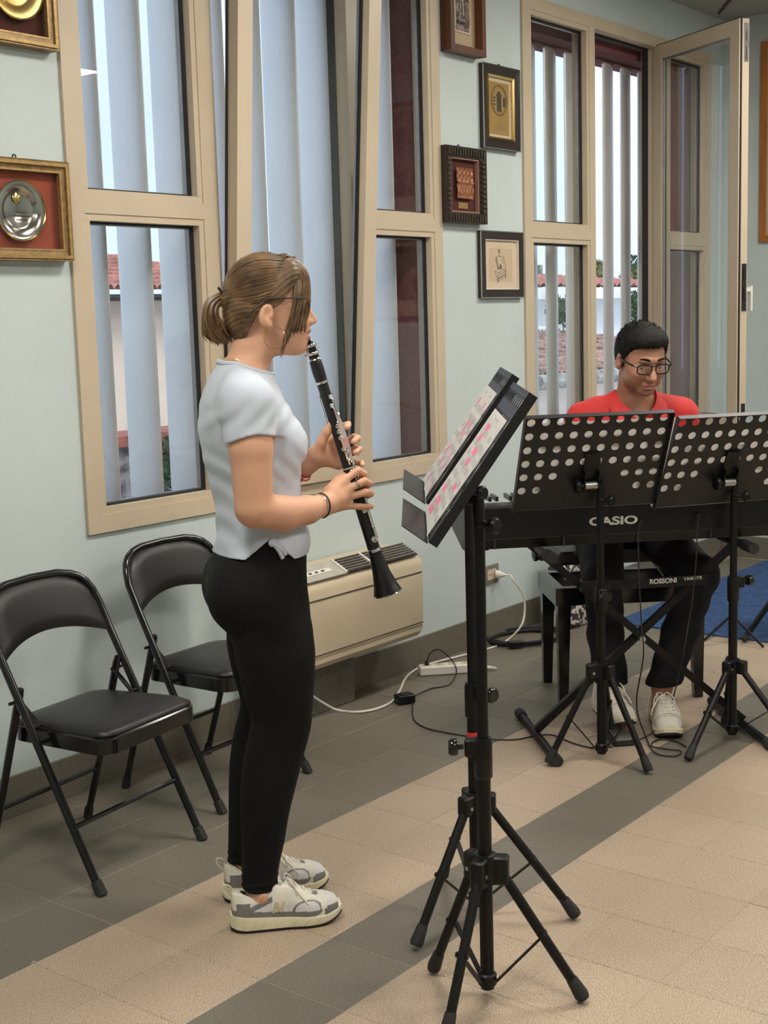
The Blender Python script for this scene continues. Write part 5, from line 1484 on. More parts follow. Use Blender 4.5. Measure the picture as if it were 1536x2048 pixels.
# ears
for sg in (-1, 1):
    GB.ell((0.016, 0.075*sg, 1.503), (0.0175, 0.0105, 0.0285), 0.005, rot=[(0.97, 0, -0.22), (0, 1, 0), (0.22, 0, 0.97)])
    GB.ell((0.0195, 0.088*sg, 1.507), (0.0100, 0.0105, 0.0175), 0.003, 'sub')
    GB.ell((0.027, 0.083*sg, 1.500), (0.004, 0.004, 0.006), 0.004)
    GB.ell((0.023, 0.078*sg, 1.481), (0.008, 0.006, 0.009), 0.005)
# right arm (near the camera)
GB.chain([(-0.046, -0.165, 1.305), (-0.046, -0.182, 1.20), (-0.045, -0.186, 1.065)], [0.054, 0.0495, 0.0445], 0.012)
GB.chain([(-0.042, -0.184, 1.059), (0.03, -0.150, 1.040), (0.09, -0.112, 1.040), (0.140, -0.080, 1.046)], [0.0435, 0.0405, 0.033, 0.0250], 0.012)
GB.chain([(0.140, -0.080, 1.046), (0.168, -0.062, 1.056)], [0.0255, 0.026], 0.012)
GB.chain([(0.165, -0.060, 1.075), (0.197, -0.046, 1.100)], [0.019, 0.0125], 0.012)
GB.chain([(0.165, -0.062, 1.055), (0.205, -0.048, 1.078)], [0.021, 0.0125], 0.012)
GB.chain([(0.165, -0.062, 1.050), (0.205, -0.046, 1.057)], [0.021, 0.0122], 0.012)
GB.chain([(0.160, -0.062, 1.043), (0.199, -0.043, 1.035)], [0.020, 0.0110], 0.012)
RH = [[(0.197, -0.046, 1.100), (0.232, -0.036, 1.119), (0.250, -0.020, 1.108), (0.250, -0.003, 1.098)],
      [(0.205, -0.048, 1.078), (0.247, -0.038, 1.093), (0.263, -0.018, 1.083), (0.257, -0.001, 1.073)],
      [(0.205, -0.046, 1.057), (0.249, -0.037, 1.065), (0.266, -0.018, 1.058), (0.261, -0.001, 1.050)],
      [(0.199, -0.043, 1.035), (0.234, -0.036, 1.030), (0.257, -0.026, 1.027), (0.267, -0.013, 1.025)]]
for i, fg in enumerate(RH):
    r = [0.0098, 0.0092, 0.0085, 0.0075] if i < 3 else [0.0088, 0.0082, 0.0076, 0.0068]
    GB.chain(fg, r, 0.003)
GB.chain([(0.155, -0.056, 1.072), (0.180, -0.034, 1.096), (0.197, -0.015, 1.104), (0.203, -0.002, 1.105)], [0.016, 0.0115, 0.0105, 0.0085], 0.006)
# left arm (far side)
GB.chain([(-0.046, 0.165, 1.305), (-0.040, 0.195, 1.20), (-0.030, 0.205, 1.08)], [0.056, 0.049, 0.044], 0.02)
GB.chain([(-0.030, 0.205, 1.075), (0.04, 0.145, 1.085), (0.085, 0.095, 1.110), (0.120, 0.058, 1.132)], [0.043, 0.041, 0.033, 0.0255], 0.015)
GB.chain([(0.120, 0.058, 1.132), (0.150, 0.042, 1.152)], [0.0255, 0.026], 0.012)
for q, r in (((0.192, 0.040, 1.198), 0.0125), ((0.202, 0.044, 1.172), 0.0125), ((0.203, 0.042, 1.148), 0.012), ((0.197, 0.038, 1.126), 0.011)):
    GB.chain([(0.150, 0.042, 1.155), q], [0.023, r], 0.012)
LH = [[(0.192, 0.040, 1.198), (0.215, 0.030, 1.226), (0.220, 0.012, 1.230), (0.213, -0.004, 1.224)],
      [(0.202, 0.044, 1.172), (0.238, 0.034, 1.196), (0.243, 0.012, 1.195), (0.229, -0.004, 1.188)],
      [(0.203, 0.042, 1.148), (0.241, 0.033, 1.167), (0.246, 0.012, 1.167), (0.233, -0.004, 1.161)],
      [(0.197, 0.038, 1.126), (0.237, 0.032, 1.133), (0.252, 0.014, 1.132), (0.250, 0.000, 1.129)]]
for i, fg in enumerate(LH):
    r = [0.0095, 0.0090, 0.0084, 0.0075] if i < 3 else [0.0085, 0.0080, 0.0074, 0.0066]
    GB.chain(fg, r, 0.003)
GB.chain([(0.142, 0.030, 1.160), (0.152, 0.012, 1.190), (0.164, 0.002, 1.215), (0.172, 0.0, 1.232)], [0.019, 0.0125, 0.0105, 0.0085], 0.008)
V_, Q = GB.mesh(); del GB
print('girl body', len(V_))
M['skin_girl'] = mat('fair_skin', (0.66, 0.365, 0.235), 0.5, var=0.05, scale=12, bump=0.02, bscale=300, spec=0.35)
M['lips'] = mat('lips', (0.50, 0.17, 0.15), 0.4)
body = fast_mesh('body', gw_(V_), Q, [M['skin_girl'], M['lips']], girl, 1)
ctr = V_[Q].mean(1)
lipm = (ctr[:, 0] > 0.121) & (abs(ctr[:, 1]) < 0.017) & (((ctr[:, 2] > 1.459) & (ctr[:, 2] < 1.470)) | ((ctr[:, 2] > 1.441) & (ctr[:, 2] < 1.4545)))
if len(body.data.polygons) == len(Q): body.data.polygons.foreach_set('material_index', lipm.astype(np.int32))

M['eye_g'] = mat('eye_white_clear', (0.68, 0.65, 0.62), 0.25); M['iris_g'] = mat('hazel_iris', (0.06, 0.04, 0.022), 0.2)
axg = [GF, GL, V(0, 0, 1)]
for sg in (-1, 1):
    e_ = obj('eye', MB().sphere(g1(0.1072, 0.031*sg, 1.5255), 0.0119, 16, 10, ax=axg), M['eye_g'], girl)
    obj('iris', MB().sphere(g1(0.1135, 0.031*sg, 1.5240), 0.0062, 12, 8, ax=axg), M['iris_g'], e_)
# t-shirt
SH = Field((-0.20, -0.28, 0.88), (0.16, 0.28, 1.45), 0.0030)
tsh = [(z, b, f, l, w) for z, b, f, l, w in torso if z > 0.8]
tsh = [(z, b-0.0, f+(0.006 if z < 1.06 else 0), l, w+(0.008 if z < 1.1 else 0)) for z, b, f, l, w in tsh]
SH.column(tsh, 0.02, 0.004, 0.86, 1.42)
for sg in (-1, 1):
    SH.cone((0.052, 0.058*sg, 1.195), (0.045, 0.062*sg, 1.185), 0.052, 0.050, 0.03)
    SH.chain([(-0.050, 0.105*sg, 1.330), (-0.047, 0.160*sg, 1.300), (-0.046, 0.186*sg, 1.19)], [0.055, 0.062, 0.058], 0.025)
def wr(X, Y, Z):
    a = 0.0022*np.sin(Z*95+X*30+2*np.sin(Y*25))*np.clip((1.12-Z)/0.10, 0, 1)
    b = 0.0020*np.sin((Z+X*0.9)*120+Y*20)*np.exp(-((Z-1.14)/0.05)**2)
    c = 0.0016*np.sin((X-Z)*110)*np.exp(-((Z-1.27)/0.04)**2)
    return a+b+c
SH.blend(wr, (-0.2, -0.28, 0.88), (0.16, 0.28, 1.45), op='disp')
# hem, sleeves and neckline
def hem(X, Y, Z):
    notch = 0.050*np.clip(1-np.abs(X+0.005)/0.058, 0, 1)*(np.abs(Y) > 0.05)
    return 0.930+notch-Z-0.004*np.sin(X*20)
SH.blend(hem, (-0.2, -0.28, 0.88), (0.16, 0.28, 1.10), op='cut')
SH.blend(lambda X, Y, Z: (1.228-0.018*np.cos((X+0.045)*18)-Z)*np.ones_like(X+Y) + 0*Y, (-0.2, -0.28, 0.9), (0.16, -0.150, 1.40), op='cut') if False else None
for sg in (-1, 1):
    def slv(X, Y, Z, sg=sg):
        out = np.abs(Y)-0.128-0.02*np.clip((1.2-Z)/0.1, 0, 1)   # only the sleeve region
        zc = 1.222+0.35*np.clip(X+0.045, -0.06, 0.06)*0.3+0.012*np.cos((X+0.045)*30)
        return np.minimum(zc-Z, out)
    SH.blend(slv, (-0.2, 0.10 if sg > 0 else -0.28, 0.9), (0.16, 0.28 if sg > 0 else -0.10, 1.40), op='cut')
SH.blend(lambda X, Y, Z: Z-(1.398-0.36*np.clip(X+0.060, 0, 1)-0.10*np.abs(Y)), (-0.2, -0.12, 1.30), (0.16, 0.12, 1.45), op='cut')
V_, Q = SH.mesh(); del SH
M['tee'] = mat('pale_blue_cotton', (0.53, 0.585, 0.665), 0.85, var=0.03, scale=20, bump=0.08, bscale=600, sheen=0.2)
shirt = fast_mesh('t_shirt', gw_(V_), Q, M['tee'], girl, 1)
# neckband
def neck_ring(r, z, n=40):
    P = []
    for k in range(n+1):
        a = 2*PI*k/n; s = -0.030+0.064*math.cos(a); l = 0.071*math.sin(a)
        P.append(g1(s, l, 1.398-0.36*max(0, s+0.060)-0.10*abs(l)+z))
    return P
obj('neckband', MB().tube(neck_ring(0, -0.001), 0.0068, 8), M['tee'], shirt)
# little knot and split at the hem
obj('hem_knot', MB().sphere(g1(0.000, -0.150, 0.972), 0.011, 10, 8, sc=(1.2, 0.7, 0.9)), M['tee'], shirt)
for dz, ds in ((-0.030, 0.030), (-0.038, 0.022)):
    obj('hem_tie', MB().tube(smooth_path([g1(0.0, -0.152, 0.972), g1(ds*0.6, -0.156, 0.972+dz*0.5), g1(ds, -0.155, 0.972+dz)], 4), [0.005]*9, 6), M['tee'], shirt)
# leggings
LG = Field((-0.20, -0.22, 0.05), (0.16, 0.22, 1.0), 0.0034)
LG.column([(0.66, -0.055, 0.050, 0, 0.10), (0.70, -0.082, 0.084, 0, 0.14), (0.75, -0.112, 0.103, 0, 0.166)]+[q for q in torso if q[0] > 0.78 and q[0] < 1.01], 0.05, 0.0015, 0.66, 0.985)
LG.column(taper(legR), 0.03, 0.0015, 0.098, 0.84); LG.column(taper(legL), 0.03, 0.0015, 0.098, 0.84)
LG.ell((-0.085, -0.078, 0.835), (0.068, 0.078, 0.085), 0.03); LG.ell((-0.085, 0.078, 0.835), (0.068, 0.078, 0.085), 0.03)
LG.blend(lambda X, Y, Z: 0.0016*np.sin(Z*330+3*np.sin(X*30))*np.clip((0.16-Z)/0.05, 0, 1)+0*X*Y, (-0.2, -0.22, 0.05), (0.16, 0.22, 0.25), op='disp')
V_, Q = LG.mesh(); del LG
M['leggings'] = mat('black_jersey', (0.0045, 0.0043, 0.0045), 0.8, var=0.1, scale=30, bump=0.05, bscale=500, spec=0.25)
fast_mesh('leggings', gw_(V_), Q, M['leggings'], girl, 1)

# ------------------------------------------------------------------ hair
M['hair_g'] = mat('light_brown_hair', (0.065, 0.034, 0.014), 0.42, var=0.0, scale=26, col2=(0.235, 0.138, 0.064), lo=0.3, hi=0.72, spec=0.5)
HB = Field((-0.12, -0.11, 1.38), (0.17, 0.11, 1.69), 0.0026)
HB.ell((0.022, 0, 1.556), (0.100, 0.081, 0.098), 0.02)
HB.ell((-0.020, 0, 1.505), (0.058, 0.066, 0.070), 0.02)
HB.ell((0.086, 0, 1.592), (0.034, 0.064, 0.048), 0.02)
HB.ell((-0.062, 0, 1.545), (0.020, 0.022, 0.022), 0.012)
def hairline(X, Y, Z):
    # keep what lies above the hairline: temple, ear, nape; and behind the forehead
    zl = np.interp(X.ravel(), [-0.12, -0.05, -0.03, 0.0, 0.035, 0.06, 0.09, 0.105, 0.13], [1.455, 1.440, 1.452, 1.515, 1.520, 1.535, 1.575, 1.595, 1.615])[:, None, None]
    return zl-Z+0*Y
HB.blend(hairline, (-0.12, -0.11, 1.38), (0.17, 0.11, 1.69), op='cut')
HB.blend(lambda X, Y, Z: 0.0007*np.sin((Z-0.35*X)*520+6*np.sin(X*31+Z*17)+Y*90)+0.0006*np.sin((Z-0.2*X)*990+4*np.sin(X*47))+0*Y, (-0.12, -0.11, 1.38), (0.17, 0.11, 1.69), op='disp')
V_, Q = HB.mesh(); del HB
hair = fast_mesh('hair', gw_(V_), Q, M['hair_g'], girl, 0)
rg = random.Random(21)
def lock(P, r0, n=6):
    pts = smooth_path([g1(*p) for p in P], 5); k = len(pts)
    rad = [r0*(0.55+0.6*math.sin(PI*min(1, (i/(k-1))*0.9+0.12)))*(1-0.75*(i/(k-1))**3) for i in range(k)]
    return MB().tube(pts, rad, n)
# combed strands over the scalp towards the tie
mb = MB()
for k in range(150):
    sd = rg.choice((-1, 1)) if k > 110 else -1
    t = rg.random()
    a0 = rg.uniform(0.02, 0.97)
    s0, l0, z0 = 0.075-0.06*a0+rg.uniform(-.01, .01), sd*(0.025+0.060*math.sin(a0*1.5)), 1.648-0.115*a0**1.4
    P = []
    for q in range(9):
        u = q/8
        s = s0*(1-u)+(-0.074)*u; l = l0*(1-u**1.6)+sd*0.004*u; z = z0*(1-u)+1.548*u+0.028*math.sin(PI*u)*(1-a0)-0.012*math.sin(PI*u)*a0
        # push out to the cap
        d = V((s-0.022)/0.101, l/0.082, (z-1.556)/0.099); m_ = np.linalg.norm(d)
        if m_ < 1.0 and u < 0.85: d = d/m_; s, l, z = 0.022+d[0]*0.1015, d[1]*0.0822, 1.556+d[2]*0.0995
        P.append((s, l, z))
    pts = [g1(*p) for p in P]; mb.tube(pts, [0.0014*(1-0.3*abs(2*i/8-1)) for i in range(9)], 4)
o = obj('combed_strands', mb, M['hair_g'], hair); o['kind'] = 'stuff'
# fringe falling beside the face
mb = MB()
for k in range(46):
    u = k/45; j = lambda a: rg.uniform(-a, a)
    s_end = 0.046+0.068*u; z_end = 1.405+0.055*u+0.03*math.sin(u*PI)+j(0.012)
    P = [(0.080+0.022*u, -0.022+j(.006), 1.641-0.012*u), (0.090+0.028*u+j(.003), -0.046+j(.004), 1.612-0.008*u), (0.092+0.033*u+j(.003), -0.062+0.012*u+j(.004), 1.570),
         (0.082+0.040*u+j(.003), -0.068+0.016*u+j(.004), 1.515), (0.062+0.053*u+j(.004), -0.069+0.018*u+j(.004), 1.465+0.015*u), (s_end+j(.003), -0.066+0.020*u, z_end)]
    pts = smooth_path([g1(*p) for p in P], 4); n_ = len(pts)
    mb.tube(pts, [0.0034*(1-0.8*(i/(n_-1))**2) for i in range(n_)], 5)
o = obj('fringe', mb, M['hair_g'], hair); o['kind'] = 'stuff'
mb = MB()
for k in range(20):
    u = k/19; j = lambda a: rg.uniform(-a, a)
    P = [(0.082+0.02*u, 0.022+j(.01), 1.641), (0.112, 0.044+j(.006), 1.610), (0.126, 0.056+j(.005), 1.56), (0.116, 0.062, 1.50), (0.100+j(.01), 0.062, 1.45+j(.02))]
    pts = smooth_path([g1(*p) for p in P], 4); n_ = len(pts)
    mb.tube(pts, [0.0034*(1-0.8*(i/(n_-1))**2) for i in range(n_)], 5)
o = obj('fringe', mb, M['hair_g'], hair); o['kind'] = 'stuff'
# pony tail
mb = MB()
for k in range(190):
    a = rg.uniform(0, 2*PI); q = math.sqrt(rg.random()); ca, sa = q*math.cos(a), q*math.sin(a)
    ln = rg.uniform(0.86, 1.05)
    e = rg.uniform(-.007, .007)
    P = [(-0.070, 0.009*ca, 1.545+0.010*sa), (-0.088, 0.015*ca, 1.541+0.016*sa), (-0.103-0.014*sa, 0.024*ca, 1.522+0.018*sa), (-0.103-0.026*sa, 0.030*ca, 1.493+0.008*sa),
         (-0.097-0.028*sa+e, 0.028*ca, 1.493-0.032*ln), (-0.086-0.024*sa+e*1.6, 0.024*ca+e, 1.493-0.060*ln+0.012*q)]
    pts = smooth_path([g1(*p) for p in P], 4); n_ = len(pts)
    mb.tube(pts, [0.0030*(1-0.8*(i/(n_-1))**3) for i in range(n_)], 5)
o = obj('pony_tail', mb, M['hair_g'], hair); o['kind'] = 'stuff'
ht = obj('hair_tie', MB().torus(g1(-0.076, 0, 1.545), GF, 0.013, 0.0045, 20, 8), M['gasket'], hair)
for dz, ds in ((0.020, 0.012), (0.022, -0.004)):
    obj('tie_end', MB().tube([g1(-0.076, -0.010, 1.552), g1(-0.076-ds, -0.014, 1.552+dz)], 0.003, 6), M['gasket'], ht)
# glasses, earring, necklace, bracelets, ring
M['tortoise'] = mat('dark_glasses_frame', (0.03, 0.016, 0.012), 0.3)
gl = obj('glasses', MB().tube(smooth_path([g1(-0.026, -0.0775, 1.500), g1(-0.012, -0.080, 1.517), g1(0.02, -0.0815, 1.537), g1(0.07, -0.077, 1.541), g1(0.118, -0.066, 1.541)], 5), 0.0017, 6), M['tortoise'], girl)
for sg in (-1, 1):
    P = [g1(0.132-0.010*abs(0.034+0.024*math.cos(a))/0.05, sg*(0.034+0.026*math.cos(a)), 1.527+0.019*math.sin(a)) for a in [2*PI*k/24 for k in range(25)]]
    obj('lens_rim', MB().tube(P, 0.0016, 6), M['tortoise'], gl)
    obj('lens', MB().add(P[:-1], [tuple(range(24))]), M['pic_glass'], gl)
obj('bridge', MB().tube([g1(0.1315, -0.010, 1.531), g1(0.136, 0, 1.534), g1(0.1315, 0.010, 1.531)], 0.0015, 6), M['tortoise'], gl)
obj('earring', MB().torus(g1(0.034, -0.0765, 1.449), unit(GL*1.0+GF*0.25), 0.0255, 0.0009, 36, 6), M['brass'], girl)
P = [g1(-0.030+0.058*math.cos(a), 0.058*math.sin(a), 1.408-0.36*max(0, -0.030+0.058*math.cos(a)+0.060)-0.10*abs(0.058*math.sin(a))) for a in [2*PI*k/40 for k in range(41)]]
obj('necklace', MB().tube(P, 0.0007, 5), M['brass'], girl)
wd = unit(g1(0.140, -0.080, 1.046)-g1(0.09, -0.112, 1.040))
wc = g1(0.131, -0.0855, 1.045)
M['leather'] = mat('black_leather', (0.03, 0.018, 0.014), 0.5)
obj('bracelet', MB().torus(wc, wd+V(0, 0, -0.12), 0.0290, 0.0026, 32, 6), M['leather'], girl)
obj('bangle', MB().torus(wc-wd*0.007, wd+V(0, 0, -0.1), 0.0292, 0.0012, 32, 6), M['chrome'], girl)
ld_ = unit(g1(0.120, 0.058, 1.132)-g1(0.085, 0.095, 1.110))
M['red_bead'] = mat('red_cord', (0.62, 0.05, 0.05), 0.5)
wc = g1(0.112, 0.066, 1.127)
obj('red_bracelet', MB().torus(wc, ld_, 0.0300, 0.0030, 32, 6), M['red_bead'], girl)
obj('red_bracelet', MB().torus(wc-ld_*0.012-V(0, 0, 0.006), unit(ld_+V(0, 0, 0.3)), 0.0325, 0.0022, 32, 6), M['red_bead'], girl)
f0, f1_ = g1(*RH[1][0]), g1(*RH[1][1])
for q in (0.45, 0.56): obj('ring', MB().torus(f0+(f1_-f0)*q, f1_-f0, 0.0102, 0.0013, 20, 6), M['steel'], girl)

# ------------------------------------------------------------------ shoes
M['sole_cream'] = mat('cream_midsole', (0.80, 0.73, 0.52), 0.6, var=0.04, scale=40)
M['outsole'] = mat('black_outsole', (0.02, 0.018, 0.016), 0.8)
M['mesh_white'] = mat('white_mesh_fabric', (0.66, 0.64, 0.62), 0.8, var=0.12, scale=300)
M['cream_leather'] = mat('off_white_leather', (0.72, 0.68, 0.58), 0.5, var=0.03, scale=20)
M['silver_grey'] = mat('silver_grey_overlay', (0.21, 0.205, 0.195), 0.35, 0.25, var=0.08, scale=30)
M['lace'] = mat('off_white_lace', (0.74, 0.70, 0.62), 0.8, var=0.06, scale=200)
M['logo_gold'] = mat('pale_gold_logo', (0.62, 0.56, 0.33), 0.4, 0.2)
def sneaker(par, org, fwd, lft, side, mats_over=True, L0=-0.133, L1=0.145, scl=1.0):
    """running shoe; local x forward, y to the left, z up; side=-1 right shoe, +1 left shoe"""
    def w(P):
        P = np.atleast_2d(np.asarray(P, float))*scl; return org+P[:, :1]*fwd+P[:, 1:2]*lft+P[:, 2:]*np.array([[0, 0, 1.0]])
    def half(x, lat):
        t = (x-L0)/(L1-L0)
        a = np.interp(t, [0, 0.04, 0.12, 0.3, 0.5, 0.68, 0.85, 0.95, 1.0], [0.012, 0.025, 0.034, 0.035, 0.037, 0.047, 0.046, 0.036, 0.020])
        return a
    ys = 0.006*side
    n = 30; xs_ = [L0+(L1-L0)*(0.5-0.5*math.cos(PI*i/(n-1))) for i in range(n)]
    def outline(g, zf):
        P = []
        for x in xs_: P.append((x, half(x, 1)*(1+g)+ys*math.sin(PI*(x-L0)/(L1-L0)), zf(x)))
        for x in reversed(xs_): P.append((x, -half(x, 1)*(1+g)+ys*math.sin(PI*(x-L0)/(L1-L0)), zf(x)))
        return P
    def toe(x): t = max(0, (x-0.075)/(L1-0.075)); return 0.020*t*t
    def hl(x): t = max(0, (-0.10-x)/0.033); return 0.006*t*t
    low = lambda h: (lambda x: h+toe(x)+hl(x))
    sole_t = lambda x: 0.034+0.010*max(0, -x/0.13)-0.010*max(0, x/0.14)+toe(x)*0.8
    ou = MB().loft([w(outline(-0.06, low(0.0))), w(outline(0.0, low(0.003))), w(outline(0.01, low(0.008)))])
    obj('outsole', ou, M['outsole'], par)
    mids = MB().loft([w(outline(0.01, low(0.0075))), w(outline(0.05, lambda x: 0.5*(0.008+toe(x))+0.5*sole_t(x)-0.004)), w(outline(0.035, lambda x: 0.35*(0.008+toe(x))+0.65*sole_t(x))), w(outline(0.045, lambda x: sole_t(x)-0.003)), w(outline(0.02, sole_t))])
    so_ = obj('midsole', mids, M['sole_cream'], par, True, 30)
    # grooves on the midsole side
    for gx in (-0.105, -0.082, -0.060, 0.02, 0.05, 0.078):
        for sd in (-1, 1):
            y = (half(gx, 1)*1.05+0.0005)*sd+ys*math.sin(PI*(gx-L0)/(L1-L0))
            obj('groove', MB().bar(w([(gx-0.006, y, 0.011+toe(gx))])[0], w([(gx+0.008, y, 0.024+toe(gx))])[0], 0.0018, 0.0012, up=lft), M['logo_gold'], so_, False)
    # upper
    U = Field((L0-0.01, -0.06, 0.0), (L1+0.01, 0.06, 0.14), 0.0021)
    tab = []
    def fn(X, Y, Z):
        t = np.clip((X-L0)/(L1-L0), 0, 1)
        hwd = np.interp(t.ravel(), [0, 0.04, 0.12, 0.3, 0.5, 0.68, 0.85, 0.95, 1.0], [0.010, 0.024, 0.033, 0.034, 0.036, 0.046, 0.045, 0.035, 0.016])[:, None, None]
        top = np.interp(t.ravel(), [0, 0.03, 0.10, 0.22, 0.40, 0.52, 0.62, 0.75, 0.86, 0.95, 1.0], [0.090, 0.100, 0.098, 0.088, 0.112, 0.106, 0.090, 0.074, 0.069, 0.058, 0.040])[:, None, None]
        yc = ys*np.sin(PI*t)
        zz = np.clip((Z-0.02)/(top-0.02), 0, 1.4)
        ww = hwd*np.where(zz < 1, np.clip(1-np.clip(zz-0.15, 0, 1)**2.6*0.78, 0.05, 1), 0.2)
        d1 = np.abs(Y-yc)-ww; d2 = Z-top+0.006*((Y-yc)/0.03)**2
        return np.maximum(np.maximum(np.maximum(d1*0.8, d2*0.8), 0.022-Z), np.maximum(L0+0.005-X, X-(L1-0.007+0.10*np.minimum(0, 0.03-Z))))
    U.blend(fn, (L0-0.01, -0.06, 0), (L1+0.01, 0.06, 0.14), 0.004)
    # collar opening
    U.ell((-0.062, 0, 0.118), (0.046, 0.026, 0.052), 0.006, 'sub')
    V2, Q2 = U.mesh(); c = V2[Q2].mean(1); x, y, z = c[:, 0], c[:, 1], c[:, 2]
    st_ = np.array([sole_t(q) for q in x])
    m = np.zeros(len(Q2), int)                                   # 0 mesh 1 cream 2 grey 3 dark lining
    if mats_over:
        h = z-st_
        m[(x < -0.085) & (h > 0.0)] = 2
        m[(x < -0.075) & (z > 0.074)] = 1
        m[(x < -0.118) & (h > 0.012) & (z < 0.078)] = 1
        m[(np.abs(h-(0.006+0.0*x)) < 0.008) & (x < 0.10)] = 2
        band = np.abs((z-0.060)-0.42*(x+0.08))
        m[(band < 0.0065) & (x > -0.11) & (x < 0.02)] = 2
        m[(z > 0.070-0.10*(x+0.02)) & (x > -0.03) & (x < 0.09)] = 1
        band = np.abs((z-0.050)+0.35*(x-0.055)-0.012*np.sin((x-0.02)*40))
        m[(np.hypot((x-0.055)/0.036, (z-0.048)/0.021) > 0.86) & (np.hypot((x-0.055)/0.036, (z-0.048)/0.021) < 1.05) & (z < 0.07)] = 2
        m[(np.hypot((x-0.055)/0.036, (z-0.048)/0.021) > 1.05) & (x > 0.05) & (x < 0.10) & (z < 0.060)] = 1
        m[(x > 0.098) & (z < 0.050)] = 2
        m[(x > 0.090) & (x <= 0.104) & (z >= 0.045)] = 1
        m[(x > 0.070) & (x < 0.086) & (np.abs(y-ys) < 0.012) & (z > 0.062)] = 2
    else:
        m[:] = 1
        m[(np.abs(x-0.085) < 0.0018) | (np.abs(x-0.100) < 0.0015) | (np.abs(x+0.06) < 0.0012)] = 4
        for ex in (0.0, 0.016, 0.032, 0.048, 0.062):
            m[(np.hypot(x-ex, np.abs(y-ys)-0.018) < 0.0026) & (z > 0.06)] = 4
    inside = (np.hypot((x+0.062)/0.047, y/0.027) < 1.0) & (z > 0.062) & (np.hypot(np.hypot((x+0.062)/0.046, y/0.026), (z-0.118)/0.052) < 1.03)
    m[inside] = 3
    up = fast_mesh('upper', w(V2), Q2, [M['mesh_white'], M['cream_leather'], M['silver_grey'], M['outsole'], M['ink_grey']], par, 1)
    if len(up.data.polygons) == len(Q2): up.data.polygons.foreach_set('material_index', m.astype(np.int32))
    # tongue and laces
    obj('tongue', MB().loft([w([(a, b, zt) for a, b in ((-0.012, -0.020), (-0.004, -0.022), (-0.004, 0.022), (-0.012, 0.020))]) for zt in (0.085, 0.118)]), M['mesh_white'], up)
    tz = lambda q: float(np.interp((q-L0)/(L1-L0), [0.40, 0.52, 0.62, 0.75], [0.113, 0.106, 0.090, 0.072]))
    for k in range(5):
        q = 0.002+0.015*k
        for sg in (-1, 1):
            P = [(q, -0.017*sg, tz(q)-0.004), (q+0.006, 0, tz(q+0.006)+0.0045), (q+0.012, 0.017*sg, tz(q+0.012)-0.004)]
            obj('lace', MB().tube(smooth_path(w(P), 4), 0.0024, 6), M['lace'], up)
    for sg in (-1, 1):
        P = [(0.004, 0, tz(0.004)+0.005), (0.012, 0.016*sg, 0.122), (0.026, 0.032*sg, 0.104), (0.030, 0.034*sg, 0.080), (0.018, 0.022*sg, 0.094), (0.006, 0.004*sg, 0.114)]
        obj('bow_loop', MB().tube(smooth_path(w(P), 5), 0.0023, 6), M['lace'], up)
        P = [(0.004, 0, tz(0.004)+0.005), (0.024, 0.022*sg, 0.102), (0.044, 0.040*sg, 0.078), (0.058, 0.046*sg, 0.060)]
        obj('lace_end', MB().tube(smooth_path(w(P), 5), 0.0022, 6), M['lace'], up)
    if mats_over:
        obj('heel_loop', MB().tube(smooth_path(w([(L0+0.004, 0.0, 0.080), (L0-0.014, 0, 0.104), (L0-0.012, 0, 0.118), (L0+0.004, 0, 0.112), (L0+0.010, 0, 0.100)]), 5), 0.0022, 6), M['cream_leather'], up)
        # letter N on both sides: three slanted bars
        for sd in (-1, 1):
            def q_(a, b): return w([(-0.030+a, sd*(0.0362-0.10*max(0, b))+ys*0.9, 0.052+b)])[0]
            mb = MB(); nl = lft*sd
            mb.bar(q_(0.000, -0.004), q_(0.009, 0.022), 0.0062, 0.0015, up=nl); mb.bar(q_(0.019, -0.004), q_(0.028, 0.022), 0.0062, 0.0015, up=nl); mb.bar(q_(0.010, 0.020), q_(0.018, -0.002), 0.0062, 0.0018, up=nl)
            o = obj('letter_mark', mb, M['logo_gold'], up, False); o['kind'] = 'stuff'
    return up
for (nm, org, f_, sd) in (('right', g1(-0.004, -0.092, 0.0), unit(GF*1.0+GL*0.02), -1), ('left', g1(-0.004, 0.092, 0.0), unit(GF*0.995+GL*0.10), 1)):
    l_ = V(-f_[1], f_[0], 0)
    t_ = thing('shoe', f'white and silver running shoe on the clarinet player\'s {nm} foot', 'shoe', org, 'running shoes of the clarinet player')
    sneaker(t_, org, f_, l_, sd)
# ================================================================== CLARINET
CT, CB = V(0.124, 0, 1.452), V(0.307, 0, 0.795)
cA = unit(CB-CT); cN = unit(V(-cA[2], 0, cA[0])); cS = V(0, -1, 0)          # along, front, near side
cl = thing('clarinet', 'black clarinet with silver keys held to the young woman\'s mouth', 'clarinet', g1(*CB))
def crad(d):
    return float(np.interp(d, [0.0, 0.02, 0.06, 0.065, 0.09, 0.115, 0.122, 0.34, 0.36, 0.55, 0.58, 0.62, 0.655, 0.672, 0.676], [0.006, 0.0118, 0.0130, 0.0150, 0.0160, 0.0145, 0.0138, 0.0142, 0.0150, 0.0155, 0.0175, 0.0225, 0.0300, 0.0365, 0.0370]))
def cp_(d, ang=0.0, off=0.0, r=None):
    q = CT+cA*d+(cN*math.cos(ang)+cS*math.sin(ang))*((crad(d) if r is None else r)+off)
    return g1(*q)
cax = g1(*CB)-g1(*CT); cax = unit(cax)
def seg(name, d0, d1, m, n=10, grow=0.0, par=cl):
    prof = [(crad(d0+(d1-d0)*i/n)+grow, d0+(d1-d0)*i/n) for i in range(n+1)]
    return obj(name, MB().lathe(prof, g1(*CT), cax, 28), m, par)
M['ebony'] = mat('black_grenadilla', (0.010, 0.009, 0.009), 0.34, var=0.15, scale=60, stretch=(1, 1, 0.2), spec=0.5)
M['mouth'] = mat('black_ebonite', (0.008, 0.008, 0.008), 0.15)
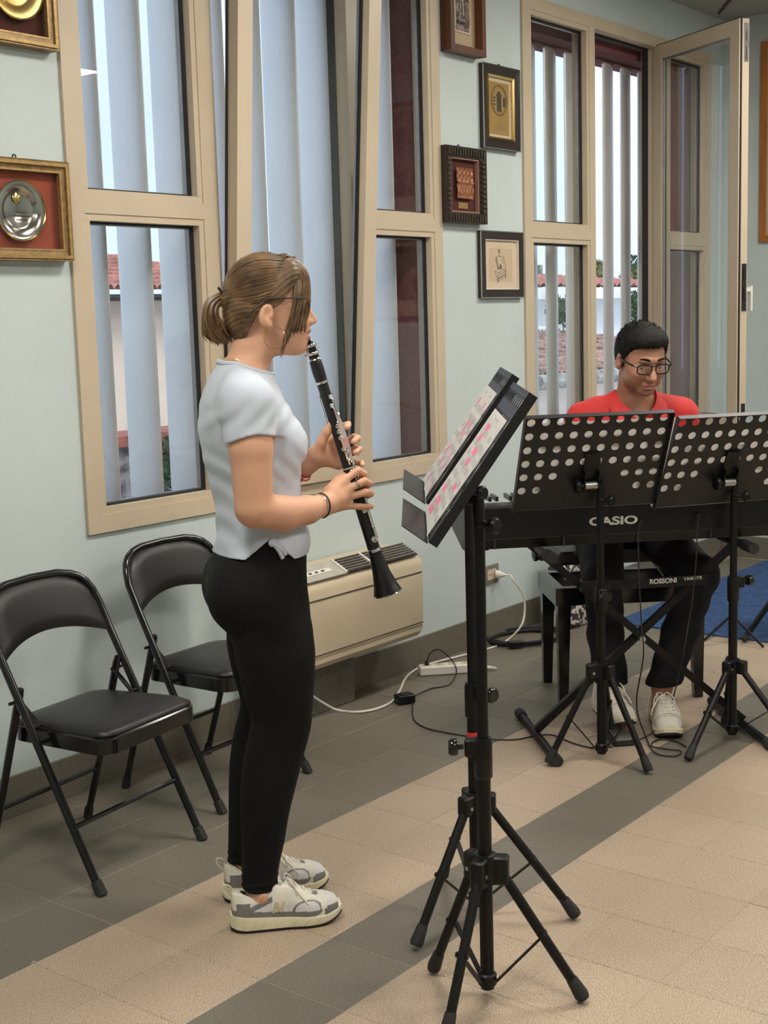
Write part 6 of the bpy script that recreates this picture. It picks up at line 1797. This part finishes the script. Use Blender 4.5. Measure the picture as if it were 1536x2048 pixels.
# mouthpiece: wedge towards the tip
rings = []
for i in range(11):
    d = 0.062*i/10; r = crad(max(d, 0.02)) if d > 0.02 else float(np.interp(d, [0, 0.02], [0.0075, 0.0118]))
    cut = float(np.interp(d, [0, 0.030], [0.15, 1.0]))
    R_ = []
    for k in range(20):
        a = 2*PI*k/20; ca = math.cos(a)
        ca2 = min(ca, cut) if d < 0.03 else ca
        R_.append(g1(*(CT+cA*d+cN*r*ca2+cS*r*math.sin(a))))
    rings.append(R_)
obj('mouthpiece', MB().loft(rings), M['mouth'], cl)
lg_ = obj('ligature', MB().lathe([(0.0140, 0.022), (0.0146, 0.024), (0.0146, 0.028), (0.0142, 0.029)], g1(*CT), cax, 24), M['chrome'], cl)
obj('ligature_band', MB().lathe([(0.0142, 0.042), (0.0148, 0.043), (0.0148, 0.048), (0.0142, 0.049)], g1(*CT), cax, 24), M['chrome'], lg_)
for a in (0.5, 2.6):
    obj('ligature_bridge', MB().bar(cp_(0.026, a, 0.0018), cp_(0.046, a, 0.0018), 0.007, 0.0014, up=unit(cp_(0.03, a, 0.01)-cp_(0.03, a, 0))), M['chrome'], lg_, False)
for d in (0.026, 0.045):
    obj('screw', MB().tube([cp_(d, PI, 0.001), cp_(d, PI-0.35, 0.010)], 0.0022, 6), M['chrome'], lg_)
seg('barrel', 0.060, 0.118, M['ebony'])
for d0, d1 in ((0.058, 0.0635), (0.116, 0.123), (0.338, 0.343), (0.555, 0.563)):
    obj('ring', MB().lathe([(crad(d0)+0.0004, d0), (crad(d0)+0.0018, d0+0.001), (crad(d1)+0.0018, d1-0.001), (crad(d1)+0.0004, d1)], g1(*CT), cax, 28), M['chrome'], cl)
uj = seg('upper_joint', 0.120, 0.340, M['ebony'])
lj = seg('lower_joint', 0.341, 0.560, M['ebony'])
bl = obj('bell', MB().lathe([(crad(0.56+0.116*i/14), 0.56+0.116*i/14) for i in range(15)]+[(0.034, 0.672), (0.026, 0.650), (0.012, 0.60), (0.010, 0.56)], g1(*CT), cax, 36, cap=False), M['ebony'], cl)
obj('bell_ring', MB().torus(g1(*(CT+cA*0.6755)), cax, 0.0358, 0.0020, 36, 6), M['chrome'], bl)
# key work: each key a part with cup, rod and posts
def key(par, cup, rod, touch=None, r=0.0058):
    d, a = cup
    c0 = cp_(d, a, 0.0015); c1 = cp_(d, a, 0.0045)
    k = obj('key', MB().lathe([(r*0.9, 0), (r, 0.0008), (r, 0.0022), (r*0.6, 0.0032), (0.0, 0.0034)], c0, unit(c1-c0), 14), M['chrome'], par)
    (d0, d1, a1) = rod
    R0, R1 = cp_(d0, a1, 0.005), cp_(d1, a1, 0.005)
    obj('rod', MB().tube([R0, R1], 0.0017, 6), M['chrome'], k)
    near = d0 if abs(d0-d) < abs(d1-d) else d1
    obj('arm', MB().tube(smooth_path([cp_(d, a, 0.0048), cp_((d+near)/2, (a+a1)/2, 0.0062), cp_(near, a1, 0.005)], 3), 0.0015, 6), M['chrome'], k)
    for q in (d0, d1):
        obj('post', MB().tube([cp_(q, a1, -0.001), cp_(q, a1, 0.0055)], 0.0016, 6), M['chrome'], k)
        obj('post_ball', MB().sphere(cp_(q, a1, 0.0055), 0.0027, 8, 6), M['chrome'], k)
    if touch:
        (t0, ta, ln) = touch
        obj('touch_piece', MB().tube([cp_(t0, a1, 0.005), cp_(t0+ln*0.5, (a1+ta)/2, 0.007), cp_(t0+ln, ta, 0.005)], [0.0018, 0.003, 0.0036], 8), M['chrome'], k)
key(uj, (0.158, 1.15), (0.165, 0.290, 1.05), (0.285, 1.25, 0.012))
key(uj, (0.180, 1.35), (0.188, 0.292, 1.22), (0.290, 1.45, 0.014))
key(uj, (0.203, 0.65), (0.207, 0.245, 0.80))
key(uj, (0.232, 1.45), (0.222, 0.262, 1.35))
key(uj, (0.246, 1.50), (0.250, 0.300, 1.40))
key(uj, (0.262, 1.55), (0.258, 0.315, 1.55))
key(uj, (0.290, 1.60), (0.294, 0.330, 1.45))
key(uj, (0.318, 1.30), (0.300, 0.326, 1.15))
key(uj, (0.152, -2.4), (0.158, 0.225, -2.9 if False else 2.95), (0.225, 3.0, 0.02), r=0.005)
for d in (0.225, 0.262, 0.298):
    obj('tone_ring', MB().torus(cp_(d, 0.1, 0.002), unit(cp_(d, 0.1, 0.01)-cp_(d, 0.1, 0)), 0.0068, 0.0013, 18, 6), M['chrome'], uj)
for k, (d0, d1, a) in enumerate(((0.205, 0.335, 0.95), (0.215, 0.335, 0.78), (0.225, 0.30, 0.62))):
    obj('long_rod', MB().tube([cp_(d0, a, 0.006), cp_(d1, a, 0.006)], 0.0016, 6), M['chrome'], uj)
key(lj, (0.452, 1.35), (0.440, 0.500, 1.0), None, 0.0072)
key(lj, (0.530, 1.25), (0.455, 0.536, 0.95), None, 0.0085)
key(lj, (0.418, 0.55), (0.395, 0.440, 0.8), None, 0.0066)
key(lj, (0.350, 1.5), (0.345, 0.380, 1.2), None, 0.0055)
for d in (0.372, 0.400, 0.430):
    obj('tone_ring', MB().torus(cp_(d, 0.0, 0.002), unit(cp_(d, 0.0, 0.01)-cp_(d, 0.0, 0)), 0.0072, 0.0013, 18, 6), M['chrome'], lj)
for d0, d1, a in ((0.345, 0.455, 0.55), (0.440, 0.530, 0.75)):
    obj('long_rod', MB().tube([cp_(d0, a, 0.006), cp_(d1, a, 0.006)], 0.0017, 6), M['chrome'], lj)
obj('thumb_rest', MB().tube([cp_(0.365, PI, -0.001), cp_(0.365, PI, 0.010), cp_(0.372, PI, 0.016)], [0.004, 0.0045, 0.005], 8), M['steel'], lj)
# ================================================================== PIANIST
# local frame: x forward (towards the camera side), y to his left, z up; origin on the floor below his head
PF, PL = -KD, KX                      # he faces -KD; his left is +KX (right in the picture)
HC = on_p(1283, 717, KD, 1.62)        # centre of the head
PO = V(HC[0], HC[1], 0)
hz = HC[2]
def pw_(P):
    P = np.atleast_2d(np.asarray(P, float)); return PO+P[:, :1]*PF+P[:, 1:2]*PL+P[:, 2:]*np.array([[0, 0, 1.0]])
def p1_(x, y, z): return pw_([(x, y, z)])[0]
def ploc(P):
    d = np.asarray(P, float)-PO; return V(d@PF, d@PL, d[2])
man = thing('person', 'man in red polo shirt, black trousers and glasses seated playing the piano', 'person', p1_(-0.3, 0, 0))
zs_ = zt_+0.141                       # top of the bench seat
hip = ploc(bp(0, 0.0, zs_+0.085))     # hip centre
# head frame: turned to his left and bowed
yaw_h, pit_h = math.radians(7), math.radians(19)
hx_ = V(math.cos(yaw_h)*math.cos(pit_h), math.sin(yaw_h)*math.cos(pit_h), -math.sin(pit_h))
hy_ = V(-math.sin(yaw_h), math.cos(yaw_h), 0); hz_ = np.cross(hx_, hy_)
H0 = V(0, 0, hz)
RT = np.array([hx_, hy_, hz_])
def hp(x, y, z): return H0+hx_*x+hy_*y+hz_*z
neck0 = V(-0.075, 0.0, hz-0.160)
sh_z = hz-0.165
B = Field((-0.75, -0.36, 0.0), (0.40, 0.36, hz+0.17), 0.0042)
# torso leaning forward from the hips
chest = V(-0.105, 0.0, hz-0.30); belly = V((hip[0]+chest[0])/2+0.01, (hip[1])/2, (hip[2]+chest[2])/2)
def wide(fl, p, q, r0, r1, sq, k=0.03, grow=0.0):
    # round cone widened along y
    p, q = np.array(p, float), np.array(q, float); v = (q-p)/np.array([1, sq, 1]); L2 = v@v; m = max(r0, r1)*sq+0.07
    def fn(X, Y, Z):
        x, y, z = X-p[0], (Y-p[1])/sq, Z-p[2]
        t = np.clip((x*v[0]+y*v[1]+z*v[2])/L2, 0, 1)
        return np.sqrt((x-t*v[0])**2+(y-t*v[1])**2+(z-t*v[2])**2)-(r0+(r1-r0)*t)-grow
    return fl.blend(fn, np.minimum(p, q)-m, np.maximum(p, q)+m, k)
def torso_m(fl, grow):
    wide(fl, hip+V(0, 0, 0.02), belly, 0.120, 0.118, 1.40, 0.03, grow)
    wide(fl, belly, chest, 0.118, 0.118, 1.42, 0.03, grow)
    wide(fl, chest, V(-0.095, 0, sh_z-0.055), 0.115, 0.075, 1.62, 0.03, grow)
    for sg in (-1, 1): fl.chain([neck0+V(-0.015, 0.030*sg, 0.0), V(-0.105, 0.165*sg, sh_z-0.055)], [0.050+grow, 0.058+grow], 0.03)
torso_m(B, -0.006)
SR, SL = V(-0.105, -0.182, sh_z-0.062), V(-0.105, 0.178, sh_z-0.062)
# hands rest on the keys
keyz = 0.858
HR = ploc(kp(float(KX@PO)-0.16, cb+0.215, keyz+0.045)); HLf = ploc(kp(float(KX@PO)+0.22, cb+0.215, keyz+0.045))
ER, EL = V(-0.12, -0.275, (SR[2]+HR[2])/2-0.12), V(-0.12, 0.275, (SL[2]+HLf[2])/2-0.12)
for S_, E_, W_ in ((SR, ER, HR), (SL, EL, HLf)):
    B.chain([S_, E_], [0.058, 0.043], 0.03); wr_ = W_-unit(W_-E_)*0.06
    B.chain([E_, (E_+wr_)/2, wr_], [0.043, 0.040, 0.027], 0.02)
    B.chain([wr_, W_+V(0.01, 0, -0.005)], [0.027, 0.024], 0.015)
    for i in range(4):
        y = (i-1.5)*0.020
        B.chain([W_+V(0.015, y*0.8, 0), W_+V(0.050, y, 0.008), W_+V(0.074, y*1.05, -0.012), W_+V(0.080, y*1.05, -0.030)], [0.0125, 0.0098, 0.0088, 0.0078], 0.006)
    sg = 1 if S_ is SR else -1
    B.chain([W_+V(-0.015, 0.022*sg, -0.004), W_+V(0.018, 0.044*sg, -0.014), W_+V(0.045, 0.050*sg, -0.028)], [0.016, 0.0115, 0.009], 0.008)
# neck and head
B.chain([neck0+V(-0.02, 0, -0.02), hp(-0.035, 0, -0.075)], [0.066, 0.058], 0.02)
def he(c, r, k, op='add'): B.ell(hp(*c), r, k, op, rot=RT)
he((-0.012, 0, 0.034), (0.097, 0.077, 0.082), 0.02)
he((0.034, 0, -0.018), (0.058, 0.069, 0.083), 0.02)
he((0.020, 0, -0.064), (0.058, 0.058, 0.038), 0.02)
he((0.066, 0, -0.098), (0.026, 0.032, 0.019), 0.016)
for sg in (-1, 1):
    he((0.022, 0.048*sg, -0.068), (0.032, 0.022, 0.032), 0.02)
    he((0.066, 0.036*sg, -0.030), (0.024, 0.022, 0.022), 0.015)
    he((0.083, 0.032*sg, 0.004), (0.013, 0.018, 0.0105), 0.005, 'sub')
    he((0.072, 0.032*sg, 0.003), (0.0125, 0.0135, 0.0125), 0.002)
    he((0.086, 0.031*sg, 0.024), (0.010, 0.022, 0.008), 0.008)
    he((-0.010, 0.080*sg, -0.010), (0.018, 0.011, 0.033), 0.006)
    he((-0.003, 0.090*sg, -0.006), (0.009, 0.007, 0.018), 0.004, 'sub')
he((0.086, 0, 0.026), (0.016, 0.038, 0.014), 0.010)
B.cone(hp(0.092, 0, 0.008), hp(0.116, 0, -0.034), 0.0075, 0.0130, 0.009)
for sg in (-1, 1): he((0.100, 0.012*sg, -0.040), (0.010, 0.008, 0.008), 0.006)
he((0.088, 0, -0.066), (0.012, 0.026, 0.0065), 0.005)
he((0.087, 0, -0.079), (0.012, 0.022, 0.0075), 0.005)
he((0.099, 0, -0.0725), (0.010, 0.020, 0.0016), 0.002, 'sub')
for sg in (-1, 1): he((0.090, 0.024*sg, -0.0775), (0.008, 0.0065, 0.0028), 0.003, 'sub')
# legs
def foot_pt(px, py, back):
    q = ploc(on_z(px, py)); return q
toeR, toeL = ploc(on_z(1255, 1478)), ploc(on_z(1340, 1482))
ankR, ankL = toeR+V(-0.190, 0.0, 0.085), toeL+V(-0.190, 0.035, 0.085)
ankR[2] = ankL[2] = 0.09
hR, hL = hip+V(0, -0.085, -0.01), hip+V(0, 0.085, -0.01)
kR, kL = V(hip[0]+0.40, ankR[1]-0.02, 0.53), V(hip[0]+0.40, ankL[1]+0.17, 0.53)
def leg_m(fl, g0):
    for h_, k_, a_ in ((hR, kR, ankR), (hL, kL, ankL)):
        fl.chain([h_, k_], [0.095+g0, 0.066+g0], 0.03)
        fl.chain([k_, (k_*0.55+a_*0.45)+V(-0.02, 0, 0), a_+V(0, 0, 0.05)], [0.064+g0, 0.058+g0, (0.038 if g0 <= 0 else 0.060)], 0.02)
leg_m(B, -0.008)
for a_ in (ankR, ankL):
    B.chain([a_+V(0, 0, 0.05), a_+V(-0.005, 0, -0.03)], [0.034, 0.036], 0.01); B.chain([a_+V(-0.02, 0, -0.045), a_+V(0.15, 0, -0.055)], [0.030, 0.024], 0.02)
V_, Q = B.mesh(); del B
print('man body', len(V_))
M['skin_man'] = mat('tanned_skin', (0.48, 0.235, 0.145), 0.45, var=0.07, scale=16, bump=0.03, bscale=300, spec=0.4)
M['lips_m'] = mat('lips_dull', (0.42, 0.17, 0.12), 0.45)
def bearded(name, skin, beard):
    # skin with a shaved beard area given by a colour attribute of the face
    m_ = mat(name, skin, 0.45, var=0.07, scale=16, bump=0.03, bscale=300, spec=0.4)
    t = m_.node_tree; b_ = t.nodes['Principled BSDF']; L = t.links.new
    src = b_.inputs['Base Color'].links[0].from_socket
    at = t.nodes.new('ShaderNodeAttribute'); at.attribute_name = 'beard'
    n_ = t.nodes.new('ShaderNodeTexNoise'); n_.inputs['Scale'].default_value = 700
    mu = t.nodes.new('ShaderNodeMath'); mu.operation = 'MULTIPLY_ADD'; mu.inputs[1].default_value = 0.9; mu.inputs[2].default_value = 0.1
    L(n_.outputs['Fac'], mu.inputs[0])
    mv = t.nodes.new('ShaderNodeMath'); mv.operation = 'MULTIPLY'
    L(at.outputs['Fac'], mv.inputs[0]); L(mu.outputs['Value'], mv.inputs[1])
    mx = t.nodes.new('ShaderNodeMix'); mx.data_type = 'RGBA'
    L(mv.outputs['Value'], mx.inputs[0]); L(src, mx.inputs[6]); mx.inputs[7].default_value = (*beard, 1)
    L(mx.outputs[2], b_.inputs['Base Color'])
    return m_
M['skin_beard'] = bearded('shaved_skin', (0.48, 0.235, 0.145), (0.13, 0.075, 0.05))
body = fast_mesh('body', pw_(V_), Q, [M['skin_beard'], M['lips_m']], man, 1)
cv = (V_-H0)@RT.T
def sst(e0, e1, q): t = np.clip((q-e0)/(e1-e0), 0, 1); return t*t*(3-2*t)
bd = sst(-0.040, -0.068, cv[:, 2])*sst(-0.145, -0.115, cv[:, 2])*sst(-0.005, 0.025, cv[:, 0])
mouth_gap = np.exp(-((cv[:, 1]/0.030)**4))*np.exp(-(((cv[:, 2]+0.073)/0.011)**4))*(cv[:, 0] > 0.06)
cheek = np.exp(-(((np.abs(cv[:, 1])-0.040)/0.018)**2))*np.exp(-(((cv[:, 2]+0.045)/0.018)**2))
bd = np.clip(bd*(1-mouth_gap)-0.8*cheek, 0, 1)
at_b = body.data.attributes.new('beard', 'FLOAT', 'POINT')
if len(body.data.vertices) == len(bd): at_b.data.foreach_set('value', bd.astype(np.float32))
c = (V_[Q].mean(1)-H0)@RT.T; x, y, z = c[:, 0], c[:, 1], c[:, 2]
m = ((x > 0.085) & (np.abs(y) < 0.020) & (z > -0.082) & (z < -0.0590)).astype(np.int32)
if len(body.data.polygons) == len(Q): body.data.polygons.foreach_set('material_index', m)
# eyes, lids and brows
M['hair_m'] = mat('black_hair', (0.0075, 0.0052, 0.004), 0.65, var=0.5, scale=150, bump=0.4, bscale=500, spec=0.22)
M['eye'] = mat('eye_white', (0.62, 0.58, 0.54), 0.25); M['iris'] = mat('dark_iris', (0.025, 0.015, 0.010), 0.2)
def hpw(x, y, z): return p1_(*hp(x, y, z))
ax3 = [pw_([RT[i]])[0]-PO for i in range(3)]
for sg in (-1, 1):
    e = obj('eye', MB().sphere(hpw(0.0735, 0.032*sg, 0.001), 0.0120, 16, 10, ax=ax3), M['eye'], man)
    obj('iris', MB().sphere(hpw(0.0785, 0.034*sg, -0.0060), 0.0062, 12, 8, sc=(1.1, 1, 1), ax=ax3), M['iris'], e)
    P = [hpw(0.0845+0.003*math.cos(u)-0.06*(q-0.03)**2*40*0, sg*q, 0.0285+0.004*math.sin((q-0.012)*70)) for q, u in ((0.012, 0), (0.022, 0.3), (0.032, 0.5), (0.042, 0.8), (0.052, 1.2))]
    P = [hpw(0.0975-0.35*max(0, q-0.020), sg*q, 0.0262+0.005*math.sin((q-0.010)*60)) for q in (0.012, 0.020, 0.030, 0.040, 0.050)]
    obj('eyebrow', MB().tube(P, [0.0036, 0.0050, 0.0052, 0.0044, 0.0024], 6), M['hair_m'], man)
    obj('eyelid', MB().sphere(hpw(0.0738, 0.032*sg, 0.0048), 0.0134, 16, 10, sc=(1, 1.12, 0.9), ax=ax3), M['skin_man'], man)
# hair: short, dark
HM = Field((-0.20, -0.17, hz-0.12), (0.17, 0.17, hz+0.17), 0.0032)
def hh_(c, r, k, op='add'): HM.ell(hp(*c), r, k, op, rot=RT)
hh_((-0.014, 0, 0.046), (0.108, 0.086, 0.084), 0.02); hh_((-0.038, 0, 0.010), (0.080, 0.083, 0.085), 0.02); hh_((0.034, 0, 0.084), (0.062, 0.070, 0.038), 0.02)
def hl_(X, Y, Z):
    a = [(X-H0[0])*RT[i][0]+(Y-H0[1])*RT[i][1]+(Z-H0[2])*RT[i][2] for i in range(3)]
    lim = np.interp(a[0].ravel(), [-0.2, -0.09, -0.045, -0.022, 0.012, 0.030, 0.050, 0.072, 0.10], [-0.075, -0.075, -0.045, 0.012, 0.000, 0.022, 0.056, 0.068, 0.074]).reshape(a[0].shape)
    lim = lim+0.0035*np.sin(a[1]*190+3*np.sin(a[1]*70))+0.05*np.maximum(0, np.abs(a[1])-0.05)*(a[0] > 0.035)
    return lim-a[2]
HM.blend(hl_, (-0.20, -0.17, hz-0.12), (0.17, 0.17, hz+0.17), op='cut')
def spk(X, Y, Z):
    return 0.0022*np.sin(X*330+3*np.sin(Y*140))*np.sin(Y*310+2*np.sin(Z*170))*np.sin(Z*290)
HM.blend(spk, (-0.20, -0.17, hz-0.12), (0.17, 0.17, hz+0.17), op='disp')
V_, Q = HM.mesh(); del HM
hm = fast_mesh('hair', pw_(V_), Q, M['hair_m'], man)
rg = random.Random(5); mb = MB()
for k in range(900):
    a = rg.uniform(0, 2*PI); ph = math.asin(rg.uniform(-0.25, 1))
    d = V(math.cos(ph)*math.cos(a), math.cos(ph)*math.sin(a), math.sin(ph)); p = V(-0.014+0.108*d[0], 0.086*d[1], 0.046+0.084*d[2])
    lim = np.interp(p[0], [-0.2, -0.09, -0.045, -0.022, 0.012, 0.030, 0.050, 0.072, 0.10], [-0.06, -0.06, -0.03, 0.02, 0.015, 0.035, 0.056, 0.066, 0.072])
    if p[2] < lim+0.004: continue
    t = unit(d*0.7+V(0.7, rg.uniform(-.6, .6), 0.0)); q = p+t*rg.uniform(0.006, 0.012)
    mb.tube([hpw(*(p-d*0.003)), hpw(*q)], [0.0016, 0.0004], 3)
o = obj('hair_tips', mb, M['hair_m'], hm); o['kind'] = 'stuff'
# glasses
M['frame_black'] = mat('black_acetate', (0.008, 0.008, 0.009), 0.25)
gm = obj('glasses', MB().tube([hpw(0.1075, -0.008, 0.010), hpw(0.1095, 0, 0.012), hpw(0.1075, 0.008, 0.010)], 0.0024, 8), M['frame_black'], man)
for sg in (-1, 1):
    P = []
    for k in range(28):
        a = 2*PI*k/28; ca, sa = math.cos(a), math.sin(a)
        yy = 0.034+0.0265*math.copysign(abs(ca)**0.6, ca); zz = -0.002+0.0175*math.copysign(abs(sa)**0.65, sa)
        P.append(hpw(0.1075-0.22*max(0, yy-0.02)**1.0*0.6, sg*yy, zz))
    obj('lens_rim', MB().tube(P+[P[0], P[1]], 0.0027, 8), M['frame_black'], gm)
    obj('lens', MB().add(P, [tuple(range(28))]), M['pic_glass'], gm)
    obj('temple', MB().tube(smooth_path([hpw(0.1000, sg*0.0600, 0.009), hpw(0.088, sg*0.074, 0.009), hpw(0.04, sg*0.0815, 0.007), hpw(-0.005, sg*0.0835, 0.006), hpw(-0.022, sg*0.081, -0.012)], 4), 0.0034, 6), M['frame_black'], gm)
# polo shirt
PS = Field((-0.75, -0.36, 0.45), (0.12, 0.36, hz+0.02), 0.0042)
torso_m(PS, 0.006)
for S_, E_ in ((SR, ER), (SL, EL)): PS.chain([S_+V(0.0, 0.045*(1 if S_ is SR else -1), 0.022), S_, S_+(E_-S_)*0.72], [0.060, 0.065, 0.060], 0.03)
PS.blend(lambda X, Y, Z: 0.0035*np.sin((X*0.6+Z)*60+Y*25)*np.sin(Y*30+X*20), (-0.75, -0.36, 0.45), (0.12, 0.36, hz), op='disp')
PS.cone(neck0+V(0.006, 0, 0.0), neck0+V(0.035, 0, 0.16), 0.068, 0.085, 0.006, 'sub')
PS.cone(V(0.01, 0, hz-0.14), V(0.045, 0, hz-0.33), 0.062, 0.016, 0.006, 'sub')
def cutlow(X, Y, Z): return (hip[2]-0.05)-Z+0*X*Y
PS.blend(cutlow, (-0.75, -0.36, 0.45), (0.12, 0.36, hip[2]+0.1), op='cut')
V_, Q = PS.mesh(); del PS
M['red_polo'] = mat('red_pique_cotton', (0.50, 0.016, 0.014), 0.75, var=0.06, scale=30, bump=0.1, bscale=700, sheen=0.1)
polo = fast_mesh('polo_shirt', pw_(V_), Q, M['red_polo'], man, 1)
# collar: two leaves standing round the neck
for sg in (-1, 1):
    inn, out = [], []
    for k in range(13):
        u = k/12; a = PI-u*(PI*0.83)
        cx, cy = neck0[0]+0.012+0.074*math.cos(a), sg*0.074*math.sin(a)
        zt0 = sh_z+0.052-0.075*max(0, math.cos(a))-0.006*u
        inn.append(p1_(cx, cy, zt0)); 
        w_ = 0.030+0.022*u
        out.append(p1_(cx+0.022*math.cos(a)+0.018*u, cy+sg*0.030*abs(math.sin(a))+sg*0.006, zt0-w_))
    mb = MB(); n = 13; th_ = V(0, 0, 0.003)
    vs_ = inn+out+[p-th_ for p in inn]+[p-th_ for p in out]; fs = []
    for k in range(12):
        fs += [(k, k+1, n+k+1, n+k), (2*n+k, 3*n+k, 3*n+k+1, 2*n+k+1), (k, 2*n+k, 2*n+k+1, k+1), (n+k, n+k+1, 3*n+k+1, 3*n+k)]
    fs += [(0, n, 3*n, 2*n), (12, 2*n+12, 3*n+12, n+12)]
    obj('collar', mb.add(vs_, fs), M['red_polo'], polo)
# trousers
TR = Field((-0.75, -0.36, 0.06), (0.42, 0.42, hip[2]+0.16), 0.0045)
wide(TR, hip+V(0, 0, 0.05), hip+V(0, 0, -0.02), 0.122, 0.125, 1.40, 0.03)
leg_m(TR, 0.006)
TR.blend(lambda X, Y, Z: 0.004*np.sin(Z*45+X*25)*np.sin(Y*40+Z*20), (-0.75, -0.36, 0.06), (0.42, 0.42, hip[2]+0.16), op='disp')
TR.blend(lambda X, Y, Z: 0.150-Z+0*X*Y, (-0.75, -0.36, 0.06), (0.42, 0.42, 0.30), op='cut')
TR.blend(lambda X, Y, Z: Z-(hip[2]+0.09)+0*X*Y, (-0.75, -0.36, 0.50), (0.42, 0.42, hip[2]+0.16), op='cut')
V_, Q = TR.mesh(); del TR
M['trousers'] = mat('black_trouser_cloth', (0.006, 0.006, 0.008), 0.8, var=0.15, scale=20, bump=0.06, bscale=400, spec=0.3)
fast_mesh('trousers', pw_(V_), Q, M['trousers'], man, 1)
# white shoes, toes towards the camera
for nm, tp, ang in (('right', toeR, -0.06), ('left', toeL, 0.17)):
    f_ = unit(PF*math.cos(ang)+PL*math.sin(ang)*-1.0); l_ = V(-f_[1], f_[0], 0)
    toe_w = p1_(tp[0], tp[1], 0); org = toe_w-f_*0.157
    t_ = thing('shoe', f'worn white sneaker on the pianist\'s {nm} foot', 'shoe', org, 'white sneakers of the pianist')
    if nm == 'right': org = org+V(0, 0, 0.034)
    sneaker(t_, org, f_, l_, -1 if nm == 'right' else 1, False, scl=1.09)
# ================================================================== THINGS SEEN IN REFLECTION AND SMALL FITTINGS
# group photographs on the back wall; they show mirrored in the right pane of the left window
M['photo_dark'] = mat('group_photograph', (0.05, 0.03, 0.022), 0.6, scale=9, col2=(0.30, 0.22, 0.15), lo=0.42, hi=0.60, detail=6)
def mirror_hit(px, py):
    d = ray(px, py); P = CAM+d*(YG-CAM[1])/d[1]; d = d*np.array([1, -1, 1]); return P+d*(XB-P[0])/d[0]
for (pa, pb, lab) in (((738, 215), (848, 432), 'large framed group photograph on the back wall, upper one'), ((735, 480), (848, 640), 'framed group photograph on the back wall below the larger one')):
    a, b = mirror_hit(*pa), mirror_hit(*pb)
    y0, y1, z0, z1 = min(a[1], b[1]), max(a[1], b[1]), min(a[2], b[2]), max(a[2], b[2])
    t = thing('framed_photograph', lab, 'picture', (XB, (y0+y1)/2, z0))
    obj('frame', yz(frame_box(MB(), y0-0.05, y1+0.05, z0, z1, 0.03, YB_-0.02, YB_)), M['walnut'], t, False)
    obj('mount', yz(MB().box((y0-0.03, YB_-0.008, z0+0.02), (y1+0.03, YB_-0.002, z1-0.02))), M['linen'], t, False)
    obj('photograph', yz(MB().box((y0, YB_-0.0095, z0+0.14), (y1, YB_-0.0082, z1-0.06))), M['photo_dark'], t, False)
# brown cable under the ceiling in the far corner
cb_ = thing('ceiling_cable', 'thin brown cable along the ceiling in the far corner', 'cable', on_z(1440, 26, ZC-0.01))
obj('cord', MB().tube([on_z(1438, 27, ZC-0.008), on_z(1450, 13, ZC-0.008), on_z(1466, -6, ZC-0.008), on_z(1480, -30, ZC-0.008)], 0.008, 6), M['walnut'], cb_)
